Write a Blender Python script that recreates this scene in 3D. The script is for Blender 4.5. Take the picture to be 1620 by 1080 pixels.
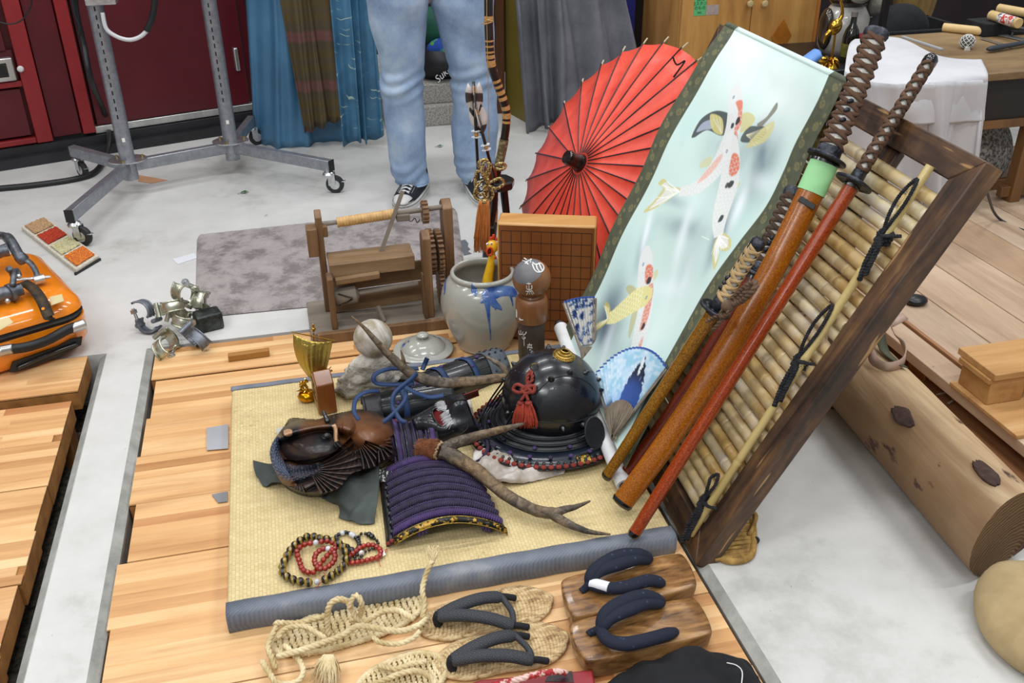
import bpy, math, random
import numpy as np
from mathutils import Vector, Matrix, noise as mn
for o in list(bpy.data.objects): bpy.data.objects.remove(o)
SC = bpy.context.scene
PI = math.pi
# ---------------------------------------------------------------- camera
F, CX, CY, H = 1510.0, 810.0, 540.0, 1.4
def unit(v): v = np.array(v, float); return v/np.linalg.norm(v)
_up = -unit([25, -2700, -F])
_v = np.array([385-CX, CY+308, -F]); _fy = unit(_v-_up*np.dot(_v, _up)); _fx = np.cross(_fy, _up)
R = np.array([_fx, _fy, _up]); CAM = np.array([0, 0, H])
cd = bpy.data.cameras.new('camera'); cam = bpy.data.objects.new('camera', cd); SC.collection.objects.link(cam)
cd.sensor_width = 36; cd.lens = F/1620*36; cd.clip_start = .05; cd.clip_end = 60
cam.matrix_world = Matrix([[*R[0], 0], [*R[1], 0], [*R[2], H], [0, 0, 0, 1]])
SC.camera = cam
# ---------------------------------------------------------------- world, lights, exposure
w = bpy.data.worlds.new('world'); SC.world = w; w.use_nodes = True
w.node_tree.nodes['Background'].inputs[0].default_value = (.90, .95, 1.0, 1)
w.node_tree.nodes['Background'].inputs[1].default_value = .34
def area(x, y, z, sx, sy, e, rot=(0, 0, 0), col=(.98, .99, 1.0)):
    l = bpy.data.lights.new('overhead_area_light', 'AREA'); l.shape = 'RECTANGLE'; l.size = sx; l.size_y = sy; l.energy = e; l.color = col
    o = bpy.data.objects.new('overhead_area_light', l); SC.collection.objects.link(o); o.location = (x, y, z); o.rotation_euler = rot
for ly in (-1.6, .6, 2.8, 5.2):
    for lx in (-2.6, .2, 3.0):
        area(lx, ly, 4.2, 1.5, .16, 38)  # rows of ceiling tubes
area(-1.6, -1.2, 3.4, 1.4, 1.0, 30, (math.radians(38), 0, math.radians(-28)))  # unseen broad tilted area light behind the camera, not one of the tubes
SC.view_settings.view_transform = 'Standard'; SC.view_settings.look = 'None'
SC.view_settings.exposure = 0.0; SC.view_settings.gamma = 1; SC.view_settings.use_curve_mapping = False
# ---------------------------------------------------------------- layout helpers: a photo point + one known measure (height, depth, plane) -> place
def ray(px, py): return R @ np.array([px-CX, CY-py, -F])
def at(px, py, z=0.): r = ray(px, py); return CAM+r*((z-H)/r[2])
def aty(px, py, Y): r = ray(px, py); return CAM+r*(Y/r[1])
def atx(px, py, X): r = ray(px, py); return CAM+r*(X/r[0])
def onp(px, py, p0, n, off=0.):
    r = ray(px, py); n = np.array(n); return CAM+r*((np.dot(np.array(p0)-CAM, n)+off)/np.dot(r, n))
def A(*a): return np.array(a, float)
def lerp(a, b, t): return np.array(a)*(1-t)+np.array(b)*t
# ---------------------------------------------------------------- materials
def hx(s):
    s = s.lstrip('#'); c = [int(s[i:i+2], 16)/255 for i in (0, 2, 4)]
    return tuple(x/12.92 if x < .04045 else ((x+.055)/1.055)**2.4 for x in c)+(1,)
class NT:
    def __init__(s, name, rough=.6, metal=0., coat=0., spec=.5):
        s.m = bpy.data.materials.new(name); s.m.use_nodes = True; s.t = s.m.node_tree; s.b = s.t.nodes['Principled BSDF']
        s.b.inputs['Roughness'].default_value = rough; s.b.inputs['Metallic'].default_value = metal
        s.b.inputs['Coat Weight'].default_value = coat; s.b.inputs['Coat Roughness'].default_value = .08
        s.b.inputs['Specular IOR Level'].default_value = spec
    def n(s, typ, ins=None, **pr):
        d = s.t.nodes.new(typ)
        for k, v in pr.items(): setattr(d, k, v)
        for k, v in (ins or {}).items(): s.set(d.inputs[k], v)
        return d
    def set(s, inp, v):
        if isinstance(v, bpy.types.NodeSocket): s.t.links.new(v, inp)
        elif isinstance(v, bpy.types.Node): s.t.links.new(v.outputs[0], inp)
        else: inp.default_value = v
    def obj(s, scale=(1, 1, 1), rot=(0, 0, 0), src='Object'):
        tc = s.n('ShaderNodeTexCoord'); return s.n('ShaderNodeMapping', {'Vector': tc.outputs[src], 'Scale': scale, 'Rotation': rot})
    def noise(s, vec, scale=5, det=4, rough=.6, dist=0): return s.n('ShaderNodeTexNoise', {'Vector': vec, 'Scale': scale, 'Detail': det, 'Roughness': rough, 'Distortion': dist})
    def ramp(s, fac, stops, interp='LINEAR'):
        d = s.n('ShaderNodeValToRGB', {'Fac': fac}); cr = d.color_ramp; cr.interpolation = interp
        while len(cr.elements) < len(stops): cr.elements.new(.5)
        for e, (p, c) in zip(cr.elements, stops): e.position = p; e.color = hx(c) if isinstance(c, str) else (c if hasattr(c, '__len__') else (c, c, c, 1))
        return d
    def mix(s, fac, a, b, mode='MIX'):
        d = s.n('ShaderNodeMix', data_type='RGBA', blend_type=mode)
        s.set(d.inputs[0], fac); s.set(d.inputs[6], hx(a) if isinstance(a, str) else a); s.set(d.inputs[7], hx(b) if isinstance(b, str) else b)
        return d.outputs[2]
    def math(s, op, a, b=0.): 
        d = s.n('ShaderNodeMath', operation=op); s.set(d.inputs[0], a); s.set(d.inputs[1], b); return d.outputs[0]
    def bump(s, h, st=.3, dist=.01): s.set(s.b.inputs['Normal'], s.n('ShaderNodeBump', {'Height': h, 'Strength': st, 'Distance': dist}))
    def col(s, c): s.set(s.b.inputs['Base Color'], hx(c) if isinstance(c, str) else c)
def pm(name, c1, c2=None, sc=8., st=(1, 1, 1), rough=.6, metal=0., coat=0., bump=0., bs=60., lo=.35, hi=.65, det=5, spec=.5, dist=0, bd=.004):
    k = NT(name, rough, metal, coat, spec); v = k.obj(st)
    if c2: k.col(k.ramp(k.noise(v, sc, det, .6, dist).outputs[0], [(lo, c1), (hi, c2)]).outputs[0])
    else: k.col(c1)
    if bump: k.bump(k.noise(v, bs, 4).outputs[0], bump, bd)
    return k.m
def wood(name, c1, c2, c3=None, axis=0, sc=9., stretch=.09, rough=.5, coat=0., bump=.15, dist=1.2, rand=False):
    k = NT(name, rough, 0, coat); s = [1, 1, 1]; s[axis] = stretch
    v = k.obj(tuple(s))
    if rand:
        oi = k.n('ShaderNodeObjectInfo'); add = k.n('ShaderNodeVectorMath', {0: v.outputs[0], 1: k.n('ShaderNodeCombineXYZ', {0: k.math('MULTIPLY', oi.outputs['Random'], 37.), 1: k.math('MULTIPLY', oi.outputs['Random'], 91.)})}, operation='ADD'); v = add
    n1 = k.noise(v, sc*1.0, 3, .5, dist); n2 = k.noise(v, sc*9, 4, .7, .3)
    f = k.math('ADD', k.math('MULTIPLY', n1.outputs[0], .75), k.math('MULTIPLY', n2.outputs[0], .25))
    st = [(.36, c1), (.62, c2)] if not c3 else [(.33, c1), (.5, c2), (.66, c3)]
    c = k.ramp(f, st).outputs[0]
    if rand: c = k.mix(1., c, k.ramp(oi.outputs['Random'], rand, 'LINEAR').outputs[0], 'MULTIPLY')
    k.col(c)
    if bump: k.bump(n2.outputs[0], bump, .003)
    return k.m
# ---------------------------------------------------------------- mesh helpers
def catm(pts, n=8, closed=False):
    P = [np.array(p, float) for p in pts]; out = []
    m = len(P); seg = m if closed else m-1
    for i in range(seg):
        if closed: p0, p1, p2, p3 = P[(i-1) % m], P[i], P[(i+1) % m], P[(i+2) % m]
        else: p0, p1, p2, p3 = P[max(i-1, 0)], P[i], P[i+1], P[min(i+2, m-1)]
        for k in range(n):
            t = k/n; out.append(.5*((2*p1)+(p2-p0)*t+(2*p0-5*p1+4*p2-p3)*t*t+(3*p1-p0-3*p2+p3)*t**3))
    if not closed: out.append(P[-1])
    return out
def frames(pts, up=None, closed=False):
    P = np.array(pts, float); n = len(P)
    if closed: T = np.roll(P, -1, 0)-np.roll(P, 1, 0)
    else: T = np.gradient(P, axis=0)
    T /= np.maximum(np.linalg.norm(T, axis=1), 1e-9)[:, None]
    u = np.array(up if up is not None else ((0, 0, 1) if abs(T[0][2]) < .9 else (1, 0, 0)), float)
    N = []
    for i in range(n):
        if up is not None: v = u-T[i]*np.dot(u, T[i])
        else:
            v = (u if i == 0 else N[-1]); v = v-T[i]*np.dot(v, T[i])
        N.append(v/max(np.linalg.norm(v), 1e-9))
    N = np.array(N); return P, T, N, np.cross(T, N)
def frame_m(o, x, y, z):
    m = np.eye(4); m[:3, 0] = x; m[:3, 1] = y; m[:3, 2] = z; m[:3, 3] = o; return m
def zframe(o, z, x=None):
    z = unit(z); x = np.array(x if x is not None else ((1, 0, 0) if abs(z[0]) < .9 else (0, 1, 0)), float)
    x = unit(x-z*np.dot(x, z)); return frame_m(o, x, np.cross(z, x), z)
def rotz(a, o=(0, 0, 0)): c, s = math.cos(a), math.sin(a); return frame_m(o, (c, s, 0), (-s, c, 0), (0, 0, 1))
CENS = {}
class MB:
    def __init__(s, M=None): s.v = []; s.f = []; s.mi = []; s.M = M; s.c = None
    def add(s, vs, fs, mi=0):
        b = len(s.v); vs = np.array(vs, float).reshape(-1, 3)
        if s.M is not None: vs = vs @ s.M[:3, :3].T+s.M[:3, 3]
        s.v.extend(vs.tolist()); s.f.extend([tuple(b+i for i in f) for f in fs]); s.mi.extend([mi]*len(fs)); return s
    def obox(s, c, ax, ay, az, mi=0):
        c, ax, ay, az = map(lambda q: np.array(q, float), (c, ax, ay, az))
        vs = [c+ax*i+ay*j+az*k for k in (-1, 1) for j in (-1, 1) for i in (-1, 1)]
        return s.add(vs, [(0, 2, 3, 1), (4, 5, 7, 6), (0, 1, 5, 4), (2, 6, 7, 3), (0, 4, 6, 2), (1, 3, 7, 5)], mi)
    def box(s, x0, x1, y0, y1, z0, z1, mi=0):
        return s.obox(((x0+x1)/2, (y0+y1)/2, (z0+z1)/2), ((x1-x0)/2, 0, 0), (0, (y1-y0)/2, 0), (0, 0, (z1-z0)/2), mi)
    def bar(s, a, b, w, h, up=(0, 0, 1), mi=0):
        a, b = np.array(a, float), np.array(b, float); t = unit(b-a); u = np.array(up, float); u = unit(u-t*np.dot(u, t)); q = np.cross(t, u)
        return s.obox((a+b)/2, (b-a)/2, q*w/2, u*h/2, mi)
    def grid(s, G, mi=0, cu=False, cv=False):
        G = np.array(G, float); nu, nv = G.shape[:2]; fs = []
        for i in range(nu if cu else nu-1):
            for j in range(nv if cv else nv-1):
                a, b = i*nv+j, ((i+1) % nu)*nv+j; c, d = ((i+1) % nu)*nv+(j+1) % nv, i*nv+(j+1) % nv
                fs.append((a, b, c, d))
        return s.add(G.reshape(-1, 3), fs, mi)
    def surf(s, fn, nu, nv, mi=0): return s.grid([[fn(i/nu, j/nv) for j in range(nv+1)] for i in range(nu+1)], mi)
    def tube(s, pts, r, n=8, cap=True, closed=False, up=None, asp=1., mi=0):
        P, T, N, B = frames(pts, up, closed); m = len(P)
        r = np.broadcast_to(np.array(r, float), (m,)) if np.ndim(r) < 2 else r
        a = np.arange(n)*2*PI/n
        G = P[:, None]+(N[:, None]*np.cos(a)[None, :, None]*asp+B[:, None]*np.sin(a)[None, :, None])*np.array(r)[:, None, None]
        b = len(s.v); s.grid(G, mi, cu=closed, cv=True)
        if cap and not closed:
            s.f.append(tuple(b+i for i in range(n))); s.f.append(tuple(b+(m-1)*n+i for i in reversed(range(n)))); s.mi += [mi, mi]
        return s
    def cyl(s, a, b, r, r2=None, n=16, mi=0): return s.tube([a, b], [r, r if r2 is None else r2], n, mi=mi)
    def lathe(s, prof, n=32, M=None, mi=0, cap=True, sx=1., sy=1.):
        a = np.arange(n)*2*PI/n; G = np.array([[(p[0]*math.cos(t)*sx, p[0]*math.sin(t)*sy, p[1]) for t in a] for p in prof])
        if M is not None: G = G @ M[:3, :3].T+M[:3, 3]
        b = len(s.v); s.grid(G, mi, cv=True)
        if cap:
            s.f.append(tuple(b+i for i in reversed(range(n)))); s.f.append(tuple(b+(len(prof)-1)*n+i for i in range(n))); s.mi += [mi, mi]
        return s
    def sph(s, c, r, nu=16, nv=10, M=None, mi=0):
        r = np.broadcast_to(np.array(r, float), (3,)); pr = [(math.sin(PI*j/nv), -math.cos(PI*j/nv)) for j in range(1, nv)]
        a = np.arange(nu)*2*PI/nu; G = np.array([[(p[0]*math.cos(t)*r[0], p[0]*math.sin(t)*r[1], p[1]*r[2]) for t in a] for p in pr])
        pol = np.array([[0, 0, -r[2]], [0, 0, r[2]]])
        if M is not None: G = G @ M[:3, :3].T; pol = pol @ M[:3, :3].T
        b = len(s.v); s.grid(G+np.array(c), mi, cv=True); s.add(pol+np.array(c), [], mi); e = len(s.v); k = len(pr)
        for i in range(nu):
            s.f += [(e-2, b+i, b+(i+1) % nu), (e-1, b+(k-1)*nu+(i+1) % nu, b+(k-1)*nu+i)]; s.mi += [mi, mi]
        return s
    def prism(s, poly, M, h0, h1, mi=0):
        n = len(poly); vs = [(p[0], p[1], h0) for p in poly]+[(p[0], p[1], h1) for p in poly]
        vs = np.array(vs, float) @ M[:3, :3].T+M[:3, 3]
        return s.add(vs, [tuple(reversed(range(n))), tuple(range(n, 2*n))]+[(i, (i+1) % n, n+(i+1) % n, n+i) for i in range(n)], mi)
    def rope(s, pts, r, pitch=.03, ns=3, n=6, step=None, mi=0, closed=False):
        P = np.array(pts, float); L = np.r_[0, np.cumsum(np.linalg.norm(np.diff(P, axis=0), axis=1))]
        m = max(4, int(L[-1]/(step or pitch/5))); q = np.linspace(0, L[-1], m); P = np.stack([np.interp(q, L, P[:, i]) for i in range(3)], 1)
        P, T, N, B = frames(P)
        for k in range(ns):
            a = q/pitch*2*PI+k*2*PI/ns
            s.tube(P+(N*np.cos(a)[:, None]+B*np.sin(a)[:, None])*r*.5, r*.58, n, mi=mi)
        return s
    def build(s, name, mat, parent=None, bev=0., smooth=35, solid=0., sub=0, kind=None, label=None, org=None, cols=None, soff=0):
        me = bpy.data.meshes.new(name); V = np.array(s.v)
        if parent is not None:
            p = parent
            while p.parent: p = p.parent
            o0 = np.array(p.location)
        else: o0 = np.array(org) if org is not None else A((V[:, 0].min()+V[:, 0].max())/2, (V[:, 1].min()+V[:, 1].max())/2, V[:, 2].min())
        me.from_pydata((V-o0).tolist(), [], s.f)
        mats = mat if isinstance(mat, (list, tuple)) else [mat]
        for m_ in mats: me.materials.append(m_)
        if len(mats) > 1: me.polygons.foreach_set('material_index', s.mi)
        if cols is not None:
            ca = me.color_attributes.new('Col', 'FLOAT_COLOR', 'POINT'); ca.data.foreach_set('color', np.asarray(cols, dtype=np.float32).ravel())
        if smooth:
            me.polygons.foreach_set('use_smooth', [True]*len(me.polygons))
            if smooth < 180: me.set_sharp_from_angle(angle=math.radians(smooth))
        me.update()
        o = bpy.data.objects.new(name, me); SC.collection.objects.link(o)
        if parent is not None: o.parent = parent
        else: o.location = o0
        if bev: d = o.modifiers.new('bevel', 'BEVEL'); d.width = bev; d.segments = 2; d.limit_method = 'ANGLE'; d.angle_limit = math.radians(40)
        if solid: d = o.modifiers.new('solid', 'SOLIDIFY'); d.thickness = solid; d.offset = soff
        if sub: d = o.modifiers.new('sub', 'SUBSURF'); d.levels = sub; d.render_levels = sub
        if kind: o['kind'] = kind
        if label: o['label'] = label
        return o
def T(name, label, cat, loc, group=None):
    o = bpy.data.objects.new(name, None); SC.collection.objects.link(o); o.location = tuple(float(q) for q in loc); o.empty_display_size = .05
    o['label'] = label; o['category'] = cat
    if group: o['group'] = group
    return o
def tag(o, label, cat, group=None):
    o['label'] = label; o['category'] = cat
    if group: o['group'] = group
    return o
def dup(o, M, label=None, cat=None):   # copy a thing with its parts and sub-parts
    c = o.copy(); SC.collection.objects.link(c); c.location = M
    if label: c['label'] = label
    def kids(a, b):
        for ch in list(a.children):
            d = ch.copy(); SC.collection.objects.link(d); d.parent = b; kids(ch, d)
    kids(o, c); return c
def text(body, name, mat, parent, size, M, ext=.0006, align='CENTER', shear=0):
    cu = bpy.data.curves.new(name, 'FONT'); cu.body = body; cu.size = size; cu.extrude = ext; cu.align_x = align; cu.align_y = 'CENTER'; cu.resolution_u = 3; cu.shear = shear
    tmp = bpy.data.objects.new('t', cu); SC.collection.objects.link(tmp)
    dg = bpy.context.evaluated_depsgraph_get(); me = bpy.data.meshes.new_from_object(tmp.evaluated_get(dg)); bpy.data.objects.remove(tmp)
    b = MB(); vs = np.array([v.co[:] for v in me.vertices]); b.add(vs @ M[:3, :3].T+M[:3, 3], [tuple(p.vertices) for p in me.polygons])
    bpy.data.meshes.remove(me)
    return b
def nz(p, s=1., seed=0.): return mn.noise(Vector((p[0]*s+seed, p[1]*s+seed*1.7, p[2]*s-seed)))
rng = random.Random(7)
# ================================================================ setting
m_conc = NT('painted_concrete', .42)
v = m_conc.obj(); a1 = m_conc.noise(v, 1.3, 6, .62, .3); a2 = m_conc.noise(v, 9, 6, .7)
f = m_conc.math('ADD', m_conc.math('MULTIPLY', a1.outputs[0], .55), m_conc.math('MULTIPLY', a2.outputs[0], .45))
c = m_conc.ramp(f, [(.33, '#a9a8a2'), (.46, '#c3c2be'), (.66, '#cfcecb')]).outputs[0]
a3 = m_conc.noise(v, 60, 3, .7); spk = m_conc.ramp(a3.outputs[0], [(.70, 0), (.74, 1)]).outputs[0]
c = m_conc.mix(m_conc.math('MULTIPLY', spk, .45), c, '#5b584f'); m_conc.col(c); m_conc.bump(a2.outputs[0], .12, .003); M_conc = m_conc.m
M_conc2 = pm('rough_cement', '#a8a8a2', '#cdcdc8', 5, rough=.8, bump=.35, bs=70)
M_edge = pm('worn_cement_edge', '#85857f', '#a3a39d', 14, rough=.85, bump=.4, bs=90)
M_gravel = pm('pit_gravel', '#2b2824', '#6b6357', 90, rough=.95, bump=.8, bs=120)
M_dark = pm('dark_gap', '#1b1a19', '#2b2927', 30, rough=.9)
PX0, PX1, PY1, PY0 = -.452, .728, 2.655, .3     # right pit
QX1, QY1 = -.618, 2.672                          # left pit
b = MB()
Y0, YM, XL, XR = -.6, 6.2, -4.2, 4.4
zc = -.16
def slab(x0, x1, y0, y1): b.box(x0, x1, y0, y1, zc, 0)
slab(XL, XR, PY1+.012, YM)
slab(PX1+.03, XR, Y0, PY1+.012); slab(QX1+.025, PX0-.028, Y0, PY1+.012)
slab(XL, XR, Y0-.6, Y0)
fl = b.build('floor', M_conc, kind='structure', org=(0, 0, 0)); fl['label'] = 'pale grey painted concrete floor with two wood-filled pits'
b = MB(); b.box(XL, XR, Y0-.6, YM, -.2, -.15); b.build('pit_bottom', M_gravel, fl)
b = MB()   # bevelled cement kerbs along the pits
def kerb(x0, x1, y0, y1, side):
    xa, xb = (x0, x1) if side > 0 else (x1, x0)
    b.add([(xa, y0, .0005), (xa, y1, .0005), (xb, y1, -.014), (xb, y0, -.014), (xb, y0, -.14), (xb, y1, -.14), (xa, y1, -.14), (xa, y0, -.14)], [(0, 1, 2, 3), (3, 2, 5, 4), (4, 5, 6, 7), (0, 3, 4, 7), (1, 6, 5, 2)])
kerb(PX0-.028, PX0-.008, Y0, PY1+.01, 1); kerb(PX1+.010, PX1+.03, Y0, PY1+.01, -1); kerb(QX1+.006, QX1+.026, Y0, QY1, -1)
b.build('pit_kerb', M_edge, fl)
M_stave = wood('laminated_beech', '#c09162', '#dab17e', '#e9c797', axis=0, sc=16, stretch=.07, rough=.42, bump=.08, dist=.5, rand=[(0, '#d8c2ac'), (.3, '#f6eadc'), (.6, '#ffffff'), (.85, '#fff6ea'), (1, '#caa48a')])
M_pside = pm('panel_end_grain', '#8b5b2c', '#a9743c', 20, rough=.6)
def panel(x0, x1, y0, y1, top, name, seed, th=.05, staves=True):
    r = random.Random(seed); p = MB(); g = .0012
    p.box(x0, x1, y0+g, y1-g, top-th, top-.004); o = p.build(name, M_pside, fl)
    n = max(2, round((y1-y0)/.031)); h = (y1-y0-2*g)/n
    for i in range(n):
        xs = [x0]; 
        while xs[-1] < x1-.02: xs.append(min(x1, xs[-1]+r.uniform(.22, .75)))
        if len(xs) > 2 and xs[-1]-xs[-2] < .1: xs.pop(-2)
        for a_, b_ in zip(xs, xs[1:]):
            q = MB(); q.box(a_, b_, y0+g+i*h, y0+g+(i+1)*h, top-.006, top+r.uniform(-.0002, .0002)); q.build('stave', M_stave, o, smooth=0)
seams = [2.65, 2.475, 2.275, 2.10, 1.905, 1.703, 1.510, 1.315, 1.12, .93, .74]
for i in range(len(seams)-1):
    dx = [.0, .012, .004, -.004, .012, -.008, .0, .004, .01, .0][i]; th_ = [0, -.006, -.002, -.001, .0, -.002, 0, -.001, .001, 0][i]
    panel(PX0+dx, PX1-.004, seams[i+1], seams[i], th_, 'wood_panel', 40+i)
sl = [2.655, 2.445, 2.415-.0, 2.22, 2.03, 1.86, 1.687, 1.49, 1.29, 1.08, .88]
tops = [.012, None, .0, .001, -.001, .002, .0, .001, 0, 0]; rx = [-.022, 0, -.036, -.034, -.036, -.030, -.036, -.03, -.03, -.03]
for i in range(len(sl)-1):
    if tops[i] is None: continue
    panel(-1.45, QX1+rx[i], sl[i+1], sl[i]-(.012 if i == 0 else 0), tops[i], 'wood_panel', 80+i, th=.06)
b = MB(); b.box(-1.45, -.88, 2.33, 2.44, -.05, -.02); b.build('wood_batten', M_pside, fl)
for (x0, x1, y) in ((PX0, PX1, 2.2), (PX0, PX1, 1.3), (-1.4, -.66, 2.36), (-1.4, -.66, 1.4)):
    b = MB(); b.box(x0, x1, y-.04, y+.04, -.15, -.06); b.build('pit_beam', M_pside, fl)
# ---------------- back wall with dark red doors
w0 = at(0, 268); w1 = at(395, 205); wu = unit(w1-w0); wn = A(wu[1], -wu[0], 0)
def ws(px, py): p = onp(px, py, w0, wn); return float(np.dot(p-w0, wu)), float(p[2])
M_red = pm('dark_red_enamel', '#4c0a16', '#5a0d1a', 3, rough=.38, bump=.03)
M_redf = pm('red_frame_enamel', '#801a1e', '#8d2125', 3, rough=.4)
M_blk = pm('black_plinth', '#17171a', '#232327', 9, rough=.5)
M_steel = pm('brushed_steel', '#b9bab8', '#d0d1cf', 20, (1, 1, .1), rough=.3, metal=.85)
M_void = pm('dark_back_wall', '#180d0f', '#22151a', 2, rough=.9)
Wm = frame_m(w0, wu, -wn, (0, 0, 1))     # local x along wall, y into wall, z up
b = MB(Wm); b.box(-2.2, 1.22, .06, .2, 0, 2.6); wl = b.build('wall_back', M_red, kind='structure', org=w0); wl['label'] = 'wall of dark red steel doors behind the rolling rack'
b = MB(Wm); b.box(-2.2, 1.22, .0, .06, 0, .085); b.box(-2.2, 1.22, -.03, .0, 0, .045); b.build('plinth', M_blk, wl)
b = MB(Wm); b.box(-2.2, 1.22, .035, .06, .085, .105); b.build('plinth_lip', M_blk, wl)
def bit(name, m, x0, x1, y0, y1, z0, z1, bev=.003):
    b = MB(Wm); b.box(x0, x1, y0, y1, z0, z1); return b.build(name, m, wl, bev=bev)
bit('door_frame', M_redf, .178, .246, .0, .06, .09, 2.4); bit('door_frame', M_redf, .378, .432, .0, .06, .10, 2.4)
bit('door_frame', M_redf, -2.2, .178, .01, .06, .09, .115); bit('door_frame', M_redf, -2.2, .178, .01, .06, .345, .37)
bit('door_panel', M_red, .250, .374, .02, .06, .10, 2.4); bit('door_panel', M_red, .445, 1.17, .025, .06, .125, 2.4)
bit('door_panel', M_red, -2.2, .165, .025, .06, .125, .335); bit('door_panel', M_red, -2.2, .150, .02, .06, .50, 2.4)
bit('door_panel', M_red, -2.2, .172, .03, .06, .37, .50)
bit('shadow_gap', M_dark, .434, .442, .05, .062, .1, 2.4, 0); bit('shadow_gap', M_dark, 1.172, 1.18, .05, .062, .1, 2.4, 0)
bit('steel_kick_plate', M_steel, .432, 1.19, .02, .06, .088, .122)
bit('handle_plate', M_steel, .02, .162, -.003, .03, .375, .475, .006); bit('handle_recess', M_dark, .035, .135, -.005, .0, .395, .455, .004)
b = MB(Wm); b.lathe([(.012, 0), (.014, .006), (.008, .014), (.0, .015)], 16, frame_m((.185, 0, .423), (1, 0, 0), (0, 0, 1), (0, -1, 0))); b.build('lock_knob', pm('white_knob', '#d8d8d4', rough=.3), wl)
bit('door_hinge', M_steel, 1.122, 1.142, .005, .03, .29, .40, .005)
# darker wall behind the drapes and the shelves
b = MB(); b.obox((2.6, 5.75, 1.3), (3.2, 0, 0), (0, .05, 0), (0, 0, 1.3)); o = b.build('wall_far', M_void, kind='structure')
# concrete steps behind the person
M_step = pm('terrazzo_step', '#7e7b75', '#b2afa8', 120, rough=.7, bump=.2, lo=.4, hi=.6)
b = MB(); y0 = float(at(690, 199)[1]); b.box(.5, .98, y0, y0+.8, 0, .10); t = b.build('concrete_steps', M_step, bev=.004); tag(t, 'grey speckled concrete steps behind the jeans', 'steps')
b = MB(); b.box(.5, .98, y0+.05, y0+.8, .10, .195); b.build('upper_step', M_step, t, bev=.004)
# ================================================================ background things
# ---------- drapes
def drape(name, label, cat, cols, Y, zt, mat, amp=.03, nf=5, seed=0, solid=.004, group=None, wob=.3):
    # cols: list of (px_top, px_bottom, py_bottom) from left to right; folds run down the cloth
    r = random.Random(seed); k = len(cols); nu = 14*(k-1); nv = 40; G = []
    tops = []; bots = []
    for (pt, pb, yb) in cols:
        bt = at(pb, yb) if Y is None else aty(pb, yb, Y); t0 = aty(pt, 0, bt[1]); d = t0-bt; s = (zt-bt[2])/max(.2, d[2]); tops.append(bt+d*s); bots.append(bt)
    ph = [r.uniform(0, 6) for _ in range(4)]
    for i in range(nu+1):
        u = i/nu*(k-1); a = min(int(u), k-2); t = u-a; t = t*t*(3-2*t) if wob > .5 else t
        B, Tp = lerp(bots[a], bots[a+1], t), lerp(tops[a], tops[a+1], t); row = []
        for j in range(nv+1):
            v = j/nv; p = lerp(Tp, B, v)
            q = u/(k-1)*nf*2*PI+ph[0]+wob*math.sin(v*3+ph[1])
            off = amp*(math.sin(q)*.7+.35*math.sin(2.1*q+ph[2]+v*1.5))*(.6+.5*v)+.012*nz((u*2, 0, v*6), 1, seed)
            row.append(p+A(amp*.4*math.cos(q), -off, 0)+A(0, 0, .006*math.sin(q*1.3) if j == nv else 0))
        G.append(row)
    b = MB(); b.grid(G); o = b.build(name, mat, smooth=180, solid=solid); return tag(o, label, cat, group) if label else o
M_blue = pm('blue_satin', '#3d6b8c', '#48799b', 4, rough=.42, bump=.05, bs=200, spec=.6)
pl = NT('plaid_cloth', .85); v = pl.obj(); sx = pl.n('ShaderNodeSeparateXYZ', {0: v})
s1 = pl.math('PINGPONG', sx.outputs[2], .11); r1 = pl.ramp(s1, [(.0, '#6b4b45'), (.012, '#7a4a4a'), (.03, '#4f4733'), (.06, '#544a34'), (.08, '#5d4c22'), (.11, '#544a38')]).outputs[0]
wv = pl.noise(pl.obj((220, 220, 30)), 1, 2); pl.col(pl.mix(pl.math('MULTIPLY', wv.outputs[0], .5), r1, '#4a3c2c', 'MIX')); M_plaid = pl.m
eb = NT('embroidered_blue', .5); v = eb.obj((1, 1, 1)); wn_ = eb.n('ShaderNodeTexWave', {'Vector': v, 'Scale': 9., 'Distortion': 9., 'Detail': 1.5, 'Detail Scale': 1.2}, wave_type='RINGS', bands_direction='Z')
ln = eb.ramp(wn_.outputs[0], [(.955, 0), (.985, 1)]).outputs[0]; msk = eb.ramp(eb.noise(v, 10, 2).outputs[0], [(.52, 0), (.6, 1)]).outputs[0]
eb.col(eb.mix(eb.math('MULTIPLY', ln, msk), eb.ramp(eb.noise(v, 6, 3).outputs[0], [(.4, '#34627f'), (.6, '#447595')]).outputs[0], '#a3b9ac')); M_embl = eb.m
drape('satin_drape', 'plain blue satin drape hanging beside the dark red door', 'drape', [(388, 403, 225), (420, 425, 232), (449, 462, 236), (470, 500, 228), (520, 545, 222)], None, 1.5, M_blue, .018, 3, 3)
drape('plaid_drape', 'brown plaid cloth with pink bands hung over the blue drapes', 'drape', [(446, 484, 211), (478, 500, 205), (492, 522, 194), (540, 545, 190)], at(500, 232)[1]-.04, 1.5, M_plaid, .022, 3, 5, wob=.6)
drape('embroidered_drape', 'blue drape embroidered with pale swirls beside the left jeans leg', 'drape', [(524, 545, 230), (556, 573, 222), (566, 580, 226), (590, 609, 213)], at(560, 232)[1]-.03, 1.5, M_embl, .02, 3, 9)
M_grayc = NT('grey_jacquard', .75); v = M_grayc.obj(); q = M_grayc.n('ShaderNodeTexVoronoi', {'Vector': v, 'Scale': 90.}); M_grayc.col(M_grayc.ramp(M_grayc.noise(v, 5, 5).outputs[0], [(.35, '#5c5d63'), (.65, '#74757c')]).outputs[0]); M_grayc.bump(q.outputs[0], .4, .002)
drape('jacquard_drape', 'long grey jacquard drape hanging to the floor behind the red parasol', 'drape', [(816, 838, 216), (842, 862, 200), (865, 878, 200), (900, 930, 190), (950, 985, 185), (985, 1030, 180)], at(900, 205)[1], 1.5, M_grayc.m, .045, 4, 13, wob=.8)
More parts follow.
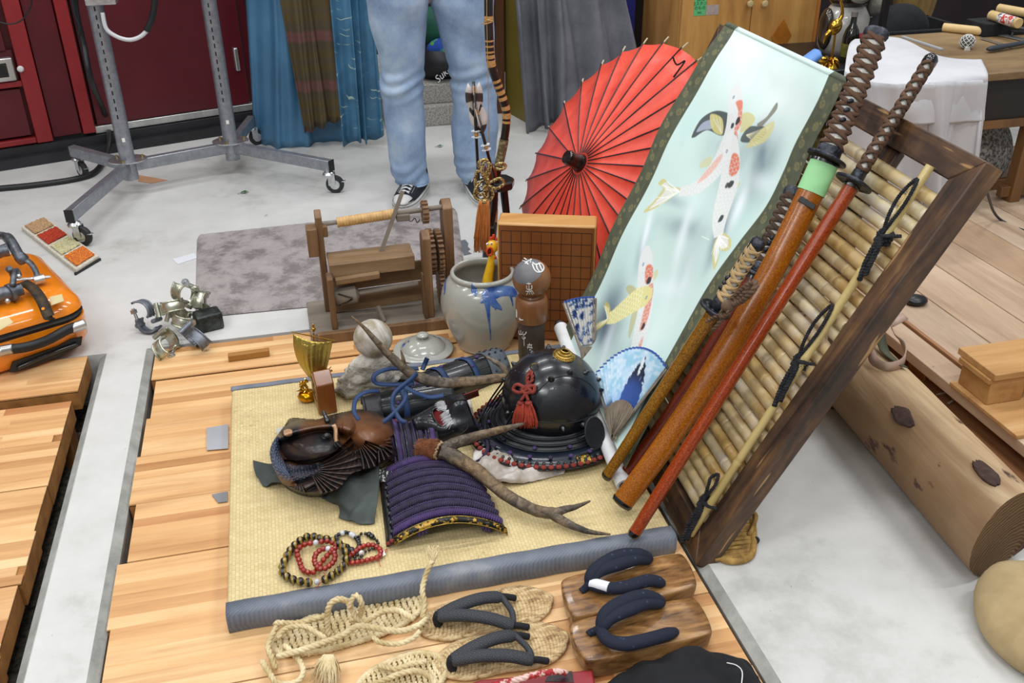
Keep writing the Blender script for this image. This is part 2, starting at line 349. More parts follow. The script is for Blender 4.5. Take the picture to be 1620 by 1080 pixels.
# ---------- panels behind
M_olive = pm('olive_board', '#6f6021', '#7b6b28', 3, rough=.55)
M_kraft = pm('cardboard', '#8d7a52', '#a18c60', 8, rough=.9)
b = MB(); p0, p1 = at(800, 176), at(836, 196); p1 = p0+unit(p1-p0)*np.linalg.norm(p1-p0)
d = unit(p1-p0); nn = A(-d[1], d[0], 0)
b.obox((p0+p1)/2+A(0, 0, .8)+nn*.01, (p1-p0)/2, nn*.012, (0, 0, .8)); tag(b.build('olive_board', M_olive, bev=.002), 'olive-yellow painted board standing behind the bow', 'board')
for i in range(5):
    b = MB(); c0 = p1+A(.022+.024*i, .05+.012*i, 0); hh = .78-.02*i
    b.obox(c0+A(0, .18, hh), (.008, .0, 0), (0, .2, 0), (0, 0, hh)); tag(b.build('cardboard_sheet', M_kraft, bev=.001), ['brown cardboard sheet touching the back of the olive board', 'second cardboard sheet from the olive board', 'middle cardboard sheet of the five beside the olive board', 'fourth cardboard sheet from the olive board', 'cardboard sheet nearest the grey drape'][i], 'cardboard', 'cardboard sheets behind the olive board')
M_brnpost = wood('brown_post', '#4c2d16', '#6d4526', axis=2, rough=.5)
b = MB(); pp = aty(793, 180, at(793, 190)[1]+.12); b.box(pp[0]-.022, pp[0]+.022, pp[1], pp[1]+.05, 0, 1.6); tag(b.build('wooden_post', M_brnpost, bev=.003), 'brown wooden post left of the olive board', 'post')
M_ublue = pm('ultramarine', '#1c1f78', '#22268a', 3, rough=.5)
M_blackp = pm('black_paint', '#0c0c0f', '#121217', 5, rough=.35)
yb = 4.75; b = MB(); p = aty(985, 60, yb); q = aty(1003, 60, yb); b.box(p[0]-.05, q[0], yb, yb+.03, 0, 1.6); tag(b.build('blue_partition', M_ublue, bev=.002), 'deep blue panel standing behind the grey drape', 'panel')
yb = 4.78; b = MB(); p = aty(1000, 60, yb); q = aty(1074, 60, yb); b.box(p[0], q[0], yb, yb+.03, 0, 1.6); tag(b.build('black_partition', M_blackp, bev=.002), 'tall black panel between the blue panel and the pine cabinet', 'panel')
# ---------- pine cabinet
M_pine = wood('knotty_pine', '#986c38', '#b58447', '#c79857', axis=2, sc=7, stretch=.12, rough=.38, coat=.2)
M_pine2 = wood('orange_pine', '#a8632a', '#b87335', axis=2, sc=9, rough=.35)
yc = 4.3; XA = aty(1080, 60, yc)[0]; XB = aty(1286, 60, yc)[0]; XS = aty(1185, 40, yc)[0]
t = T('pine_cabinet', 'knotty pine cabinet with two knobbed doors behind the hanging scroll', 'cabinet', ((XA+XB)/2, yc, 0))
b = MB(); b.box(XA-.02, XB+.012, yc+.012, yc+.5, 0, 1.5); b.build('body', M_pine, t, bev=.004)
b = MB(); b.box(XB-.008, XB+.014, yc-.004, yc+.012, 0, 1.5); b.build('side_stile', M_pine2, t, bev=.002)
for x0, x1 in ((XA-.018, XS-.0015), (XS+.0015, XB-.01)):
    dr = MB().box(x0, x1, yc-.012, yc+.012, .06, 1.46).build('door', M_pine, t, bev=.003)
    kx = x1-.022 if x0 < XS-.1 else x0+.05
    kz = aty(1178 if x0 < XS-.1 else 1201, 4, yc)[2]
    MB(frame_m((kx, yc-.012, kz), (1, 0, 0), (0, 0, 1), (0, -1, 0))).lathe([(.006, 0), (.006, .012), (.014, .018), (.016, .026), (.011, .033), (0, .034)], 20).build('knob', pm('brass_knob', '#b9a678', rough=.3), dr)
dp = [aty(1235, 30, yc), aty(1248, 55, yc), aty(1235, 80, yc), aty(1218, 57, yc)]; cz = np.mean(dp, axis=0)
MB(frame_m((cz[0], yc-.013, cz[2]), (1, 0, 0), (0, 0, 1), (0, -1, 0))).prism([(0, .08), (-.055, 0), (0, -.085), (.052, .0)], np.eye(4), 0, .004).build('diamond_inlay', pm('amber_veneer', '#9c5c1c', '#b06f28', 20, (1, 3, 1), rough=.35), t, bev=.001)
nt = aty(1106, 8, yc)[0], aty(1106, 8, yc)[2]
b = MB(); b.box(nt[0]-.03, nt[0]+.03, yc-.0135, yc-.0125, nt[1]-.045, nt[1]+.08); gn = b.build('green_note', pm('green_paper', '#58b070', rough=.8), t)
Mx = frame_m((nt[0], yc-.0138, nt[1]-.002), (1, 0, 0), (0, 0, 1), (0, -1, 0))
text('2018\n2スタジ\nのもの\nno.', 'note_writing', None, None, .019, Mx, .0002).build('handwriting', pm('ink', '#10221a'), gn, smooth=0)
b = MB(); b.box(nt[0]+.032, nt[0]+.095, yc-.0132, yc-.0122, nt[1]-.045, nt[1]+.0); b.build('label_residue', pm('tape_residue', '#9a8a86', '#a89a94', 60, rough=.8), t, bev=.0003)
# ---------- things on the steps behind the person
M_bagk = pm('black_nylon', '#101014', '#1c1c22', 9, rough=.55, bump=.3, bs=14)
ys = y0+.22
def blob(name, mat, c, r, seed, amp=.25, sc=5, nu=28, nv=18, M=None, flat=True):
    b = MB(); b.sph((0, 0, 0), r, nu, nv, M)
    V = np.array(b.v)
    for i, p in enumerate(V): V[i] = p*(1+amp*nz(p, sc, seed))
    if flat: V[:, 2] = np.maximum(V[:, 2], V[:, 2].min()*.75)
    V[:, 2] -= V[:, 2].min(); b.v = (V+np.array(c)).tolist(); return b
b = blob('x', None, (aty(702, 110, ys)[0], ys, .195), (.13, .16, .10), 3, .35, 6); o = b.build('nylon_bag', M_bagk, smooth=180); tag(o, 'black nylon bag with white lettering on the steps between the legs', 'bag')
bx = aty(692, 108, ys)
tf = text('Suki', 'l', None, None, .05, frame_m(bx+A(-.005, -.155, .0), unit((.75, 0, .65)), unit((-.65, .15, .75)), unit((0, -1, .2))), .0008, shear=.3); tf.build('lettering', pm('white_print', '#d8d8dc', rough=.7), o, smooth=0)
b = blob('x', None, (aty(712, 55, ys+.03)[0]-.03, ys+.03, .34), (.14, .12, .12), 5, .35, 6); o = b.build('green_bundle', None or pm('teal_green_cloth', '#0e3d36', '#1c6a4c', 4, rough=.7), smooth=180); tag(o, 'dark green cloth bundle on top of the black bag', 'bundle')
b = blob('x', None, (aty(692, 72, ys-.02)[0]+.02, ys-.07, .30), (.085, .06, .055), 8, .3, 8); o = b.build('blue_green_towel', pm('blue_green_print', '#17439a', '#4f9a3a', 7, lo=.48, hi=.52, rough=.8), smooth=180); tag(o, 'blue and lime printed towel folded on the black bag', 'towel')
# ---------- shelf with statue, crane, bottle
ysf = 3.75; zs = aty(1330, 102, ysf)[2]
M_sh = pm('black_shelf', '#141416', '#202024', 10, rough=.35)
xa, xb = aty(1296, 90, ysf)[0], aty(1440, 90, ysf)[0]
t = T('black_shelf', 'low black shelf behind the white trousers holding ornaments', 'shelf', ((xa+xb)/2, ysf, 0))
b = MB(); b.box(xa, xb+.35, ysf-.09, ysf+.45, zs-.03, zs); b.build('shelf_board', M_sh, t, bev=.003)
for x in (xa+.02, xb+.33):
    b = MB(); b.box(x-.02, x+.02, ysf-.07, ysf+.43, 0, zs-.03); b.build('leg', M_sh, t)
def stat(px, py, y, prof, mat, name, label, cat, sx=1, sy=1, n=28):
    p = aty(px, py, y); b = MB(frame_m((p[0], y, zs), (1, 0, 0), (0, 1, 0), (0, 0, 1))); b.lathe(prof, n, sx=sx, sy=sy); return p, b
M_cer = pm('glazed_grey_white', '#8d8b86', '#b9b7b0', 5, rough=.25, coat=.6); M_cerb = pm('glazed_black_brown', '#15100c', '#3a2c1a', 12, rough=.2, coat=.6)
p, b = stat(1332, 70, ysf+.18, [(0, 0), (.09, 0), (.115, .05), (.12, .12), (.10, .19), (.075, .23), (.085, .26), (.10, .31), (.08, .38), (.03, .43), (0, .435)], None, '', '', '')
t = T('tanuki_statue', 'glazed white-bellied raccoon dog statue with dark head on the shelf', 'statue', (p[0], ysf+.18, zs)); 
MB(frame_m((p[0], ysf+.18, zs), (1, 0, 0), (0, 1, 0), (0, 0, 1))).lathe([(0, 0), (.085, 0), (.11, .04), (.115, .10), (.10, .17), (.075, .21), (0, .22)], 28).build('belly', M_cer, t, smooth=180)
b = MB(); b.sph((p[0], ysf+.18, zs+.275), (.10, .09, .085), 24, 16); b.sph((p[0]-.08, ysf+.2, zs+.35), (.03, .02, .035), 12, 8); b.sph((p[0]+.08, ysf+.2, zs+.35), (.03, .02, .035), 12, 8); b.build('head', M_cerb, t, smooth=180)
for s in (-1, 1): MB().sph((p[0]+s*.105, ysf+.16, zs+.12), (.03, .045, .09), 16, 10).build('arm', M_cerb, t, smooth=180)
b = MB(); b.sph((p[0], ysf+.10, zs+.262), (.045, .045, .03), 16, 10); b.build('muzzle', M_cer, t, smooth=180)
for s in (-1, 1): MB().sph((p[0]+s*.04, ysf+.105, zs+.135), (.018, .008, .02), 12, 8).build('belly_button', M_cer, t)
M_gold = pm('polished_gold', '#b5892a', '#cfa548', 30, rough=.18, metal=1.)
yc2 = ysf-.03; p = aty(1314, 95, yc2); x = p[0]; t = T('crane_figurine', 'golden crane figurine standing on a rock base on the shelf', 'figurine', (x, yc2, zs))
sc_ = .78
MB(frame_m((x, yc2, zs), (sc_, 0, 0), (0, sc_, 0), (0, 0, sc_))).sph((0, 0, .215), (.035, .025, .045), 16, 10, frame_m((0, 0, 0), unit((1, 0, -.5)), (0, 1, 0), unit((.5, 0, 1)))).build('body', M_gold, t, smooth=180)
def sb(pts, r, **k): return MB(frame_m((x, yc2, zs), (sc_, 0, 0), (0, sc_, 0), (0, 0, sc_))).tube(catm(pts, 6), r if np.isscalar(r) else np.interp(np.linspace(0, 1, (len(pts)-1)*6+1), np.linspace(0, 1, len(r)), r), 10, **k)
sb([(.01, 0, .24), (.028, 0, .275), (.02, 0, .32), (.008, 0, .35), (.024, 0, .375)], [.014, .009, .007, .008]).build('neck', M_gold, t, smooth=180)
sb([(.02, 0, .375), (.045, 0, .372), (.075, 0, .36)], [.013, .008, .002]).build('head', M_gold, t, smooth=180)
for s in (0, 1): sb([(.0+s*.012, s*.01, .19), (.002+s*.012, s*.01, .12), (.0+s*.012, s*.01, .03)], .004).build('leg', M_gold, t, smooth=180)
b = MB(frame_m((x, yc2, zs), (sc_, 0, 0), (0, sc_, 0), (0, 0, sc_))); 
for k in range(7): b.tube(catm([(0, 0, .02), (.03*math.cos(k*.9), .03*math.sin(k*.9), .045), (.055*math.cos(k*.9), .055*math.sin(k*.9), .012+.01*(k % 2))], 4), [.012, .012, .011, .010, .009, .008, .006, .004, .003], 8)
b.lathe([(0, 0), (.05, 0), (.04, .02), (.02, .035), (0, .04)], 12); b.build('rock_base', M_gold, t, smooth=60)
sb([(-.02, 0, .20), (-.05, 0, .17), (-.06, 0, .13)], [.016, .012, .002]).build('tail', M_gold, t, smooth=180)
p = aty(1302, 95, ysf-.06); MB(frame_m((p[0], ysf-.06, zs), (1, 0, 0), (0, 1, 0), (0, 0, 1))).lathe([(0, 0), (.024, 0), (.02, .008), (.009, .014), (.008, .028), (.022, .036), (.026, .05), (.022, .056), (0, .057)], 20).build('gold_cup', M_gold, smooth=60); 
o = bpy.data.objects['gold_cup']; tag(o, 'small golden footed cup left of the crane figurine', 'cup')
p = aty(1343, 80, ysf+.02); t = T('glass_bottle', 'dark glass bottle with green label right of the golden crane', 'bottle', (p[0], ysf+.02, zs))
Mt = frame_m((p[0], ysf+.02, zs), (1, 0, 0), (0, 1, 0), (0, 0, 1)); MB(Mt).lathe([(0, 0), (.033, 0), (.035, .01), (.035, .11), (.028, .14), (.014, .165), (.012, .2), (0, .2)], 24).build('glass', pm('dark_glass', '#12160f', rough=.08, coat=1), t, smooth=50)
MB(Mt).lathe([(.0355, .03), (.0358, .085)], 24, cap=False).build('paper_label', pm('green_label', '#2f4a1f', '#8a7a2b', 18, rough=.5), t); MB(Mt).lathe([(0, .195), (.0145, .195), (.0145, .215), (0, .215)], 16).build('cap', pm('silver_cap', '#8f8a84', rough=.4, metal=.6), t)
p = aty(1378, 40, ysf+.16); t = T('stone_lion', 'small weathered grey stone animal figure on the shelf behind the long sword', 'statue', (p[0], ysf+.16, zs)); M_stn = pm('weathered_stone', '#4c4b46', '#77756d', 25, rough=.9, bump=.5)
b = MB(); b.sph((p[0], ysf+.16, zs+.09), (.05, .05, .09), 18, 12); b.build('body', M_stn, t, smooth=180); b = MB(); b.sph((p[0]-.005, ysf+.13, zs+.21), (.042, .042, .05), 18, 12); b.sph((p[0]-.03, ysf+.14, zs+.25), .014, 10, 6); b.sph((p[0]+.03, ysf+.14, zs+.25), .014, 10, 6); b.build('head', M_stn, t, smooth=180)
for s in (-1, 1): MB().sph((p[0]+s*.03, ysf+.11, zs+.05), (.016, .016, .05), 10, 8).build('leg', M_stn, t, smooth=180)
b = MB(); p = aty(1365, 52, ysf+.0); b.box(p[0]-.02, p[0]+.05, ysf+.0, ysf+.06, zs, zs+.115); tag(b.build('red_box', pm('crimson_card', '#8a1222', rough=.5), bev=.002), 'small crimson box beside the dark glass bottle', 'box')
# blue gloved shape peeking over the scroll
M_glove = pm('blue_rubber', '#4f7fc4', '#6f9fe0', 6, rough=.4, bump=.1)
yg = 3.3; c0, c1 = aty(1262, 108, yg), aty(1292, 86, yg)
zg = c0[2]
t = T('blue_slipper', 'pale blue folded plastic wrap sticking up behind the scroll top', 'wrap', (c0[0], yg, 0))
b = MB(); b.tube(catm([c0-A(.03, 0, .35), c0-A(.015, 0, .1), c0, lerp(c0, c1, .5), c1, c1+A(.006, 0, .003)], 6), np.interp(np.linspace(0, 1, 31), [0, .4, .6, .85, .95, 1], [.02, .035, .035, .034, .022, .006]), 14, asp=.6); b.build('wrap', M_glove, t, smooth=180)
b = MB(); q = c0-A(.03, 0, .3); b.lathe([(0, 0), (.06, 0), (.06, .02), (.03, .04), (.03, q[2]), (0, q[2])], 16, frame_m((q[0], yg, 0), (1, 0, 0), (0, 1, 0), (0, 0, 1))); b.build('stand', M_blackp, t)
t.name = 'plastic_wrap'
# black crates on the far right
yk = 3.7; p = aty(1390, 86, yk); q = aty(1530, 60, yk)
M_blkbox = pm('black_felt', '#101113', '#1b1c1f', 30, rough=.95, bump=.3)
zk = p[2]-.0
t = T('black_crate', 'open black crate holding dark cloth behind the table', 'crate', ((p[0]+q[0])/2, yk, zs))
zt_ = aty(1400, 52, yk)[2]
for (x0, x1, y_0, y_1, z0, z1) in ((p[0], q[0], yk, yk+.02, zs, zt_), (p[0], p[0]+.02, yk, yk+.3, zs, zt_), (q[0]-.02, q[0], yk, yk+.3, zs, zt_), (p[0], q[0], yk+.28, yk+.3, zs, zt_)): MB().box(x0, x1, y_0, y_1, z0, z1).build('side_panel', M_blkbox, t, bev=.003)
MB().box(p[0], q[0], yk, yk+.3, zs, zs+.02).build('bottom', M_blkbox, t)
b = blob('x', None, (p[0]+.17, yk+.15, zs+.02), (.15, .11, .11), 11, .3, 6); b.v = (np.array(b.v)*1.0).tolist(); b.build('dark_cloth', M_blkbox, smooth=180); tag(bpy.data.objects['dark_cloth'], 'crumpled black cloth piled in the black crate', 'cloth')
b = MB(); pz = aty(1395, 20, yk); b.box(pz[0]-.012, pz[0]+.012, yk-.03, yk-.006, zs, 1.5); tag(b.build('black_post', M_blackp), 'thin black upright post at the left end of the black crate', 'post')
b = blob('x', None, (aty(1455, 10, yk+.42)[0], yk+.46, zs), (.12, .05, .24), 14, .15, 5); tag(b.build('straw_bundle', pm('tan_straw', '#5f4a26', '#8a6d3a', 30, (1, 1, .2), rough=.9, bump=.5), smooth=180), 'tan straw bundle behind the black crate', 'bundle')
# ================================================================ right side: table, cloth, deck, log
zd = .10
M_deck = wood('weathered_deck', '#a38b76', '#bda58d', '#cfbba4', axis=1, sc=8, stretch=.12, rough=.7, bump=.3, rand=[(0, '#e8dccf'), (.5, '#ffffff'), (1, '#f4e7da')])
M_deckred = wood('red_brown_lath', '#8a5c3a', '#a87a52', axis=1, sc=10, rough=.6)
xd0 = at(1470, 500, zd)[0]; 
t = T('timber_deck', 'low deck of worn pine planks running under the white trousers', 'deck', (2.4, 2.4, 0))
xs_ = [at(1420, 483, zd)[0]]
xe = at(1475, 465, zd)[0]; xw = [1.575, 1.655, 1.675, 1.82, 1.99, 2.16, 2.34, 2.52, 2.70, 2.88, 3.06, 3.24]
for i in range(len(xw)-1):
    if i == 1: MB().box(xw[1]+.004, xw[2]-.004, .9, 3.4, zd-.02, zd+.006).build('edge_lath', M_deckred, t, bev=.002)
    else: MB().box(xw[i]+.002, xw[i+1]-.002, .9, 3.4, zd-.03, zd).build('plank', M_deck, t, bev=.0015)
for y in (1.0, 1.9, 2.8): MB().box(1.62, 3.2, y, y+.08, 0, zd-.03).build('joist', M_pside, t)
b = MB(); b.box(1.47, 1.70, .9, 2.9, .001, .018); tag(b.build('floor_plank', M_deckred, bev=.002), 'flat brown plank lying between the log and the timber deck', 'plank')
# pallet blocks
M_pal = wood('raw_pine_block', '#a57642', '#c0925b', '#cfa672', axis=0, sc=9, rough=.7, bump=.3)
M_pend = pm('pine_end_grain', '#a06f3c', '#c09258', 12, rough=.8, bump=.4)
p = at(1555, 640, zd); q = at(1548, 530, zd+.1)
t = T('pallet_offcut', 'rough pine pallet corner with board on block on the deck', 'pallet', (p[0]+.2, p[1], zd))
x0 = p[0]-.01; y_ = p[1]-.02
MB().box(x0, x0+.10, y_, y_+.11, zd+.012, zd+.072).build('block', M_pend, t, bev=.003); MB().box(x0-.01, x0+.10, y_, y_+.115, zd+.072, zd+.087).build('lath', M_pend, t, bev=.002)
MB().box(x0-.005, x0+.9, y_-.01, y_+.13, zd+.087, zd+.105).build('top_board', M_pal, t, bev=.002); MB().box(x0-.015, x0+.9, y_-.13, y_+.12, zd+.001, zd+.012).build('bottom_board', M_pal, t, bev=.002)
MB().box(x0+.24, x0+.34, y_+.06, y_+.16, zd+.105, zd+.2).build('block', M_pend, t, bev=.003)
# table
M_tw = wood('old_table_top', '#634c30', '#826947', '#957a55', axis=0, sc=5, stretch=.3, rough=.55, bump=.2, dist=.6)
M_tl = wood('brown_table_leg', '#5a3c1f', '#78532c', axis=2, sc=8, rough=.5)
zt = .60; cA = at(1568, 116, zt); cB = at(1425, 57, zt)
tx0, ty0 = cA[0]-.09, cA[1]; ty1 = cB[1]+.02
t = T('work_table', 'old brown work table with black apron beside the white trousers', 'table', (tx0+.5, ty0+.3, 0))
MB().box(tx0, tx0+1.5, ty0, ty1, zt-.028, zt).build('tabletop', M_tw, t, bev=.004)
MB().box(tx0+.03, tx0+1.45, ty0+.03, ty0+.05, zt-.18, zt-.028).build('apron', wood('black_apron', '#101010', '#1d1a17', axis=0, sc=8), t)
MB().box(tx0+.03, tx0+.05, ty0+.05, ty1-.04, zt-.16, zt-.028).build('side_apron', M_blkbox, t)
MB().box(tx0+.0, tx0+1.45, ty0+.02, ty0+.05, zt-.205, zt-.175).build('rail', M_tl, t, bev=.002)
lx = aty(1600, 300, ty0+.06)[0]
for (lx_, ly_) in ((lx, ty0+.03), (lx, ty1-.1), (tx0+1.4, ty0+.03), (tx0+1.4, ty1-.1)): MB().box(lx_-.022, lx_+.022, ly_, ly_+.045, zd, zt-.03).build('leg', M_tl, t, bev=.002)
MB().box(lx-.06, tx0+1.4, ty0+.04, ty0+.065, zd+.02, zd+.06).build('stretcher', M_tl, t, bev=.002)
MB().box(lx-.06, tx0+1.4, ty0+.16, ty0+.185, zd+.001, zd+.04).build('stretcher', M_tl, t, bev=.002)
# things on table
M_dowel = wood('pale_dowel', '#c4a46c', '#dcc18b', axis=0, sc=6, rough=.5)
def dowel(pa, pb, r, label, z=zt):
    a, b_ = at(*pa, z+r), at(*pb, z+r); b = MB(); b.tube([a, a+(b_-a)*.01, b_-(b_-a)*.01, b_], [r*.9, r, r, r*.9], 20); return tag(b.build('wooden_roller', M_dowel), label, 'roller')
dowel((1492, 43), (1557, 50), .017, 'short plain wooden dowel beside the trowel on the table')
o = dowel((1568, 24), (1612, 37), .019, 'pale wooden roller with a printed label at the table end', zt+.05)
a, b_ = at(1568, 24, zt+.069), at(1612, 37, zt+.069)
MB().tube([lerp(a, b_, .35), lerp(a, b_, .92)], .0194, 24, cap=False).build('printed_label', pm('label_print', '#e2dedb', '#5d6478', 60, (1, 1, 2), lo=.5, hi=.55, rough=.4), o); MB().tube([lerp(a, b_, .5), lerp(a, b_, .9)], .0197, 24, cap=False).build('red_lettering', pm('label_red', '#d8d4d0', '#c63a30', 90, lo=.5, hi=.52, rough=.4), o)
dowel((1580, 13), (1640, 24), .018, 'second pale wooden roller behind the labelled one', zt+.05)
k = at(1590, 62, zt); MB().box(k[0]-.06, k[0]+.3, k[1]+.05, k[1]+.17, zt, zt+.05).build('black_case', M_blkbox, bev=.004); tag(bpy.data.objects['black_case'], 'flat black case under the rollers at the table end', 'case')
# mesh ball
M_cord = pm('white_cord', '#c9c7c2', '#dcdad6', 60, rough=.8); pc = at(1531, 78, zt); rb = .026; c = A(pc[0], pc[1]+.01, zt+rb)
t = T('netted_ball', 'small grey ball wrapped in white netting on the table', 'ball', (c[0], c[1], zt)); MB().sph(c, rb*.93, 20, 14).build('core', pm('grey_core', '#55564f', rough=.8), t, smooth=180)
b = MB(); 
for k_ in range(9):
    for s in (-1, 1):
        ph = k_*2*PI/9; pts = [c+rb*A(math.sin(q_)*math.cos(ph+s*q_*1.1), math.sin(q_)*math.sin(ph+s*q_*1.1), math.cos(q_)) for q_ in np.linspace(.15, 2.95, 22)]; b.tube(pts, .0012, 5)
b.build('netting', M_cord, t); b = MB(); b.tube([c+A(-.012, -.02, -.02), c+A(-.018, -.03, -.0225)], [.008, .011], 8); b.build('net_tail', M_cord, t)
# trowel and cutter
k = at(1580, 66, zt); t = T('plastering_trowel', 'steel plastering trowel with dark handle on the table', 'trowel', (k[0], k[1], zt))
a, b_ = at(1560, 50, zt+.004), at(1635, 66, zt+.004); MB().bar(a, b_, .04, .002).build('blade', M_steel, t); a, b_ = at(1600, 58, zt+.004), at(1605, 42, zt+.03); MB().bar(a, b_, .008, .008).build('shank', M_blackp, t)
a, b_ = at(1600, 45, zt+.035), at(1640, 48, zt+.035); MB().tube([a, b_], .011, 12).build('handle', M_blackp, t)
a, b_ = at(1562, 78, zt+.014), at(1640, 64, zt+.016); t = T('utility_knife', 'dark grey utility grip lying at the right edge of the table', 'tool', (a[0], a[1], zt)); MB().tube(catm([a, lerp(a, b_, .3), lerp(a, b_, .7), b_], 5), [.006, .011, .013, .0135, .014, .0135, .012, .012, .012, .012, .012, .012, .012, .012, .012, .012], 14, asp=.7).build('grip', pm('slate_rubber', '#2d343b', rough=.5), t); a, b_ = at(1552, 60, zt+.006), at(1600, 74, zt+.006); MB().bar(a, b_, .01, .004).build('blade', M_steel, t)
a, b_ = at(1428, 58, zt+.004), at(1490, 78, zt+.004); tag(MB().bar(a, b_, .012, .006).build('metal_ruler', pm('grey_white_strip', '#aeb2b6', rough=.4)), 'thin pale metal strip on the table at the cloth edge', 'ruler')
# white trousers draped over the table
M_wht = pm('white_cotton', '#bcbcc0', '#cfcfd2', 3, rough=.85, bump=.08, bs=250)
t = T('white_trousers', 'white cotton trousers draped over the end of the work table', 'trousers', (tx0, ty0, 0))
def cloth(colL, n=60, seed=0, amp=.012, solid=.004, name='leg_cloth'):
    # colL = rows of world points (top to bottom), each row a polyline across
    rows = [catm(r_, 10) for r_ in colL]; rows = np.array(rows); m = rows.shape[1]
    cols_ = [catm(rows[:, j], 10) for j in range(m)]; G = np.array(cols_)
    for i in range(G.shape[0]):
        for j in range(G.shape[1]):
            p = G[i, j]; f_ = amp*(nz((i*.12, 0, j*.03), 1, seed)+.5*nz((i*.3, 0, j*.06), 1, seed+4)); G[i, j] = p+A(f_*.4, -abs(f_), 0)
    b = MB(); b.grid(G); return b.build(name, M_wht, t, smooth=180, solid=solid)
ye = ty0-.015
def W(px, py, y): return aty(px, py, y)
def Z(px, py, z): return at(px, py, z)
cloth([[Z(1352, 62, zt+.012), Z(1420, 60, zt+.012), Z(1485, 88, zt+.012), Z(1552, 94, zt+.012)],
       [Z(1342, 72, zt+.01), Z(1410, 78, zt+.014), Z(1480, 106, zt+.014), Z(1562, 118, zt+.006)],
       [W(1336, 110, ye+.10), W(1400, 140, ye+.02), W(1470, 150, ye-.01), W(1560, 150, ye-.005)],
       [W(1332, 170, ye+.10), W(1400, 190, ye+.03), W(1468, 195, ye-.02), W(1555, 190, ye-.01)]], seed=2, amp=.02, name='seat_cloth')
cloth([[W(1466, 130, ye-.02), W(1495, 128, ye-.035), W(1528, 128, ye-.03), W(1560, 126, ye-.02)],
       [W(1462, 260, ye+.04), W(1488, 262, ye-.03), W(1500, 262, ye+.03), W(1546, 258, ye-.01)],
       [W(1460, 340, ye+.05), W(1484, 345, ye-.04), W(1500, 345, ye+.02), W(1540, 338, ye-.02)],
       [W(1464, 400, ye+.04), W(1486, 402, ye-.03), W(1500, 402, ye+.01), W(1537, 398, ye-.01)],
       [W(1470, 446, ye+.03), W(1488, 452, ye-.02), W(1506, 458, ye+.0), W(1534, 460, ye-.01)]], seed=7, amp=.02)
cloth([[W(1332, 112, ye+.07), W(1375, 128, ye-.015), W(1420, 132, ye-.03), W(1476, 132, ye-.03)],
       [W(1335, 250, ye+.10), W(1385, 260, ye-.01), W(1425, 262, ye+.05), W(1462, 260, ye+.05)],
       [W(1340, 340, ye+.10), W(1390, 350, ye-.02), W(1432, 350, ye+.03), W(1455, 345, ye+.07)],
       [W(1335, 420, ye+.10), W(1385, 430, ye-.02), W(1430, 432, ye-.01), W(1455, 420, ye+.05)],
       [W(1325, 470, ye+.08), W(1370, 484, ye-.02), W(1422, 488, ye-.05), W(1458, 462, ye+.01)]], seed=5, amp=.025)
b = MB(); b.tube([W(1556, 130, ye-.012), W(1545, 240, ye-.016), W(1534, 340, ye-.006), W(1528, 456, ye-.006)], .006, 6); b.build('stitched_seam', M_wht, t, smooth=180)
b = MB(); c = at(1448, 480, zd); b.sph((c[0], c[1], zd+.012), (.035, .03, .014), 16, 8); tag(b.build('rubber_wedge', M_blackp, smooth=180), 'small black rubber wedge under the white trouser hem', 'wedge')
# granite stone under table
b = MB(); k = at(1590, 330, zd); b = blob('x', None, (k[0]+.02, k[1]+.28, zd), (.17, .10, .16), 21, .2, 5, 40, 26); tag(b.build('granite_stone', pm('speckled_granite', '#55534f', '#a9a7a2', 90, rough=.85, lo=.42, hi=.58, bump=.3), smooth=180), 'speckled grey granite stone standing under the table', 'stone')
b = MB(); c0 = W(1612, 230, k[1]+.12); pts = [W(1606, 235, k[1]+.12), W(1590, 270, k[1]+.12), W(1588, 300, k[1]+.12), W(1606, 330, k[1]+.12), W(1590, 355, k[1]+.12)]
# hanging cable between frame and leg
b = MB(); b.tube(catm([at(1545, 262, .42), at(1560, 300, .3), at(1580, 345, .11), at(1640, 372, .105)], 8), .0045, 8); tag(b.build('dark_cable', pm('grey_green_cable', '#232b30', rough=.5), smooth=180), 'dark cable running down behind the bamboo frame corner', 'cable')
# log
r0 = .10; axx = 1.36
def lax(y): return 1.32+.08*(y-1.2)
M_log = NT('debarked_log', .75)
v = M_log.obj((1, .16, 1)); n1 = M_log.noise(v, 9, 5, .6, .6); cbase = M_log.ramp(n1.outputs[0], [(.32, '#a08060'), (.45, '#c6a67e'), (.65, '#dcc39c')]).outputs[0]
v2 = M_log.obj((1, .45, 1)); n2 = M_log.noise(v2, 6, 6, .62); bark = M_log.ramp(n2.outputs[0], [(.575, 0), (.60, 1)]).outputs[0]
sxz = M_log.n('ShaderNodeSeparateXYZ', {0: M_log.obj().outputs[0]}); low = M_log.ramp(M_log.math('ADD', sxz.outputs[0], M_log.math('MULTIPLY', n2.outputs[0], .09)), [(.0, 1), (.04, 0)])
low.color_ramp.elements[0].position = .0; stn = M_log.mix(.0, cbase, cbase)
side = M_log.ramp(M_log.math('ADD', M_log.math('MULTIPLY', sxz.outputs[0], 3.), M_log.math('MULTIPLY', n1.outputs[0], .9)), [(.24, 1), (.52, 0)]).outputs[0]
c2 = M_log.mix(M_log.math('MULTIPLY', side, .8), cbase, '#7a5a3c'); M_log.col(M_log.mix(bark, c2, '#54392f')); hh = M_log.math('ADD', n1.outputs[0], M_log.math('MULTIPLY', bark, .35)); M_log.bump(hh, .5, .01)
M_logend = NT('sawn_log_end', .85); v = M_logend.obj(); wv = M_logend.n('ShaderNodeTexWave', {'Vector': v, 'Scale': 34., 'Distortion': 5., 'Detail': 4}, wave_type='RINGS', rings_direction='Y'); M_logend.col(M_logend.ramp(wv.outputs[0], [(.2, '#5e452a'), (.8, '#7a5d3a')]).outputs[0]); M_logend.bump(wv.outputs[0], .3)
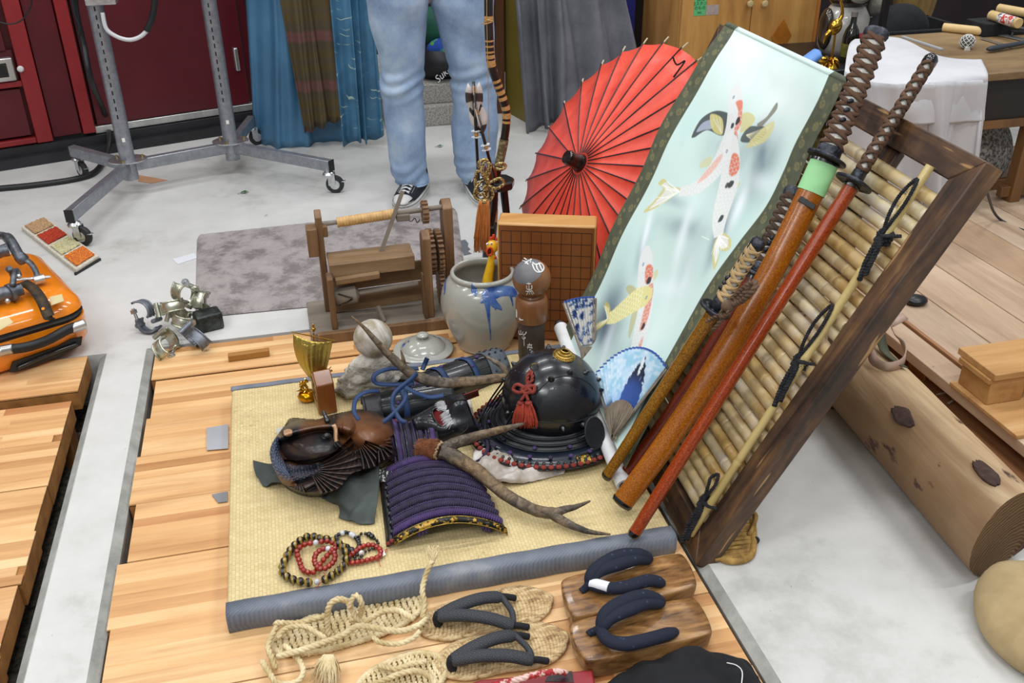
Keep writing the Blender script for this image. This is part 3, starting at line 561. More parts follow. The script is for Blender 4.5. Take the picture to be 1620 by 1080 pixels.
y0l, y1l = 1.225, 2.12; t = T('timber_log', 'thick debarked log lying on the concrete beside the deck', 'log', (axx, 1.9, 0))
b = MB(); G = []; ny, na = 60, 72
for i in range(ny+1):
    y = y0l+(y1l-y0l)*i/ny; row = []
    for j in range(na):
        a = 2*PI*j/na; rr = r0*(1+.03*nz((math.cos(a)*1.5, y*2, math.sin(a)*1.5), 1, 3)+.015*nz((math.cos(a)*5, y*8, math.sin(a)*5), 1, 9))
        p = A(lax(y)+rr*math.cos(a), y+(0 if 0 < i < ny else .03*math.cos(a)), max(r0+rr*math.sin(a), .0)); row.append(p)
    G.append(row)
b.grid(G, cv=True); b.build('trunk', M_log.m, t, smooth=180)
e = MB(); n_ = na; e.add([G[0][j] for j in range(n_)]+[A(lax(y0l), y0l, r0)], [(j, (j+1) % n_, n_) for j in range(n_)]); e.build('sawn_end', M_logend.m, t, smooth=0)
for (px, py, px2, py2, w_) in ((1405, 668, 1440, 700, .02), (1530, 770, 1570, 800, .026)):
    a_ = 2.2 if px < 1500 else 1.75
    G = []; P0 = at(px, py, r0*1.75); yy = P0[1]
    for i in range(9):
        row = []
        for j in range(7):
            a = a_+(j-3)*.055*math.sqrt(max(.05, 1-(abs(i-4)/4.3)**2))*(1+.3*nz((i*.3, px, 0)))+.04*nz((i, j, 0), .7, px); y = yy+(i-4)*.0095+.01*nz((j, i, 0), .9, px); rr = r0*1.02+.003
            row.append(A(lax(y)+rr*math.cos(a), y, r0+rr*math.sin(a)))
        G.append(row)
    MB().grid(G).build('bark_patch', pm('dark_bark', '#3b2a26', '#57413a', 40, rough=.95, bump=.6), t, solid=.006, smooth=60)
# leather strap, olive tail on log
M_strap = pm('faded_leather', '#a98d7c', '#c0a593', 20, rough=.7, bump=.15)
t = T('leather_strap', 'faded tan leather strap looped on the log behind the frame', 'strap', at(1410, 570, .25))
def ribbon(pts, w, up, mat, name, par, solid=.003, n=8, ups=None):
    P = np.array(catm(pts, n)); U = np.array(catm(ups, n)) if ups is not None else np.tile(np.array(up, float), (len(P), 1))
    T_ = np.gradient(P, axis=0); T_ /= np.linalg.norm(T_, axis=1)[:, None]
    S = np.cross(T_, U); S /= np.linalg.norm(S, axis=1)[:, None]
    return MB().grid([P-S*w/2, P+S*w/2]).build(name, mat, par, smooth=35, solid=solid)
zl = 2*r0
ribbon([at(1402, 500, zl+.03), at(1416, 528, zl+.03), at(1432, 550, zl+.02), at(1428, 572, zl+.014), at(1405, 580, zl+.012), at(1385, 572, zl+.012), at(1378, 558, zl+.02)], .024, None, M_strap, 'strap_loop', t, ups=[(0, -1, .3), (0, -1, .1), (1, -.4, .1), (.4, -1, .1), (0, -1, .1), (-.4, -1, .1), (-1, -.5, .1)])
ribbon([at(1408, 512, zl+.03), at(1432, 500, zl+.02)], .022, (0, -.6, 1), M_strap, 'strap_end', t)
ribbon([at(1386, 480, zl+.09), at(1392, 520, zl+.05), at(1400, 555, zl+.01), at(1430, 580, zl+.005)], .03, (.2, -1, .2), pm('olive_cloth', '#4c4f3e', '#5b5e4b', 9, rough=.8), 'olive_ribbon', None)
tag(bpy.data.objects['olive_ribbon'], 'dark olive ribbon hanging from the frame onto the log', 'ribbon')
M_chalk = pm('beaded_cord', '#b9b0a0', '#8a8172', 200, rough=.8)
b = MB(); b.rope([at(1476, 580, zd+.0), at(1472, 600, .04)], .004, .01, 2); tag(b.build('braided_cord', M_chalk), 'short beaded cord hanging over the deck edge', 'cord')
b = MB(); b.rope(catm([at(1482, 624, .03), at(1500, 622, .03), at(1508, 632, .03), at(1500, 638, .03)], 8), .003, .01, 2); tag(b.build('braided_cord', M_chalk), 'small curl of beaded cord lying beside the log', 'cord')
# burlap sack bottom right
M_sack = NT('burlap', .95); v = M_sack.obj(); ck = M_sack.n('ShaderNodeTexChecker', {'Vector': v, 'Scale': 420.}); M_sack.col(M_sack.ramp(M_sack.noise(v, 8, 4).outputs[0], [(.35, '#a08a63'), (.65, '#bca57b')]).outputs[0]); M_sack.bump(ck.outputs[1], .3, .002)
b = blob('x', None, (at(1640, 1040, .0)[0]+.04, at(1640, 1040, 0)[1], .0), (.12, .17, .06), 33, .5, 7, 48, 30); tag(b.build('burlap_sack', M_sack.m, smooth=180), 'beige burlap sack at the foot of the log', 'sack')
# ================================================================ tatami mat
tx_ = (-.223, .70); ty_ = (1.438, 2.30)
M_tat = NT('woven_rush', .75); v = M_tat.obj(); sx = M_tat.n('ShaderNodeSeparateXYZ', {0: v.outputs[0]})
wa = M_tat.math('SINE', M_tat.math('MULTIPLY', sx.outputs[1], 2*PI/.0125)); wb = M_tat.math('SINE', M_tat.math('MULTIPLY', sx.outputs[0], 2*PI/.0058))
cell = M_tat.n('ShaderNodeTexBrick', {'Vector': M_tat.n('ShaderNodeCombineXYZ', {0: sx.outputs[1], 1: sx.outputs[0]}), 'Scale': 1., 'Mortar Size': .0009, 'Mortar Smooth': .4, 'Brick Width': .0135, 'Row Height': .0075, 'Color1': hx('#c3ae7b'), 'Color2': hx('#d4c290'), 'Mortar': hx('#a9946a')})
lg = M_tat.ramp(M_tat.noise(M_tat.obj((1, 5, 1)), 14, 4).outputs[0], [(.3, '#c2aa76'), (.7, '#dac796')]).outputs[0]
cc = M_tat.mix(.45, cell.outputs[0], lg)
scr = M_tat.noise(M_tat.obj((1, 1, 1), (0, 0, .5)), 24, 2, .5, 1.5); sm = M_tat.ramp(scr.outputs[0], [(.492, 0), (.4985, 1), (.503, 1), (.5095, 0)]).outputs[0]
ar = M_tat.ramp(M_tat.noise(v, 2.2, 3).outputs[0], [(.56, 0), (.64, 1)]).outputs[0]
M_tat.col(M_tat.mix(M_tat.math('MULTIPLY', M_tat.math('MULTIPLY', sm, ar), .55), cc, '#5c4d33')); M_tat.bump(M_tat.math('ADD', M_tat.math('MULTIPLY', wa, .3), cell.outputs[1]), .35, -.0015)
M_heri = NT('blue_grey_border', .7); v = M_heri.obj(); wv = M_heri.n('ShaderNodeTexWave', {'Vector': M_heri.obj((1, 1, 1), (0, 0, .9)).outputs[0], 'Scale': 55., 'Distortion': 2., 'Detail': 1}, wave_type='BANDS')
M_heri.col(M_heri.mix(M_heri.math('MULTIPLY', wv.outputs[0], .2), M_heri.ramp(M_heri.noise(v, 8, 5).outputs[0], [(.3, '#545a66'), (.6, '#6f747f'), (.75, '#8b8d90')]).outputs[0], '#8f949c')); M_heri.bump(wv.outputs[0], .3, .001)
t = T('tatami_mat', 'square rush tatami mat with blue-grey cloth borders under the armour', 'mat', (.235, 1.87, 0))
MB().box(tx_[0], tx_[1], ty_[0]+.004, ty_[1], 0.001, .048).build('rush_body', M_tat.m, t, bev=.006)
b = MB(); x0, x1, ya = tx_[0]-.002, tx_[1]+.002, ty_[0]
def heri(y_edge, s, w):
    pr = [(y_edge+s*w, .0495), (y_edge+s*.008, .0505), (y_edge, .045), (y_edge-s*.001, .02), (y_edge+s*.004, .0015), (y_edge+s*.05, .0012)]
    b = MB(); b.grid([[(x, q[0]+.0008*math.sin(x*60), q[1]) for q in pr] for x in np.linspace(x0, x1, 60)]); return b.build('cloth_border', M_heri.m, t, smooth=60, solid=.002)
heri(ty_[0], 1, .036); heri(ty_[1]+.002, -1, .026)
# ================================================================ bamboo bench tipped on its side
FA = at(1100, 895, 0); e_ = A(-.03, .9995, 0); r_ = ray(1540, 245); FB = CAM+r_*(np.dot(FA-CAM, e_)/np.dot(r_, e_)); FC = at(1130, 33, FB[2])
fe = unit(FC-FB); fs = unit(FB-FA); FN = unit(np.cross(fe, fs)); FN = FN*np.sign(-FN[0]); fs = unit(fs-fe*np.dot(fs, fe))
FW, FL = float(np.linalg.norm(FC-FB)), float(np.linalg.norm(FB-FA))
def fp(u, v, o=0.): return FA+fe*u+fs*v+FN*o           # point on the bench: u along the rails, v up the stiles
def onf(px, py, off=0.): return onp(px, py, FA, FN, off)
def fuv(p): d = p-FA; return float(np.dot(d, fe)), float(np.dot(d, fs)), float(np.dot(d, FN))
M_burnt = NT('scorched_cedar', .55)
v = M_burnt.obj((1, 1, 1)); vr = M_burnt.n('ShaderNodeVectorMath', {0: v.outputs[0], 1: tuple(fs)}, operation='DOT_PRODUCT').outputs['Value']; vu = M_burnt.n('ShaderNodeVectorMath', {0: v.outputs[0], 1: tuple(fe)}, operation='DOT_PRODUCT').outputs['Value']; vn = M_burnt.n('ShaderNodeVectorMath', {0: v.outputs[0], 1: tuple(FN)}, operation='DOT_PRODUCT').outputs['Value']
def burnt(name, along_v):
    k = NT(name, .5); v = k.obj(); D = lambda a: k.n('ShaderNodeVectorMath', {0: v.outputs[0], 1: tuple(a)}, operation='DOT_PRODUCT').outputs['Value']
    q = k.n('ShaderNodeCombineXYZ', {0: k.math('MULTIPLY', D(fs), .1 if along_v else 1.), 1: k.math('MULTIPLY', D(fe), 1. if along_v else .1), 2: D(FN)})
    n1 = k.noise(q, 26, 4, .6, 1.3); n2 = k.noise(v, 7, 4, .6); n3 = k.noise(q, 90, 3)
    f = k.math('ADD', k.math('MULTIPLY', n1.outputs[0], .5), k.math('MULTIPLY', n2.outputs[0], .5))
    c = k.ramp(f, [(.36, '#1c1510'), (.47, '#453225'), (.57, '#66492f'), (.70, '#947048')]).outputs[0]; k.col(k.mix(k.math('MULTIPLY', n3.outputs[0], .35), k.mix(k.ramp(k.noise(q, 55, 2).outputs[0], [(.66, 0), (.70, 1)]).outputs[0], c, '#b08a5a'), '#2c1c11')); k.bump(n1.outputs[0], .25, .004); return k.m
M_bv = burnt('scorched_cedar_stile', True); M_bh = burnt('scorched_cedar_rail', False)
bpy.data.materials.remove(M_burnt.m)
th = .045; sw = .058; TP = .13
t = T('bamboo_bench', 'bamboo-topped bench with scorched wood frame tipped up on its side', 'bench', (FA+FC)/2*A(1, 1, 0)); bench = t
def fbox(u0, u1, v0, v1, o0, o1, name, m, par=None, bev=.004):
    b = MB(); b.obox(fp((u0+u1)/2, (v0+v1)/2, (o0+o1)/2), fe*(u1-u0)/2, fs*(v1-v0)/2, FN*(o1-o0)/2); return b.build(name, m, par or t, bev=bev)
b = MB()
def fprism(poly, name, m): return MB(frame_m(FA, fe, fs, np.cross(fe, fs))).prism(poly, np.eye(4), *((-th, 0) if np.dot(np.cross(fe, fs), FN) > 0 else (0, th))).build(name, m, t, bev=.003)
fprism([(0, 0), (sw, sw), (sw, FL-sw), (0, FL)], 'stile', M_bv); fprism([(FW-TP, 0), (FW-TP-sw, sw), (FW-sw, FL-sw), (FW, FL)], 'stile', M_bv)
fprism([(0, 0), (FW-TP, 0), (FW-TP-sw, sw), (sw, sw)], 'rail', M_bh); fprism([(0, FL), (sw, FL-sw), (FW-sw, FL-sw), (FW, FL)], 'rail', M_bh)
for u in (.30, .98):      # cross battens behind the bamboo
    fbox(u-.03, u+.03, sw, FL-sw, -th-.01, -.036, 'batten', M_bv)
def leg(u, vv):
    b = MB(); a = fp(u, vv, -.03); e = a-FN*.34; e[2] = max(e[2], .0); b.bar(a, e, .04, .04, up=fe); b.build('leg', M_tl, t, bev=.003)
# legs reach back to the floor
for u in (.36, 1.12):
    b = MB(); a = fp(u, .80, -.04); e = at(1320, 640, 0) if u < .5 else at(1320, 640, 0)+A(-.02, .74, 0); e = A(e[0], e[1], .0)
    b.bar(e, A(e[0]+.0, e[1], 0)+(a-e)*.98, .04, .035, up=(0, 1, 0)); b.build('leg', M_tl, t, bev=.003)
M_bam = NT('bamboo', .38, 0, .15)
oi = M_bam.n('ShaderNodeObjectInfo'); v = M_bam.obj(); vv_ = M_bam.n('ShaderNodeVectorMath', {0: v.outputs[0], 1: M_bam.n('ShaderNodeCombineXYZ', {0: M_bam.math('MULTIPLY', oi.outputs['Random'], 20.), 1: M_bam.math('MULTIPLY', oi.outputs['Random'], 7.)})}, operation='ADD')
n1 = M_bam.noise(vv_, 7, 4, .6); base = M_bam.ramp(n1.outputs[0], [(.36, '#b3965f'), (.46, '#ceb988'), (.56, '#d9cba6'), (.68, '#cdc6bb')]).outputs[0]
tn = M_bam.ramp(oi.outputs['Random'], [(0, '#e6d2ae'), (.35, '#ffffff'), (.7, '#f2e7d8'), (1, '#dcd8d8')]).outputs[0]; M_bam.col(M_bam.mix(1., base, tn, 'MULTIPLY')); M_bam = M_bam.m
M_bpole = pm('smooth_yellow_bamboo', '#b9a265', '#c9b57c', 6, rough=.35, coat=.2)
def bamboo(a, b_, r, name, mat, par, seed, nodes=None, n=12):
    rr = random.Random(seed); L = np.linalg.norm(b_-a); pts, rad = [], []; s = rr.uniform(.03, .2); ns = nodes or []
    if nodes is None:
        while s < L-.02: ns.append(s); s += rr.uniform(.16, .27)
    ss = [0, .004]+[x for q in ns for x in (q-.012, q-.003, q, q+.003, q+.01)]+[L-.004, L]
    wob = unit(np.cross(b_-a, A(.3, .2, 1)))
    for x in ss:
        k = 1.
        for q in ns:
            if abs(x-q) < .0005: k = .93
            elif abs(abs(x-q)-.003) < .0005: k = 1.12
        if x in (0, L): k *= .9
        pts.append(a+(b_-a)*x/L+wob*.002*math.sin(x*9+seed)); rad.append(r*k)
    return MB().tube(pts, rad, n).build(name, mat, par, smooth=60)
nb = 29; vs_ = np.linspace(sw+.014, FL-sw-.045, nb)
for i, vv in enumerate(vs_):
    rr = rng.uniform(.0125, .0150); 
    u0 = sw+rng.uniform(-.004, .006); bamboo(fp(u0, vv+rng.uniform(-.002, .002), -.018+rng.uniform(-.003, .002)), fp(FW-sw-.004-TP*(1-vv/FL), vv+rng.uniform(-.002, .002), -.018), rr, 'bamboo_slat', M_bam, t, i*3+1)
pa, pb = onf(1092, 846, .012), onf(1472, 262, .014); bamboo(pa, pb, .0088, 'bamboo_pole', M_bpole, t, 5, nodes=[.20, .45, .66])
a2 = fuv(pa); bamboo(fp(FW-a2[0]-TP-.02, .10, .004), fp(FW-a2[0]-.03, FL-.1, .008), .009, 'bamboo_pole', M_bpole, t, 8)
M_palm = pm('black_palm_rope', '#121317', '#2a2b30', 60, rough=.9, bump=.6, bs=200)
def knot(px, py, tail, loop, seed):
    r = random.Random(seed); c = onf(px, py, .014); u, v_, o = fuv(c); q = T0 = None
    k = t_rope = T('rope_tie', '', 'rope', c); b = MB()
    def f_(du, dv, do=0.): return fp(u+du, v_+dv, o+do)
    for i in range(3): b.rope(catm([f_(.012*math.cos(a), .012*math.sin(a)*.6+.006*(i-1), .014*math.sin(a*1.5+i)*.6) for a in np.linspace(0, 2*PI, 8)], 5, False), .0050, .010, 2, 5)
    b.build('wrapping', M_palm, k, smooth=60)
    b = MB(); b.rope(catm([f_(0, .0, .006), f_(-.004*0+.012, .04, .012), f_(.018, .04+loop*.6, .012), f_(.006, .05+loop, .010), f_(-.008, .04+loop*.5, .012), f_(-.002, .02, .01), f_(0, 0, .008)], 8), .0040, .009, 2, 5); b.build('loop', M_palm, k, smooth=60)
    for j in range(2):
        b = MB(); b.rope(catm([f_(0, 0, .004), f_(-.006-.012*j, -.02, .012), f_(-.010-.014*j, -.02-tail*.5, .010), f_(-.020-.006*j, -.02-tail*(1-.2*j), .006)], 8), .0058, .012, 2, 5); b.build('tail', M_palm, k, smooth=60)
    b = MB(); b.rope(catm([f_(0, 0, .008), f_(-.03, .01, .012), f_(-.045, .02, .006)], 8), .004, .010, 2, 5); b.build('tail', M_palm, k, smooth=60); return k
for args, lb in (((1399, 375, .07, .07, 1), 'black palm rope tie near the top of the thin bamboo pole'), ((1266, 572, .08, .08, 2), 'looped black palm rope tie halfway down the thin bamboo pole'), ((1116, 795, .08, .02, 3), 'black palm rope tie at the foot of the thin bamboo pole')):
    k = knot(*args); k['label'] = lb
# ================================================================ hanging scroll
SL = [(1146, 40, .030), (1132, 62, .06), (1095, 112, .10), (1052, 190, .12), (1010, 275, .14), (965, 372, .15), (925, 458, .16), (893, 528, .165)]
SR = [(1336, 131, .025), (1317, 172, .032), (1281, 240, .030), (1260, 290, .032), (1231, 345, .045), (1186, 402, .065), (1126, 485, .09), (1062, 600, .12), (990, 742, .14)]
Lp = np.array(catm([onf(*q) for q in SL], 20)); Rp = np.array(catm([onf(*q) for q in SR], 20))
def resamp(P, n):
    L = np.r_[0, np.cumsum(np.linalg.norm(np.diff(P, axis=0), axis=1))]; q = np.linspace(0, L[-1], n); return np.stack([np.interp(q, L, P[:, i]) for i in range(3)], 1), L[-1]
NV, NU = 520, 300
Lq, ll = resamp(Lp, NV); Rq, lr = resamp(Rp, NV)
us = np.linspace(0, 1, NU); G = Lq[:, None]*(1-us)[None, :, None]+Rq[:, None]*us[None, :, None]
bulge = np.sin(us*PI)[None, :]*(-.018*np.sin(np.linspace(0, 1, NV)*PI))[:, None]
vv2 = np.linspace(0, 1, NV); wave = .004*np.sin(vv2*21)[:, None]*np.cos(us*5)[None, :]*np.minimum(1, 8*vv2)[:, None]
G = G+FN[None, None]*(bulge+wave)[..., None]
SG = G; SW_ = float(np.linalg.norm(Rq-Lq, axis=1).mean()); SLn = (ll+lr)/2
KOI = '''
cloud(.50, .10, .20, .10, '#eef6f4', .5)
for q in ((.70, .27, .055, .075, .62, .3), (.60, .33, .05, .06, .3, 0), (.40, .33, .05, .05, .25, 0), (.36, .87, .06, .055, .75, .2), (.50, .84, .06, .05, .4, 0), (.27, .83, .05, .06, .4, 0), (.74, .45, .022, .07, .55, -.5), (.52, .52, .10, .022, .35, -.35), (.66, .53, .03, .07, .3, -.4), (.30, .66, .015, .05, .3, -.5), (.33, .50, .05, .012, .35, -.3), (.62, .92, .07, .04, .3, 0)): cloud(*q[:4], '#4d6170', q[4], q[5])
for q in ((.72, .36, .015, .06, .6, -.5), (.55, .56, .018, .08, .5, -.5), (.42, .90, .02, .06, .5, -.4), (.72, .60, .02, .07, .4, -.5), (.60, .66, .10, .02, .35, -.4), (.25, .60, .012, .07, .5, -.5), (.80, .30, .06, .02, .3, -.3)): cloud(*q[:4], '#eaf2f6', q[4], q[5])
YE = '#b3a65e'; YL = '#c9c07c'; BK = '#24262a'; WH = '#dadcda'; RD = '#d5663f'; PK = '#e0a08e'
# dark crossing carp
C = over(C, blobm([(.225, .335), (.228, .285), (.30, .243), (.43, .225), (.47, .245), (.41, .285), (.30, .300), (.245, .338)])*.9, L3(BK)); C = over(C, blobm([(.24, .322), (.25, .292), (.30, .27), (.33, .285), (.28, .305)])*.6, L3('#b9c3d6'))
C = over(C, blobm([(.55, .262), (.56, .222), (.62, .203), (.67, .192), (.69, .205), (.65, .236)])*.85, L3(BK)); C = over(C, blobm([(.655, .20), (.70, .168), (.725, .185), (.715, .215), (.66, .245), (.60, .262)])*.75, L3(YL)); C = over(C, blobm([(.61, .20), (.645, .17), (.652, .128), (.678, .142), (.66, .18), (.64, .2)])*.8, L3('#6a5f4a'))
for q in range(9): C = over(C, line([(.57, .24), (.66+.005*q, .245-.008*q)], .0006)*.6, L3('#efe9c0'))
C = over(C, blobm([(.27, .262), (.36, .250), (.41, .281), (.335, .290)])*.85, L3(YL)); C = over(C, blobm([(.482, .205), (.545, .188), (.585, .200), (.525, .245)])*.8, L3(YL))
for q in range(6): C = over(C, line([(.40, .28), (.29+.012*q, .262-.003*q+.008*(q % 2))], .0006)*.7, L3(WH))
fish([(.335, .148), (.365, .175), (.415, .206), (.465, .252), (.478, .308), (.468, .372), (.425, .432), (.34, .470)], [.004, .017, .021, .022, .021, .018, .013, .007], WH, YL, [([(.46, .222), (.475, .216), (.487, .224), (.478, .236), (.465, .238)], BK, .95), ([(.44, .243), (.455, .238), (.462, .248), (.448, .254)], BK, .95), ([(.485, .262), (.50, .257), (.512, .268), (.50, .279), (.487, .274)], BK, .95)], '#c9cfc9',
 [([(.40, .345), (.365, .375), (.385, .385), (.43, .36)], YL, .6)], [(.34, .462), (.26, .478), (.19, .478), (.165, .50), (.215, .50), (.195, .545), (.165, .585), (.22, .560), (.30, .505)],
 [([(.40, .192), (.435, .178), (.475, .194), (.502, .22), (.50, .245), (.475, .25), (.468, .225), (.44, .205)], RD, .85), ([(.485, .247), (.528, .262), (.54, .285), (.515, .298), (.49, .275)], RD, .8), ([(.45, .33), (.475, .325), (.46, .38), (.42, .42), (.42, .39)], PK, .8)])
fish([(.455, .268), (.485, .283), (.545, .318), (.599, .362), (.648, .408), (.70, .443), (.755, .466)], [.005, .020, .024, .025, .022, .017, .009], WH, YL, [([(.60, .355), (.622, .350), (.628, .362), (.614, .372), (.60, .368)], BK, .95), ([(.585, .365), (.60, .362), (.605, .374), (.59, .377)], BK, .9), ([(.682, .430), (.70, .426), (.708, .438), (.692, .447)], BK, .95)], '#c9cfc9',
 [([(.62, .345), (.665, .342), (.66, .362), (.63, .372)], YL, .6), ([(.62, .415), (.625, .44), (.655, .44), (.655, .42)], YL, .5)], [(.75, .462), (.775, .452), (.83, .448), (.87, .462), (.85, .480), (.81, .486), (.85, .500), (.87, .525), (.82, .515), (.765, .490)],
 [([(.532, .300), (.575, .294), (.615, .318), (.60, .342), (.565, .345), (.54, .322)], RD, .9)])
for q in range(8): C = over(C, line([(.76, .47), (.86-.01*q, .465+.006*q)], .0006)*.7, L3('#ffffff'))
fish([(.318, .634), (.345, .655), (.40, .684), (.465, .711), (.53, .736), (.585, .765), (.625, .795), (.66, .825)], [.004, .019, .023, .022, .022, .022, .021, .018], WH, YL, [([(.44, .684), (.46, .680), (.472, .690), (.458, .700), (.442, .697)], BK, .95), ([(.592, .765), (.61, .762), (.618, .773), (.603, .780)], BK, .95)], '#c9cfc9',
 [([(.46, .672), (.47, .652), (.495, .660), (.487, .680)], YL, .6)], [(.66, .82), (.69, .83), (.70, .86), (.66, .85)],
 [([(.385, .674), (.405, .660), (.440, .660), (.468, .680), (.45, .702), (.415, .694)], RD, .9), ([(.472, .698), (.505, .684), (.55, .712), (.59, .738), (.62, .768), (.60, .785), (.56, .76), (.53, .738), (.50, .720)], RD, .8), ([(.645, .785), (.672, .796), (.69, .82), (.66, .815)], RD, .7)])
fish([(.525, .700), (.50, .718), (.452, .746), (.41, .780), (.355, .824), (.305, .852)], [.005, .018, .021, .020, .015, .008], '#d6cf8c', YE, [], '#f2efce',
 [([(.42, .742), (.38, .757), (.325, .757), (.34, .742), (.40, .732)], YE, .7), ([(.47, .775), (.50, .762), (.535, .785), (.56, .82), (.52, .81)], YE, .6)], [(.31, .850), (.27, .845), (.215, .835), (.25, .825), (.30, .832), (.32, .85), (.30, .875), (.24, .92), (.20, .93), (.245, .885)])
for (x, y) in ((.368, .186), (.487, .306), (.357, .676), (.505, .722)): C = over(C, blobm([(x-.007, y), (x, y-.005), (x+.007, y), (x, y+.005)])*.9, L3('#3a5a86')); C = over(C, blobm([(x-.003, y), (x, y-.002), (x+.003, y), (x, y+.002)])*.9, L3('#e8eef2'))
for (a, b_) in (((.66, .50), (.72, .49)), ((.28, .845), (.22, .842)), ((.22, .49), (.30, .487)), ((.20, .53), (.30, .50))): C = over(C, line([a, b_], .0008)*.7, L3('#fbfaf0'))
'''
# ---- the print: colours painted in the scroll's own coordinates (u across 0..1, v down 0..1)
def fbm(U, V, sc, seed, n=4):
    out = np.zeros(U.shape); rs = np.random.RandomState(seed); amp = 1.
    for k in range(n):
        g = rs.rand(int(sc*2**k)+3, int(sc*2**k)+3); x = U*(g.shape[1]-2)*.999; y = V*(g.shape[0]-2)*.999; xi, yi = x.astype(int), y.astype(int); fx, fy = x-xi, y-yi; fx = fx*fx*(3-2*fx); fy = fy*fy*(3-2*fy)
        out += amp*(g[yi, xi]*(1-fx)*(1-fy)+g[yi, xi+1]*fx*(1-fy)+g[yi+1, xi]*(1-fx)*fy+g[yi+1, xi+1]*fx*fy-.5); amp *= .5
    return out
def L3(s): return np.array(hx(s)[:3])
def sm(a, b, x): t = np.clip((x-a)/(b-a), 0, 1); return t*t*(3-2*t)
def over(C, a, c): return C*(1-a[..., None])+np.asarray(c)*a[..., None]
U, V = np.meshgrid(us, vv2); X = U*SW_; Y = V*SLn      # metres
cb = .105                                            # brocade border width, u
C = np.zeros(U.shape+(3,))+L3('#c4dad4')
n1 = fbm(U, V, 3, 3); n2 = fbm(U, V, 5, 8); C = over(C, sm(.0, .5, n1)*.55, L3('#dde9e4')); C = over(C, sm(.1, .6, n2)*.35, L3('#a9cfc9'))
def cloud(cx, cy, rx, ry, col, a, rot=0, pw=1.):
    global C
    dx, dy = X-cx*SW_, Y-cy*SLn; c_, s_ = math.cos(rot), math.sin(rot); x = (dx*c_+dy*s_)/rx; y = (-dx*s_+dy*c_)/ry
    C = over(C, np.clip(1.25*a*np.exp(-(x*x+y*y)*pw*.7)*(1+1.2*n2+.8*n1), 0, 1), L3(col))
def blobm(pts, soft=.0015):
    # closed outline (u,v) -> soft mask by even-odd test + distance
    P = np.array(catm([(p[0]*SW_, p[1]*SLn) for p in pts], 6, True)); x0, y0 = P.min(0)-.006; x1, y1 = P.max(0)+.006
    m = (X > x0) & (X < x1) & (Y > y0) & (Y < y1); xs, ys = X[m], Y[m]; ins = np.zeros(xs.shape, bool); d = np.full(xs.shape, 9.)
    for (ax, ay), (bx, by) in zip(P, np.roll(P, -1, 0)):
        cr = ((ay > ys) != (by > ys)) & (xs < (bx-ax)*(ys-ay)/((by-ay) or 1e-9)+ax); ins ^= cr
        t_ = np.clip(((xs-ax)*(bx-ax)+(ys-ay)*(by-ay))/(((bx-ax)**2+(by-ay)**2) or 1e-9), 0, 1); d = np.minimum(d, np.hypot(xs-ax-t_*(bx-ax), ys-ay-t_*(by-ay)))
    o = np.zeros(U.shape); o[m] = np.where(ins, np.clip(.5+d/soft, 0, 1), np.clip(.5-d/soft, 0, 1)); return o
def line(pts, w, n=8):
    P = np.array(catm([(p[0]*SW_, p[1]*SLn) for p in pts], n)); x0, y0 = P.min(0)-w-.003; x1, y1 = P.max(0)+w+.003
    m = (X > x0) & (X < x1) & (Y > y0) & (Y < y1); xs, ys = X[m], Y[m]; d = np.full(xs.shape, 9.)
    for (ax, ay), (bx, by) in zip(P[:-1], P[1:]):
        t_ = np.clip(((xs-ax)*(bx-ax)+(ys-ay)*(by-ay))/(((bx-ax)**2+(by-ay)**2) or 1e-9), 0, 1); d = np.minimum(d, np.hypot(xs-ax-t_*(bx-ax), ys-ay-t_*(by-ay)))
    o = np.zeros(U.shape); o[m] = np.clip((w-d)/.0012+.5, 0, 1); return o
def spine(pts, ws, n=10):
    # body outline from spine + half widths -> left side, right side arrays
    P = np.array(catm([(p[0]*SW_, p[1]*SLn) for p in pts], n)); w_ = 1.45*np.interp(np.linspace(0, 1, len(P)), np.linspace(0, 1, len(ws)), ws); T_ = np.gradient(P, axis=0); T_ /= np.linalg.norm(T_, axis=1)[:, None]; N_ = np.stack([-T_[:, 1], T_[:, 0]], 1)
    return P, w_, T_, N_
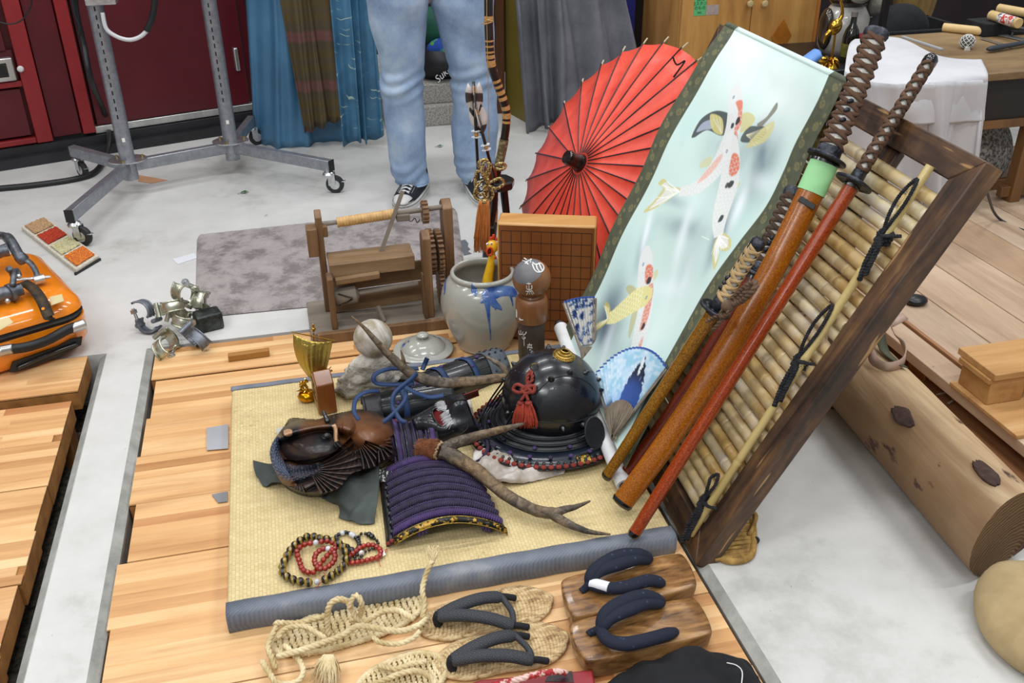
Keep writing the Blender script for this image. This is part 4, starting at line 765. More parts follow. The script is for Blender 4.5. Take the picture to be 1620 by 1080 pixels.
def fish(pts, ws, base, edge, spots, scale_col, fins, tail, patches=()):
    global C
    S = A(SW_, SLn)
    for (f, col, a) in fins: m_ = blobm(f); C = over(C, m_*a, L3(col)); 
    P, w_, T_, N_ = spine(pts, ws)
    tp = [tuple(q) for q in tail]
    m_ = blobm(tp); C = over(C, m_*.9, L3(edge)); cen = np.mean(tail, axis=0)
    m2 = blobm([tuple(cen+(np.array(q)-cen)*.75+(np.array(pts[-1])-cen)*.15) for q in tail]); C = over(C, m2*.8, L3(base))
    for q in np.linspace(.1, .9, 7):      # fin rays
        k = q*(len(tail)-1); i = int(k); e2 = lerp(tail[i], tail[min(i+1, len(tail)-1)], k-i); C = over(C, line([pts[-1], tuple(lerp(pts[-1], e2, .85))], .0008)*.7, L3('#ffffff'))
    poly = [tuple((P[i]+N_[i]*w_[i])/S) for i in range(0, len(P), 3)]+[tuple((P[i]-N_[i]*w_[i])/S) for i in range(len(P)-1, -1, -3)]
    m_ = blobm(poly, .002); C = over(C, m_*.96, L3(base))
    for (sp, col, a) in patches: C = over(C, blobm(sp, .004)*m_*a, L3(col))
    x0 = P.min(0)-.03; x1 = P.max(0)+.03; sel = (X > x0[0]) & (X < x1[0]) & (Y > x0[1]) & (Y < x1[1]); xs, ys = X[sel], Y[sel]
    D = np.hypot(xs[:, None]-P[None, :, 0], ys[:, None]-P[None, :, 1]); i = D.argmin(1); Ls = np.r_[0, np.cumsum(np.linalg.norm(np.diff(P, axis=0), axis=1))]
    a_ = Ls[i]+((xs-P[i, 0])*T_[i, 0]+(ys-P[i, 1])*T_[i, 1]); b_ = (xs-P[i, 0])*N_[i, 0]+(ys-P[i, 1])*N_[i, 1]
    r_s = .0105; row = np.floor(a_/r_s); bb = b_/.0135+.5*(row % 2); fx_ = bb-np.floor(bb)-.5; fy_ = a_/r_s-row; arc = np.abs(np.hypot(fx_*1.3, fy_-.0)-.62) < .085
    sc = np.zeros(U.shape); hd = (Ls[i] > Ls[-1]*.22) & (Ls[i] < Ls[-1]*.97); sc[sel] = (arc & hd)*1.; C = over(C, sc*m_*.75, L3(scale_col))
    for (sp, col, a) in spots: C = over(C, blobm(sp)*a, L3(col))
exec(KOI)
# brocade borders with medallions
brd = 1-(sm(cb-.002, cb+.002, U)*(1-sm(1-cb-.002, 1-cb+.002, U)))
nb_ = fbm(U, V, 60, 5, 2); Cb = L3('#4a4e3a')*(1+.35*nb_[..., None]); 
for side in (0, 1):
    k = 0
    for yy in np.arange(.02, SLn, .048):
        for (ox, oy, rr_) in ((.35 if k % 2 else .62, 0, .0105), (.78 if k % 2 else .25, .018, .006), (.2 if k % 2 else .8, -.012, .004)):
            cx = (ox*cb if side == 0 else 1-cb+ox*cb)*SW_; cy = yy+oy; m = (abs(X-cx) < .016) & (abs(Y-cy) < .016); d = np.hypot(X[m]-cx, Y[m]-cy); an = np.arctan2(Y[m]-cy, X[m]-cx)
            a = np.clip((rr_-d)/.001, 0, 1)*(.12+.5*((np.abs(d-rr_*.85) < .0012)|(np.abs(d-rr_*(.5+.18*np.cos(an*4))) < .0011)|(d < rr_*.15)))
            Cm = Cb[m]; Cb[m] = Cm*(1-a[:, None])+L3('#857c52')*a[:, None]
        k += 1
C = C*(1-brd[..., None])+Cb*brd[..., None]
k = NT('scroll_print', .8); at_ = k.n('ShaderNodeAttribute', attribute_name='Col'); k.col(at_.outputs[0]); M_print = k.m
t = T('hanging_scroll', 'hanging scroll painted with koi in pale green water, draped over the bench', 'scroll', (SG[-1, 0]+SG[-1, -1])/2*A(1, 1, 0))
cols = np.ones((NV*NU, 4), np.float32); cols[:, :3] = C.reshape(-1, 3)
b = MB(); 
me = bpy.data.meshes.new('painted_sheet'); o0 = np.array(t.location); vsx = (SG.reshape(-1, 3)-o0).astype(np.float32)
i_ = np.arange(NV-1)[:, None]*NU+np.arange(NU-1)[None]; q = np.stack([i_, i_+NU, i_+NU+1, i_+1], -1).reshape(-1, 4)
me.vertices.add(len(vsx)); me.vertices.foreach_set('co', vsx.ravel()); me.loops.add(q.size); me.loops.foreach_set('vertex_index', q.ravel().astype(np.int32)); me.polygons.add(len(q)); me.polygons.foreach_set('loop_start', np.arange(0, q.size, 4, dtype=np.int32)); me.polygons.foreach_set('use_smooth', np.ones(len(q), bool)); me.update(calc_edges=True)
ca = me.color_attributes.new('Col', 'FLOAT_COLOR', 'POINT'); ca.data.foreach_set('color', cols.ravel()); me.materials.append(M_print)
o = bpy.data.objects.new('painted_sheet', me); SC.collection.objects.link(o); o.parent = t
# paper back, folded over the top rail
M_paper = pm('scroll_backing', '#c4dad4', '#cfe0da', 8, rough=.85)
Gb = SG[::20, ::20]-FN*.0015*np.sign(1); MB().grid(Gb).build('paper_backing', M_paper, t, smooth=180)
M_broc = pm('brocade_back', '#454a3c', '#545a48', 40, rough=.8); top = SG[0]; rows = [top, top+fs*.012-FN*.006, top+fs*.014-FN*.03, top-FN*.055-fs*.01, top-FN*.062-fs*.09]
for a_, b_, m_ in ((0, int(NU*cb), M_broc), (int(NU*cb), int(NU*(1-cb)), M_paper), (int(NU*(1-cb)), NU-1, M_broc)):
    MB().grid([[r_[j] for j in np.linspace(a_, b_, 20).astype(int)] for r_ in rows]).build('folded_back', m_, t, smooth=180, solid=.002)
# roller at the foot of the scroll
ra, rb_ = SG[-1, 0], SG[-1, -1]; dd = unit(rb_-ra)
ra2, rb2 = ra-dd*.03, rb_+dd*.0; ra2[2] = max(ra2[2], .07); rb2[2] = .07; 
MB().tube([ra2, rb2], .019, 24).build('paper_roll', pm('white_scroll_roll', '#d2d3d4', '#dddddd', 5, rough=.7), t, smooth=50)
for p, s in ((ra2, -1), (rb2, 1)): MB().tube([p, p+dd*s*.012, p+dd*s*.022], [.013, .016, .012], 16).build('roller_knob', M_blackp, t)
# ================================================================ swords leaning on the bench
def extend(P0, Q, px, py):
    d = unit(Q-P0); r = unit(ray(px, py)); w_ = P0-CAM; a, b_, c = np.dot(d, d), np.dot(d, r), np.dot(r, r); den = a*c-b_*b_
    s = (b_*np.dot(r, w_)-c*np.dot(d, w_))/den; return P0+d*s
def along(P0, P1, px, py): q = extend(P0, P1, px, py); return float(np.linalg.norm(q-P0))
M_iron = pm('patinated_iron', '#24262b', '#4b4d54', 60, rough=.38, metal=.8, bump=.6, bs=140)
M_bcap = pm('black_horn', '#0b0b0d', rough=.2, coat=.6)
M_ray = NT('white_rayskin', .45); q = M_ray.n('ShaderNodeTexVoronoi', {'Vector': M_ray.obj(), 'Scale': 600.}); M_ray.col(M_ray.ramp(q.outputs[0], [(.2, '#d8d5cd'), (.6, '#a19d94')]).outputs[0]); M_ray.bump(q.outputs[0], -.5, .001); M_ray = M_ray.m
def saya(name, c1, c2, c3):
    k = NT(name, .28, 0, .15, .35); v = k.obj(); n1 = k.noise(v, 330, 2, .5); n2 = k.noise(v, 5, 3); f = k.math('ADD', k.math('MULTIPLY', n1.outputs[0], .75), k.math('MULTIPLY', n2.outputs[0], .25)); k.col(k.ramp(f, [(.36, c1), (.52, c2), (.72, c3)]).outputs[0]); return k.m
M_s1 = saya('orange_lacquer', '#7d4004', '#965408', '#b3701c'); M_s2 = saya('red_brown_lacquer', '#702404', '#8f3608', '#ab4c18'); M_s3 = saya('amber_lacquer', '#553607', '#83560e', '#a87a26'); M_s4 = saya('chestnut_lacquer', '#541a08', '#6c250b', '#843314')
def wrapm(name, c1, c2):
    k = NT(name, .85); v = k.obj(); k.col(k.ramp(k.noise(v, 30, 4).outputs[0], [(.35, c1), (.65, c2)]).outputs[0]); wv = k.n('ShaderNodeTexWave', {'Vector': v, 'Scale': 230., 'Distortion': .5}, wave_type='BANDS', bands_direction='DIAGONAL'); k.bump(wv.outputs[0], .4, .001); return k.m
M_wbr = wrapm('brown_silk_braid', '#4a3222', '#654833'); M_wtan = wrapm('tan_silk_braid', '#9d8256', '#bfa274'); M_wdk = wrapm('dark_brown_braid', '#3b2b20', '#574230')
M_kbrown = pm('brown_cord', '#4e3a2a', '#6b5340', 40, rough=.9, bump=.3)
def sword(label, P0, P1, gpx, wd, hw, ht, ms, mw, pitch=.034, sori=.018, hhw=.016, hht=.011, tape=None, slot=None, nw=4, bw=.0085, capm=M_iron, tsr=.042, cat='sword', menuki=True):
    L = np.linalg.norm(P1-P0); ax = (P1-P0)/L; wd = unit(wd-ax*np.dot(wd, ax)); nd = np.cross(ax, wd); sg = along(P0, P1, *gpx)
    def pt(s): x = s/L; return P0+ax*s+wd*sori*(4*x*(1-x))
    t = T('sheathed_sword', label, cat, A(P0[0], P0[1], P0[2]))
    n = 30; ss = np.linspace(.012, sg-.006, n)
    sh = MB().tube([pt(s) for s in ss], np.linspace(ht*.86, ht, n), 28, up=wd, asp=hw/ht).build('scabbard', ms, t, smooth=50)
    MB().tube([pt(s) for s in (-.001, .002, .008, .0125)], [ht*.5, ht*.82, ht*.90, ht*.90], 28, up=wd, asp=hw/ht).build('end_cap', M_bcap, t, smooth=50)
    MB().tube([pt(s) for s in (sg-.012, sg-.0055)], ht*1.12, 28, up=wd, asp=hw/ht).build('mouth_collar', M_bcap, t, smooth=50)
    T_ = unit(pt(sg+.01)-pt(sg-.01)); F_ = frame_m(pt(sg), wd, np.cross(T_, wd), T_)
    b = MB(F_); N_ = 48; prof = []
    G = [[(rr*(1+.035*math.cos(4*a))*math.cos(a), rr*(1+.035*math.cos(4*a))*math.sin(a)*.95, z) for a in np.linspace(0, 2*PI, N_, endpoint=False)] for rr, z in ((.008, -.0022), (tsr*.80, -.0022), (tsr*.86, -.0036), (tsr*.97, -.0036), (tsr, -.0015), (tsr, .0015), (tsr*.97, .0036), (tsr*.86, .0036), (tsr*.80, .0022), (.008, .0022))]
    b.grid(G, cv=True); g = b.build('guard', M_iron, t, smooth=45)
    for k in range(8):
        a = k*PI/4+.2; MB(F_).sph((tsr*.55*math.cos(a), tsr*.55*math.sin(a), .002), (.006, .004, .0022), 8, 6).build('carved_boss', M_iron, g)
    he = L-.012
    MB().tube([pt(s) for s in (sg+.0036, sg+.006, sg+.024, sg+.027)], [hht*1.08, hht*1.16, hht*1.1, hht*1.0], 24, up=wd, asp=hhw/hht).build('hilt_collar', M_iron, t, smooth=45)
    hs = np.linspace(sg+.024, he, 16); MB().tube([pt(s) for s in hs], hht*.9, 20, up=wd, asp=hhw/hht).build('rayskin_grip', M_ray, t, smooth=60)
    MB().tube([pt(s) for s in (he-.010, he-.004, he+.006, he+.012)], [hht*1.05, hht*1.15, hht*1.12, hht*.8], 24, up=wd, asp=hhw/hht).build('pommel_cap', capm, t, smooth=45)
    s0, s1 = sg+.026, he-.006
    for h in range(nw):
        sgn = 1 if h % 2 == 0 else -1; ph = (h//2)*2*PI/(nw/2); m = int((s1-s0)/pitch*26); rows = []
        for i in range(m+1):
            s = s0+(s1-s0)*i/m; a = sgn*(2*PI*(s-s0)/pitch)+ph; lift = 1.06+.04*math.cos(a*2+(PI if sgn < 0 else 0)); c, s_ = math.cos(a), math.sin(a)
            row = []
            for k, o_ in enumerate((-bw/2, -bw/4, 0, bw/4, bw/2)):
                tuck = (1-.75*abs(s_))*1.15*0+1.; l2 = lift+(.02 if k in (1, 2, 3) else -.04)+.08*abs(c)
                row.append(pt(s+o_*(.75+.5*abs(s_)))+(wd*hhw*c+nd*hht*s_)*l2)
            rows.append(row)
        MB().grid(rows).build('grip_wrap', mw, t, smooth=60, solid=.001)
    if menuki:
        for q in (.30, .38, .45): s = sg+(he-sg)*q; vd = unit(CAM-pt(s)); vd = vd*1.; MB().sph(pt(s)+nd*np.sign(np.dot(vd, nd))*hht*1.0, (.008, .005, .006), 12, 8).build('grip_ornament', M_iron, t, smooth=180)
    if tape:
        a_, b_ = along(P0, P1, *tape[0]), along(P0, P1, *tape[1]); MB().tube([pt(s) for s in np.linspace(a_, b_, 6)], ht*1.07, 28, up=wd, asp=hw/ht*1.0, cap=False).build('green_tape', pm('pale_green_tape', '#8fca8d', '#9ad498', 5, rough=.6), t, smooth=60, label='pale green masking tape band')
    if slot:
        s = along(P0, P1, *slot); vd = unit(CAM-pt(s)); nn_ = nd*np.sign(np.dot(vd, nd)); MB(frame_m(pt(s)+nn_*(ht*.93), wd, ax, nn_)).prism([(hw*.75, -.006), (hw*.75, .006), (-hw*.55, .010), (-hw*.62, -.002)], np.eye(4), 0, .0035).build('cord_slot', M_bcap, t, bev=.001)
    return t, pt, sg, wd, nd
view = unit(CAM-A(.9, 1.6, .4))
P0 = at(981, 799, .072); Q = onf(1324, 165, .085); P1 = extend(P0, Q, 1390, 44); ax1 = unit(P1-P0); w1_ = np.cross(ax1, view)
K1 = sword('longest sword with orange lacquered scabbard, green tape and brown wrapped grip', P0, P1, (1307, 250), w1_, .0275, .016, M_s1, M_wbr, pitch=.040, sori=.045, hhw=.0225, hht=.013, bw=.0080, tape=((1276, 302), (1302, 258)), slot=(1277, 325))
P0 = at(1000, 849, .066); Q = onf(1397, 215, .03); P1 = extend(P0, Q, 1478, 90); ax2 = unit(P1-P0)
K2 = sword('sword with slim red-brown scabbard and zigzag brown grip seen edge-on', P0, P1, (1348, 288), view, .021, .0155, M_s2, M_wbr, pitch=.040, sori=.0, hhw=.021, hht=.0125, bw=.0092, tsr=.04, menuki=False, capm=M_bcap)
P0 = at(958, 756, .080); Q = onf(1150, 460, .175); P1 = extend(P0, Q, 1203, 378); ax3 = unit(P1-P0)
K3 = sword('short sword with tan wrapped grip and dark amber scabbard over the scroll edge', P0, P1, (1127, 486), view+.5*np.cross(unit(P1-P0), view), .017, .014, M_s3, M_wtan, pitch=.034, hhw=.0165, hht=.013, sori=.0, tsr=.036, bw=.0078)
P0 = at(984, 760, .066); Q = onf(1179, 430, .075); P1 = extend(P0, Q, 1258, 296); ax4 = unit(P1-P0)
K4 = sword('sword with chestnut scabbard and dark brown grip half hidden behind the longest one', P0, P1, (1185, 428), np.cross(ax4, view), .021, .013, M_s4, M_wdk, pitch=.036, hhw=.0185, hht=.012, sori=.026, bw=.0080)
# brown cord bow tied round the two short swords
c = lerp(extend(K3[0].location and np.array(K3[0].location), np.array(K3[1](K3[2])), 1127, 486), onf(1150, 480, .19), 0); c = onf(1152, 482, .175)
t = T('cord_bow', 'brown silk cord bow tied round the guard of the tan sword', 'cord', c)
def pxs(l, off): return [onf(x, y, off+d) for x, y, d in l]
for pts in ([(1150, 485, 0), (1165, 465, .01), (1185, 450, .012), (1180, 462, .012), (1160, 480, .006)], [(1150, 485, 0), (1175, 475, .014), (1195, 455, .016), (1192, 446, .016), (1170, 462, .012), (1152, 482, .004)]):
    MB().rope(catm(pxs(pts, .20), 8), .006, .02, 2, 7).build('loop', M_kbrown, t, smooth=60)
for pts in ([(1148, 488, 0), (1138, 498, .006), (1118, 508, .004)], [(1150, 490, 0), (1142, 505, .004), (1128, 522, .0)], [(1146, 480, .01), (1152, 495, .012), (1140, 500, .008), (1148, 478, .01)]):
    MB().rope(catm(pxs(pts, .20), 8), .0045, .02, 2, 7).build('tail', M_kbrown, t, smooth=60)
MB().sph(onf(1152, 484, .21), (.014, .014, .012), 12, 8).build('bow_knot', M_kbrown, t, smooth=180)
# ================================================================ parasol
uc = A(.961, 2.709, .391); th_, ph_ = -2.947, .526; ur, uh = .447, .115
un = A(math.cos(th_)*math.cos(ph_), math.sin(th_)*math.cos(ph_), math.sin(ph_)); uu = unit(np.cross((0, 0, 1), un)); uv = np.cross(un, uu)
t = T('paper_parasol', 'open red oiled-paper parasol with black ribs leaning behind the game board', 'parasol', (uc[0]-.2, uc[1], 0))
NR = 28; a0, da = -2.785, -2*PI/NR
def up(r_, a, o=0.): return uc+(uu*math.cos(a)+uv*math.sin(a))*r_*ur+un*(uh*(1-r_**1.15)+o)
M_redp = NT('red_oiled_paper', .42); v = M_redp.obj(); n1 = M_redp.noise(v, 14, 5, .7); M_redp.col(M_redp.ramp(n1.outputs[0], [(.3, '#d8402e'), (.7, '#ea5a44')]).outputs[0]); M_redp.bump(n1.outputs[0], .3, .004); M_redp = M_redp.m
G = [[up(r_, a0+da*(i/4), -.012*r_*(abs(math.sin(PI*i/4)))**.7) for r_ in (.05, .2, .4, .6, .8, .97)] for i in range(NR*4)]
MB().grid(G, cu=True).build('paper_canopy', M_redp, t, smooth=30, solid=.0012)
M_rib = pm('black_lacquer_rib', '#120b0f', '#2a1c26', 120, rough=.3); M_tip = pm('bare_bamboo_tip', '#b9ab8c', rough=.6)
for i in range(NR):
    a = a0+da*i; rb = MB().tube([up(.08, a, .002), up(.5, a, .0015), up(.985, a, .0015)], [.0016, .0024, .0024], 6).build('rib', M_rib, t, smooth=60)
    MB().tube([up(.975, a, -.001), up(1.03, a, -.004)], .0026, 6).build('rib_tip', M_tip, rb)
Mx = zframe(up(.0, 0, 0), un)
MB(Mx).lathe([(.026, -.012), (.030, -.004), (.027, .006), (.022, .03), (.024, .044), (.020, .052), (.0, .053)], 20).build('top_cap', M_bcap, t, smooth=50)
MB().tube([uc+un*.10, uc-un*.12], .008, 10).build('handle_shaft', M_rib, t)
for (x, y) in ((1073, 105), (988, 290), (982, 318)):
    p = onp(x, y, uc, un, .03); MB().rope(catm([p+A(-.02, 0, .03), p+A(-.005, .0, .005), p+A(.02, 0, .015), p+A(.0, -.005, -.01), p+A(-.012, 0, -.03)], 6), .003, .012, 2, 5).build('tie_cord', M_palm, t, smooth=60)
# ================================================================ game board
M_kaya = wood('kaya_wood_end', '#b98548', '#cb9a5c', axis=0, sc=12, stretch=.06, rough=.3, coat=.2, bump=.05); M_kayf = NT('aged_kaya_face', .33, 0, .15)
v = M_kayf.obj(); n1 = M_kayf.noise(M_kayf.obj((1, 1, .08)), 14, 4); M_kayf.col(M_kayf.ramp(n1.outputs[0], [(.35, '#75401c'), (.65, '#875026')]).outputs[0]); M_kayf = M_kayf.m
f0, f1 = at(795, 484, 0), at(932, 535, 0); bl = aty(787, 325, f0[1])[0], f0; 
B0 = A(.553, 2.47, 0); B1 = A(.818, 2.372, 0); bdir = unit(B1-B0); bn = A(bdir[1], -bdir[0], 0); ztop = float(aty(946, 358, B1[1])[2]); wl_ = float(np.linalg.norm(B1-B0)); thb = .085
t = T('shogi_board', 'thick wooden game board with ruled grid standing on edge under the parasol', 'board', tuple((B0+B1)/2))
MBd = frame_m(B0, bdir, -bn, (0, 0, 1)); b = MB(MBd); b.box(0, wl_, 0, thb, 0, ztop); b.build('block', [M_kaya], t, bev=.006)
b = MB(MBd); b.box(.005, wl_-.005, -.0006, .004, .003, ztop-.006); b.build('playing_face', M_kayf, t)
b = MB(MBd); b.box(wl_-.003, wl_+.0006, .005, thb-.005, .003, ztop-.006); b.build('side_face', pm('reddish_side', '#7a4026', '#8d5230', 8, (1, 1, .2), rough=.25, coat=.2), t)
M_ink = pm('black_ink_line', '#1e120a', rough=.6); b = MB(MBd); mx, mz, top_ = .012, .03, ztop-.022
for i in range(10): x = mx+(wl_-2*mx)*i/9; b.box(x-.0007, x+.0007, -.0012, 0, mz, top_)
for j in range(10): z = mz+(top_-mz)*j/9; b.box(mx, wl_-mx, -.0012, 0, z-.0007, z+.0007)
o = b.build('ruled_grid', M_ink, t, smooth=0); o['kind'] = 'stuff'
# ================================================================ spinning machine
M_mw = wood('old_machine_wood', '#5a442e', '#7b5f40', '#957b5c', axis=0, sc=10, rough=.6, bump=.25); M_mwv = wood('old_machine_upright', '#4e3823', '#6e4f30', '#87684a', axis=2, sc=10, rough=.6, bump=.25); M_mg = wood('greyed_base_board', '#6f655a', '#857a6c', axis=0, sc=8, rough=.8, bump=.2)
X0, X1 = .0, .435; yf, yb_ = 2.575, 2.80
t = T('ginning_machine', 'old wooden hand-cranked spinning machine with toothed wheels on the grey rug edge', 'machine', ((X0+X1)/2, 2.69, 0))
MB().box(X0, X1, yf+.004, yb_, .001, .03).build('base_board', M_mg, t, bev=.004); MB().box(X0+.02, X1+.02, yf-.016, yf+.003, .001, .034).build('base_rail', M_mwv, t, bev=.003)
def plate(pl_, name, x, w_, mat=M_mwv):      # pl_: (y,z) outline of an upright plank, thickness along x
    return MB(frame_m((x, 0, 0), (0, 1, 0), (0, 0, 1), (1, 0, 0))).prism(pl_, np.eye(4), 0, w_).build(name, mat, t, bev=.003)
def zx(px, py, Y): q = aty(px, py, Y); return q[0], q[2]
xl, zl_ = zx(497, 340, 2.74); plate([(2.71, .03), (2.77, .03), (2.765, zl_), (2.755, zl_+.012), (2.715, zl_)], 'tall_upright', xl-.0, .02)
xs2, zs2 = zx(524, 440, 2.60); plate([(2.585, .03), (2.64, .03), (2.64, zs2), (2.63, zs2+.006), (2.59, zs2)], 'short_upright', zx(531, 530, 2.60)[0]-.008, .018)
MB().box(xl-.03, xl+.002, 2.70, 2.75, zl_-.12, zl_-.03).build('bearing_block', M_mwv, t, bev=.003); MB().box(xl+.018, xl+.034, 2.715, 2.75, zl_-.065, zl_-.03).build('bearing_block', M_mwv, t, bev=.003)
xr, zr = zx(668, 375, 2.61); plate([(2.59, .03), (2.645, .03), (2.645, zr), (2.62, zr+.02), (2.59, zr)], 'front_upright', xr-.004, .026); xr2, zr2 = zx(700, 325, 2.74); plate([(2.71, .03), (2.78, .03), (2.78, zr2), (2.75, zr2+.02), (2.71, zr2)], 'tall_upright', xr2-.004, .03)
plate([(2.585, .03), (2.63, .03), (2.63, zr-.12), (2.60, zr-.115)], 'short_upright', zx(672, 500, 2.60)[0]-.002, .014)
xa, za = zx(520, 418, 2.64); xb2, zb2 = zx(655, 402, 2.64)
def slabm(p, q, y0_, y1_, hh, name): b = MB(); b.obox(((p[0]+q[0])/2, (y0_+y1_)/2, (p[1]+q[1])/2-hh/2), ((q[0]-p[0])/2, 0, (q[1]-p[1])/2), (0, (y1_-y0_)/2, 0), (0, 0, hh/2)); return b.build(name, M_mw, t, bev=.002)
slabm((xa, za), (xb2, zb2), 2.63, 2.655, .045, 'cross_board'); slabm((xa, za-.004), (xb2, zb2-.004), 2.655, 2.74, .016, 'cross_board')
slabm((xa+.005, .165), (xb2+.03, .175), 2.70, 2.71, .065, 'rear_board'); slabm((xa+.005, .098), (xb2+.03, .108), 2.692, 2.702, .066, 'rear_board'); slabm(zx(530, 441, 2.62), zx(600, 430, 2.62), 2.61, 2.63, .018, 'batten')
c0 = aty(529, 470, 2.64); c1 = aty(563, 464, 2.64); MB().tube([c0, c0+(c1-c0)*.1, c1, c1+(c1-c0)*.15], [.024, .029, .029, .012], 28).build('drum', M_mg, t, smooth=45)
dv = c1-c0
for sgn in (-1, 1): MB().tube([c0+dv*.15+A(0, -.0275, .0), c0+dv*.7+A(0, -.0295, 0)*.8+A(0, 0, sgn*.018)][::1] if 0 else [c0+dv*.18+A(0, -.023, sgn*.0198), c0+dv*.5+A(0, -.029, sgn*.011), c0+dv*.8+A(0, -.0305, sgn*.001)], .0026, 6).build('painted_chevron', M_bcap, t)
MB().tube([c1, aty(661, 448, 2.64)], .0085, 12).build('drum_axle', M_mg, t, smooth=60); MB().bar(aty(597, 484, 2.62), A(aty(607, 503, 2.60)[0], 2.60, .03), .012, .014).build('brace', M_mg, t, bev=.002)
r0_, r1_ = aty(533, 352, 2.735), aty(624, 338, 2.735); MB().tube([r0_, r1_], .0145, 20).build('cane_roller', None or pm('wound_cane', '#a9824b', '#c49a60', 60, rough=.5), t, smooth=50)
rr_ = MB(); 
for k_ in range(19): q = lerp(r0_, r1_, (k_+.5)/19); rr_.tube([q-(r1_-r0_)*.018, q, q+(r1_-r0_)*.018], [.0146, .0162, .0146], 14, cap=False)
rr_.build('cane_winding', pm('wound_cane_light', '#b48c53', '#cfa76c', 60, rough=.5), t, smooth=80, kind='stuff')
ax0 = aty(512, 355, 2.735); MB().tube([ax0, r0_], .0055, 10).build('axle', M_mg, t); MB().tube([r1_, aty(700, 327, 2.735)], .008, 10).build('axle', M_mg, t); MB().bar(r1_+A(.004, 0, -.012), r1_+A(.045, 0, -.012), .03, .022).build('bearing', M_mg, t, bev=.003)
def cog(c, r, n_, w_, name):
    pl_ = []
    for i in range(n_):
        for k_, rr in ((0, .82), (.12, 1.), (.5, 1.), (.62, .82)): a = 2*PI*(i+k_)/n_; pl_.append((r*rr*math.cos(a), r*rr*math.sin(a)))
    return MB(frame_m(c, (0, 1, 0), (0, 0, 1), (1, 0, 0))).prism(pl_, np.eye(4), -w_/2, w_/2).build(name, M_mwv, t, smooth=0)
cog(aty(672, 335, 2.735), .036, 14, .018, 'toothed_wheel'); cog(aty(681, 398, 2.70), .072, 26, .016, 'toothed_wheel'); cog(aty(694, 398, 2.70), .072, 26, .016, 'toothed_wheel'); cog(aty(698, 455, 2.67), .062, 26, .014, 'toothed_wheel')
MB().tube(catm([aty(640, 343, 2.73), aty(650, 350, 2.72), aty(656, 345, 2.72), aty(660, 352, 2.72), aty(664, 347, 2.72)], 6), .0015, 5).build('wire_hook', M_blackp, t); MB().bar(aty(637, 302, 2.73), aty(603, 398, 2.70), .004, .012, up=(1, 0, 0)).build('bamboo_strip', M_mg, t)
# ================================================================ jar, lid, rubber chicken, kokeshi
M_stw = NT('grey_stoneware_glaze', .22, 0, .5)
v = M_stw.obj(); n1 = M_stw.noise(v, 5, 4); cg = M_stw.ramp(n1.outputs[0], [(.3, '#97968c'), (.7, '#a9a9a2')]).outputs[0]; n2 = M_stw.noise(v, 120, 2); M_stw.col(M_stw.mix(M_stw.math('MULTIPLY', n2.outputs[0], .15), cg, '#6e6c62')); M_stw = M_stw.m
jc = A(.505, 2.455, 0); t = T('stoneware_jar', 'big grey glazed stoneware jar with blue dripping brushwork and open mouth', 'jar', tuple(jc))
JZ = .225; prof = [(0, .0), (.070, .0), (.078, .008), (.090, .035), (.110, .085), (.1185, .125), (.115, .160), (.104, .190), (.090, .2065), (.085, .211), (.088, .216), (.0885, .222), (.084, .227), (.079, .2265), (.077, .220), (.080, .208), (.100, .185), (.108, .15), (.108, .11), (.085, .03), (.06, .012), (0, .012)]
pp = catm([(p[0]*1.06, p[1]*1.04, 0) for p in prof], 3); MB(frame_m(jc, (1, 0, 0), (0, 1, 0), (0, 0, 1))).lathe([(max(q[0], 0), q[1]) for q in pp], 56, cap=False).build('jar_body', M_stw, t, smooth=60)
M_cob = pm('cobalt_brushwork', '#1d3f86', '#54729f', 30, rough=.25, coat=.4)
outp = [q for q in pp[:40]]
def jpt(px, py, lift=.0006):          # point of the jar surface seen from the photograph
    r = unit(ray(px, py)); s = 2.0
    zz = np.array([q[1] for q in pp[3:37]]); rr = np.array([q[0] for q in pp[3:37]])
    for k_ in range(1500):
        p = CAM+r*s; d = math.hypot(p[0]-jc[0], p[1]-jc[1])
        if 0 < p[2] < .235 and d < np.interp(p[2], zz, rr): break
        s += .0015
    d_ = A(p[0]-jc[0], p[1]-jc[1], 0); return A(jc[0], jc[1], p[2])+unit(d_)*(np.interp(p[2], zz, rr)+lift)
def jsnap(q, o): d = unit(A(q[0]-jc[0], q[1]-jc[1], 0)); return A(jc[0], jc[1], q[2])+d*(np.interp(q[2], [x[1] for x in pp[3:37]], [x[0] for x in pp[3:37]])+o)
def jstroke(pts, ws, name='brushwork'):
    P = catm([jpt(*q) for q in pts], 5); W_ = np.interp(np.linspace(0, 1, len(P)), np.linspace(0, 1, len(ws)), ws); T_ = np.gradient(np.array(P), axis=0); rows = []
    for p, w_, tt in zip(P, W_, T_): nn_ = unit(A(p[0]-jc[0], p[1]-jc[1], .0)); s_ = unit(np.cross(nn_, tt)); rows.append([jsnap(p+s_*w_*k_, .0003 if abs(k_) == 1 else .0009) for k_ in (-1, -.6, 0, .6, 1)])
    MB().grid(rows).build(name, M_cob, t, smooth=180)
jstroke([(747, 448), (750, 456), (752, 462), (753, 468)], [.001, .009, .008, .001]); jstroke([(762, 468), (775, 464), (788, 460), (800, 460), (812, 462), (817, 468)], [.005, .017, .014, .012, .015, .006])
jstroke([(760, 478), (770, 474), (772, 490), (774, 510), (776, 530), (776, 538)], [.002, .012, .006, .003, .002, .002]); jstroke([(776, 470), (782, 480), (790, 486), (794, 490)], [.010, .011, .006, .001]); jstroke([(783, 480), (784, 490)], [.004, .002]); jstroke([(803, 462), (808, 470), (811, 484)], [.006, .004, .0015]); jstroke([(707, 440), (704, 456), (703, 466)], [.004, .006, .002])
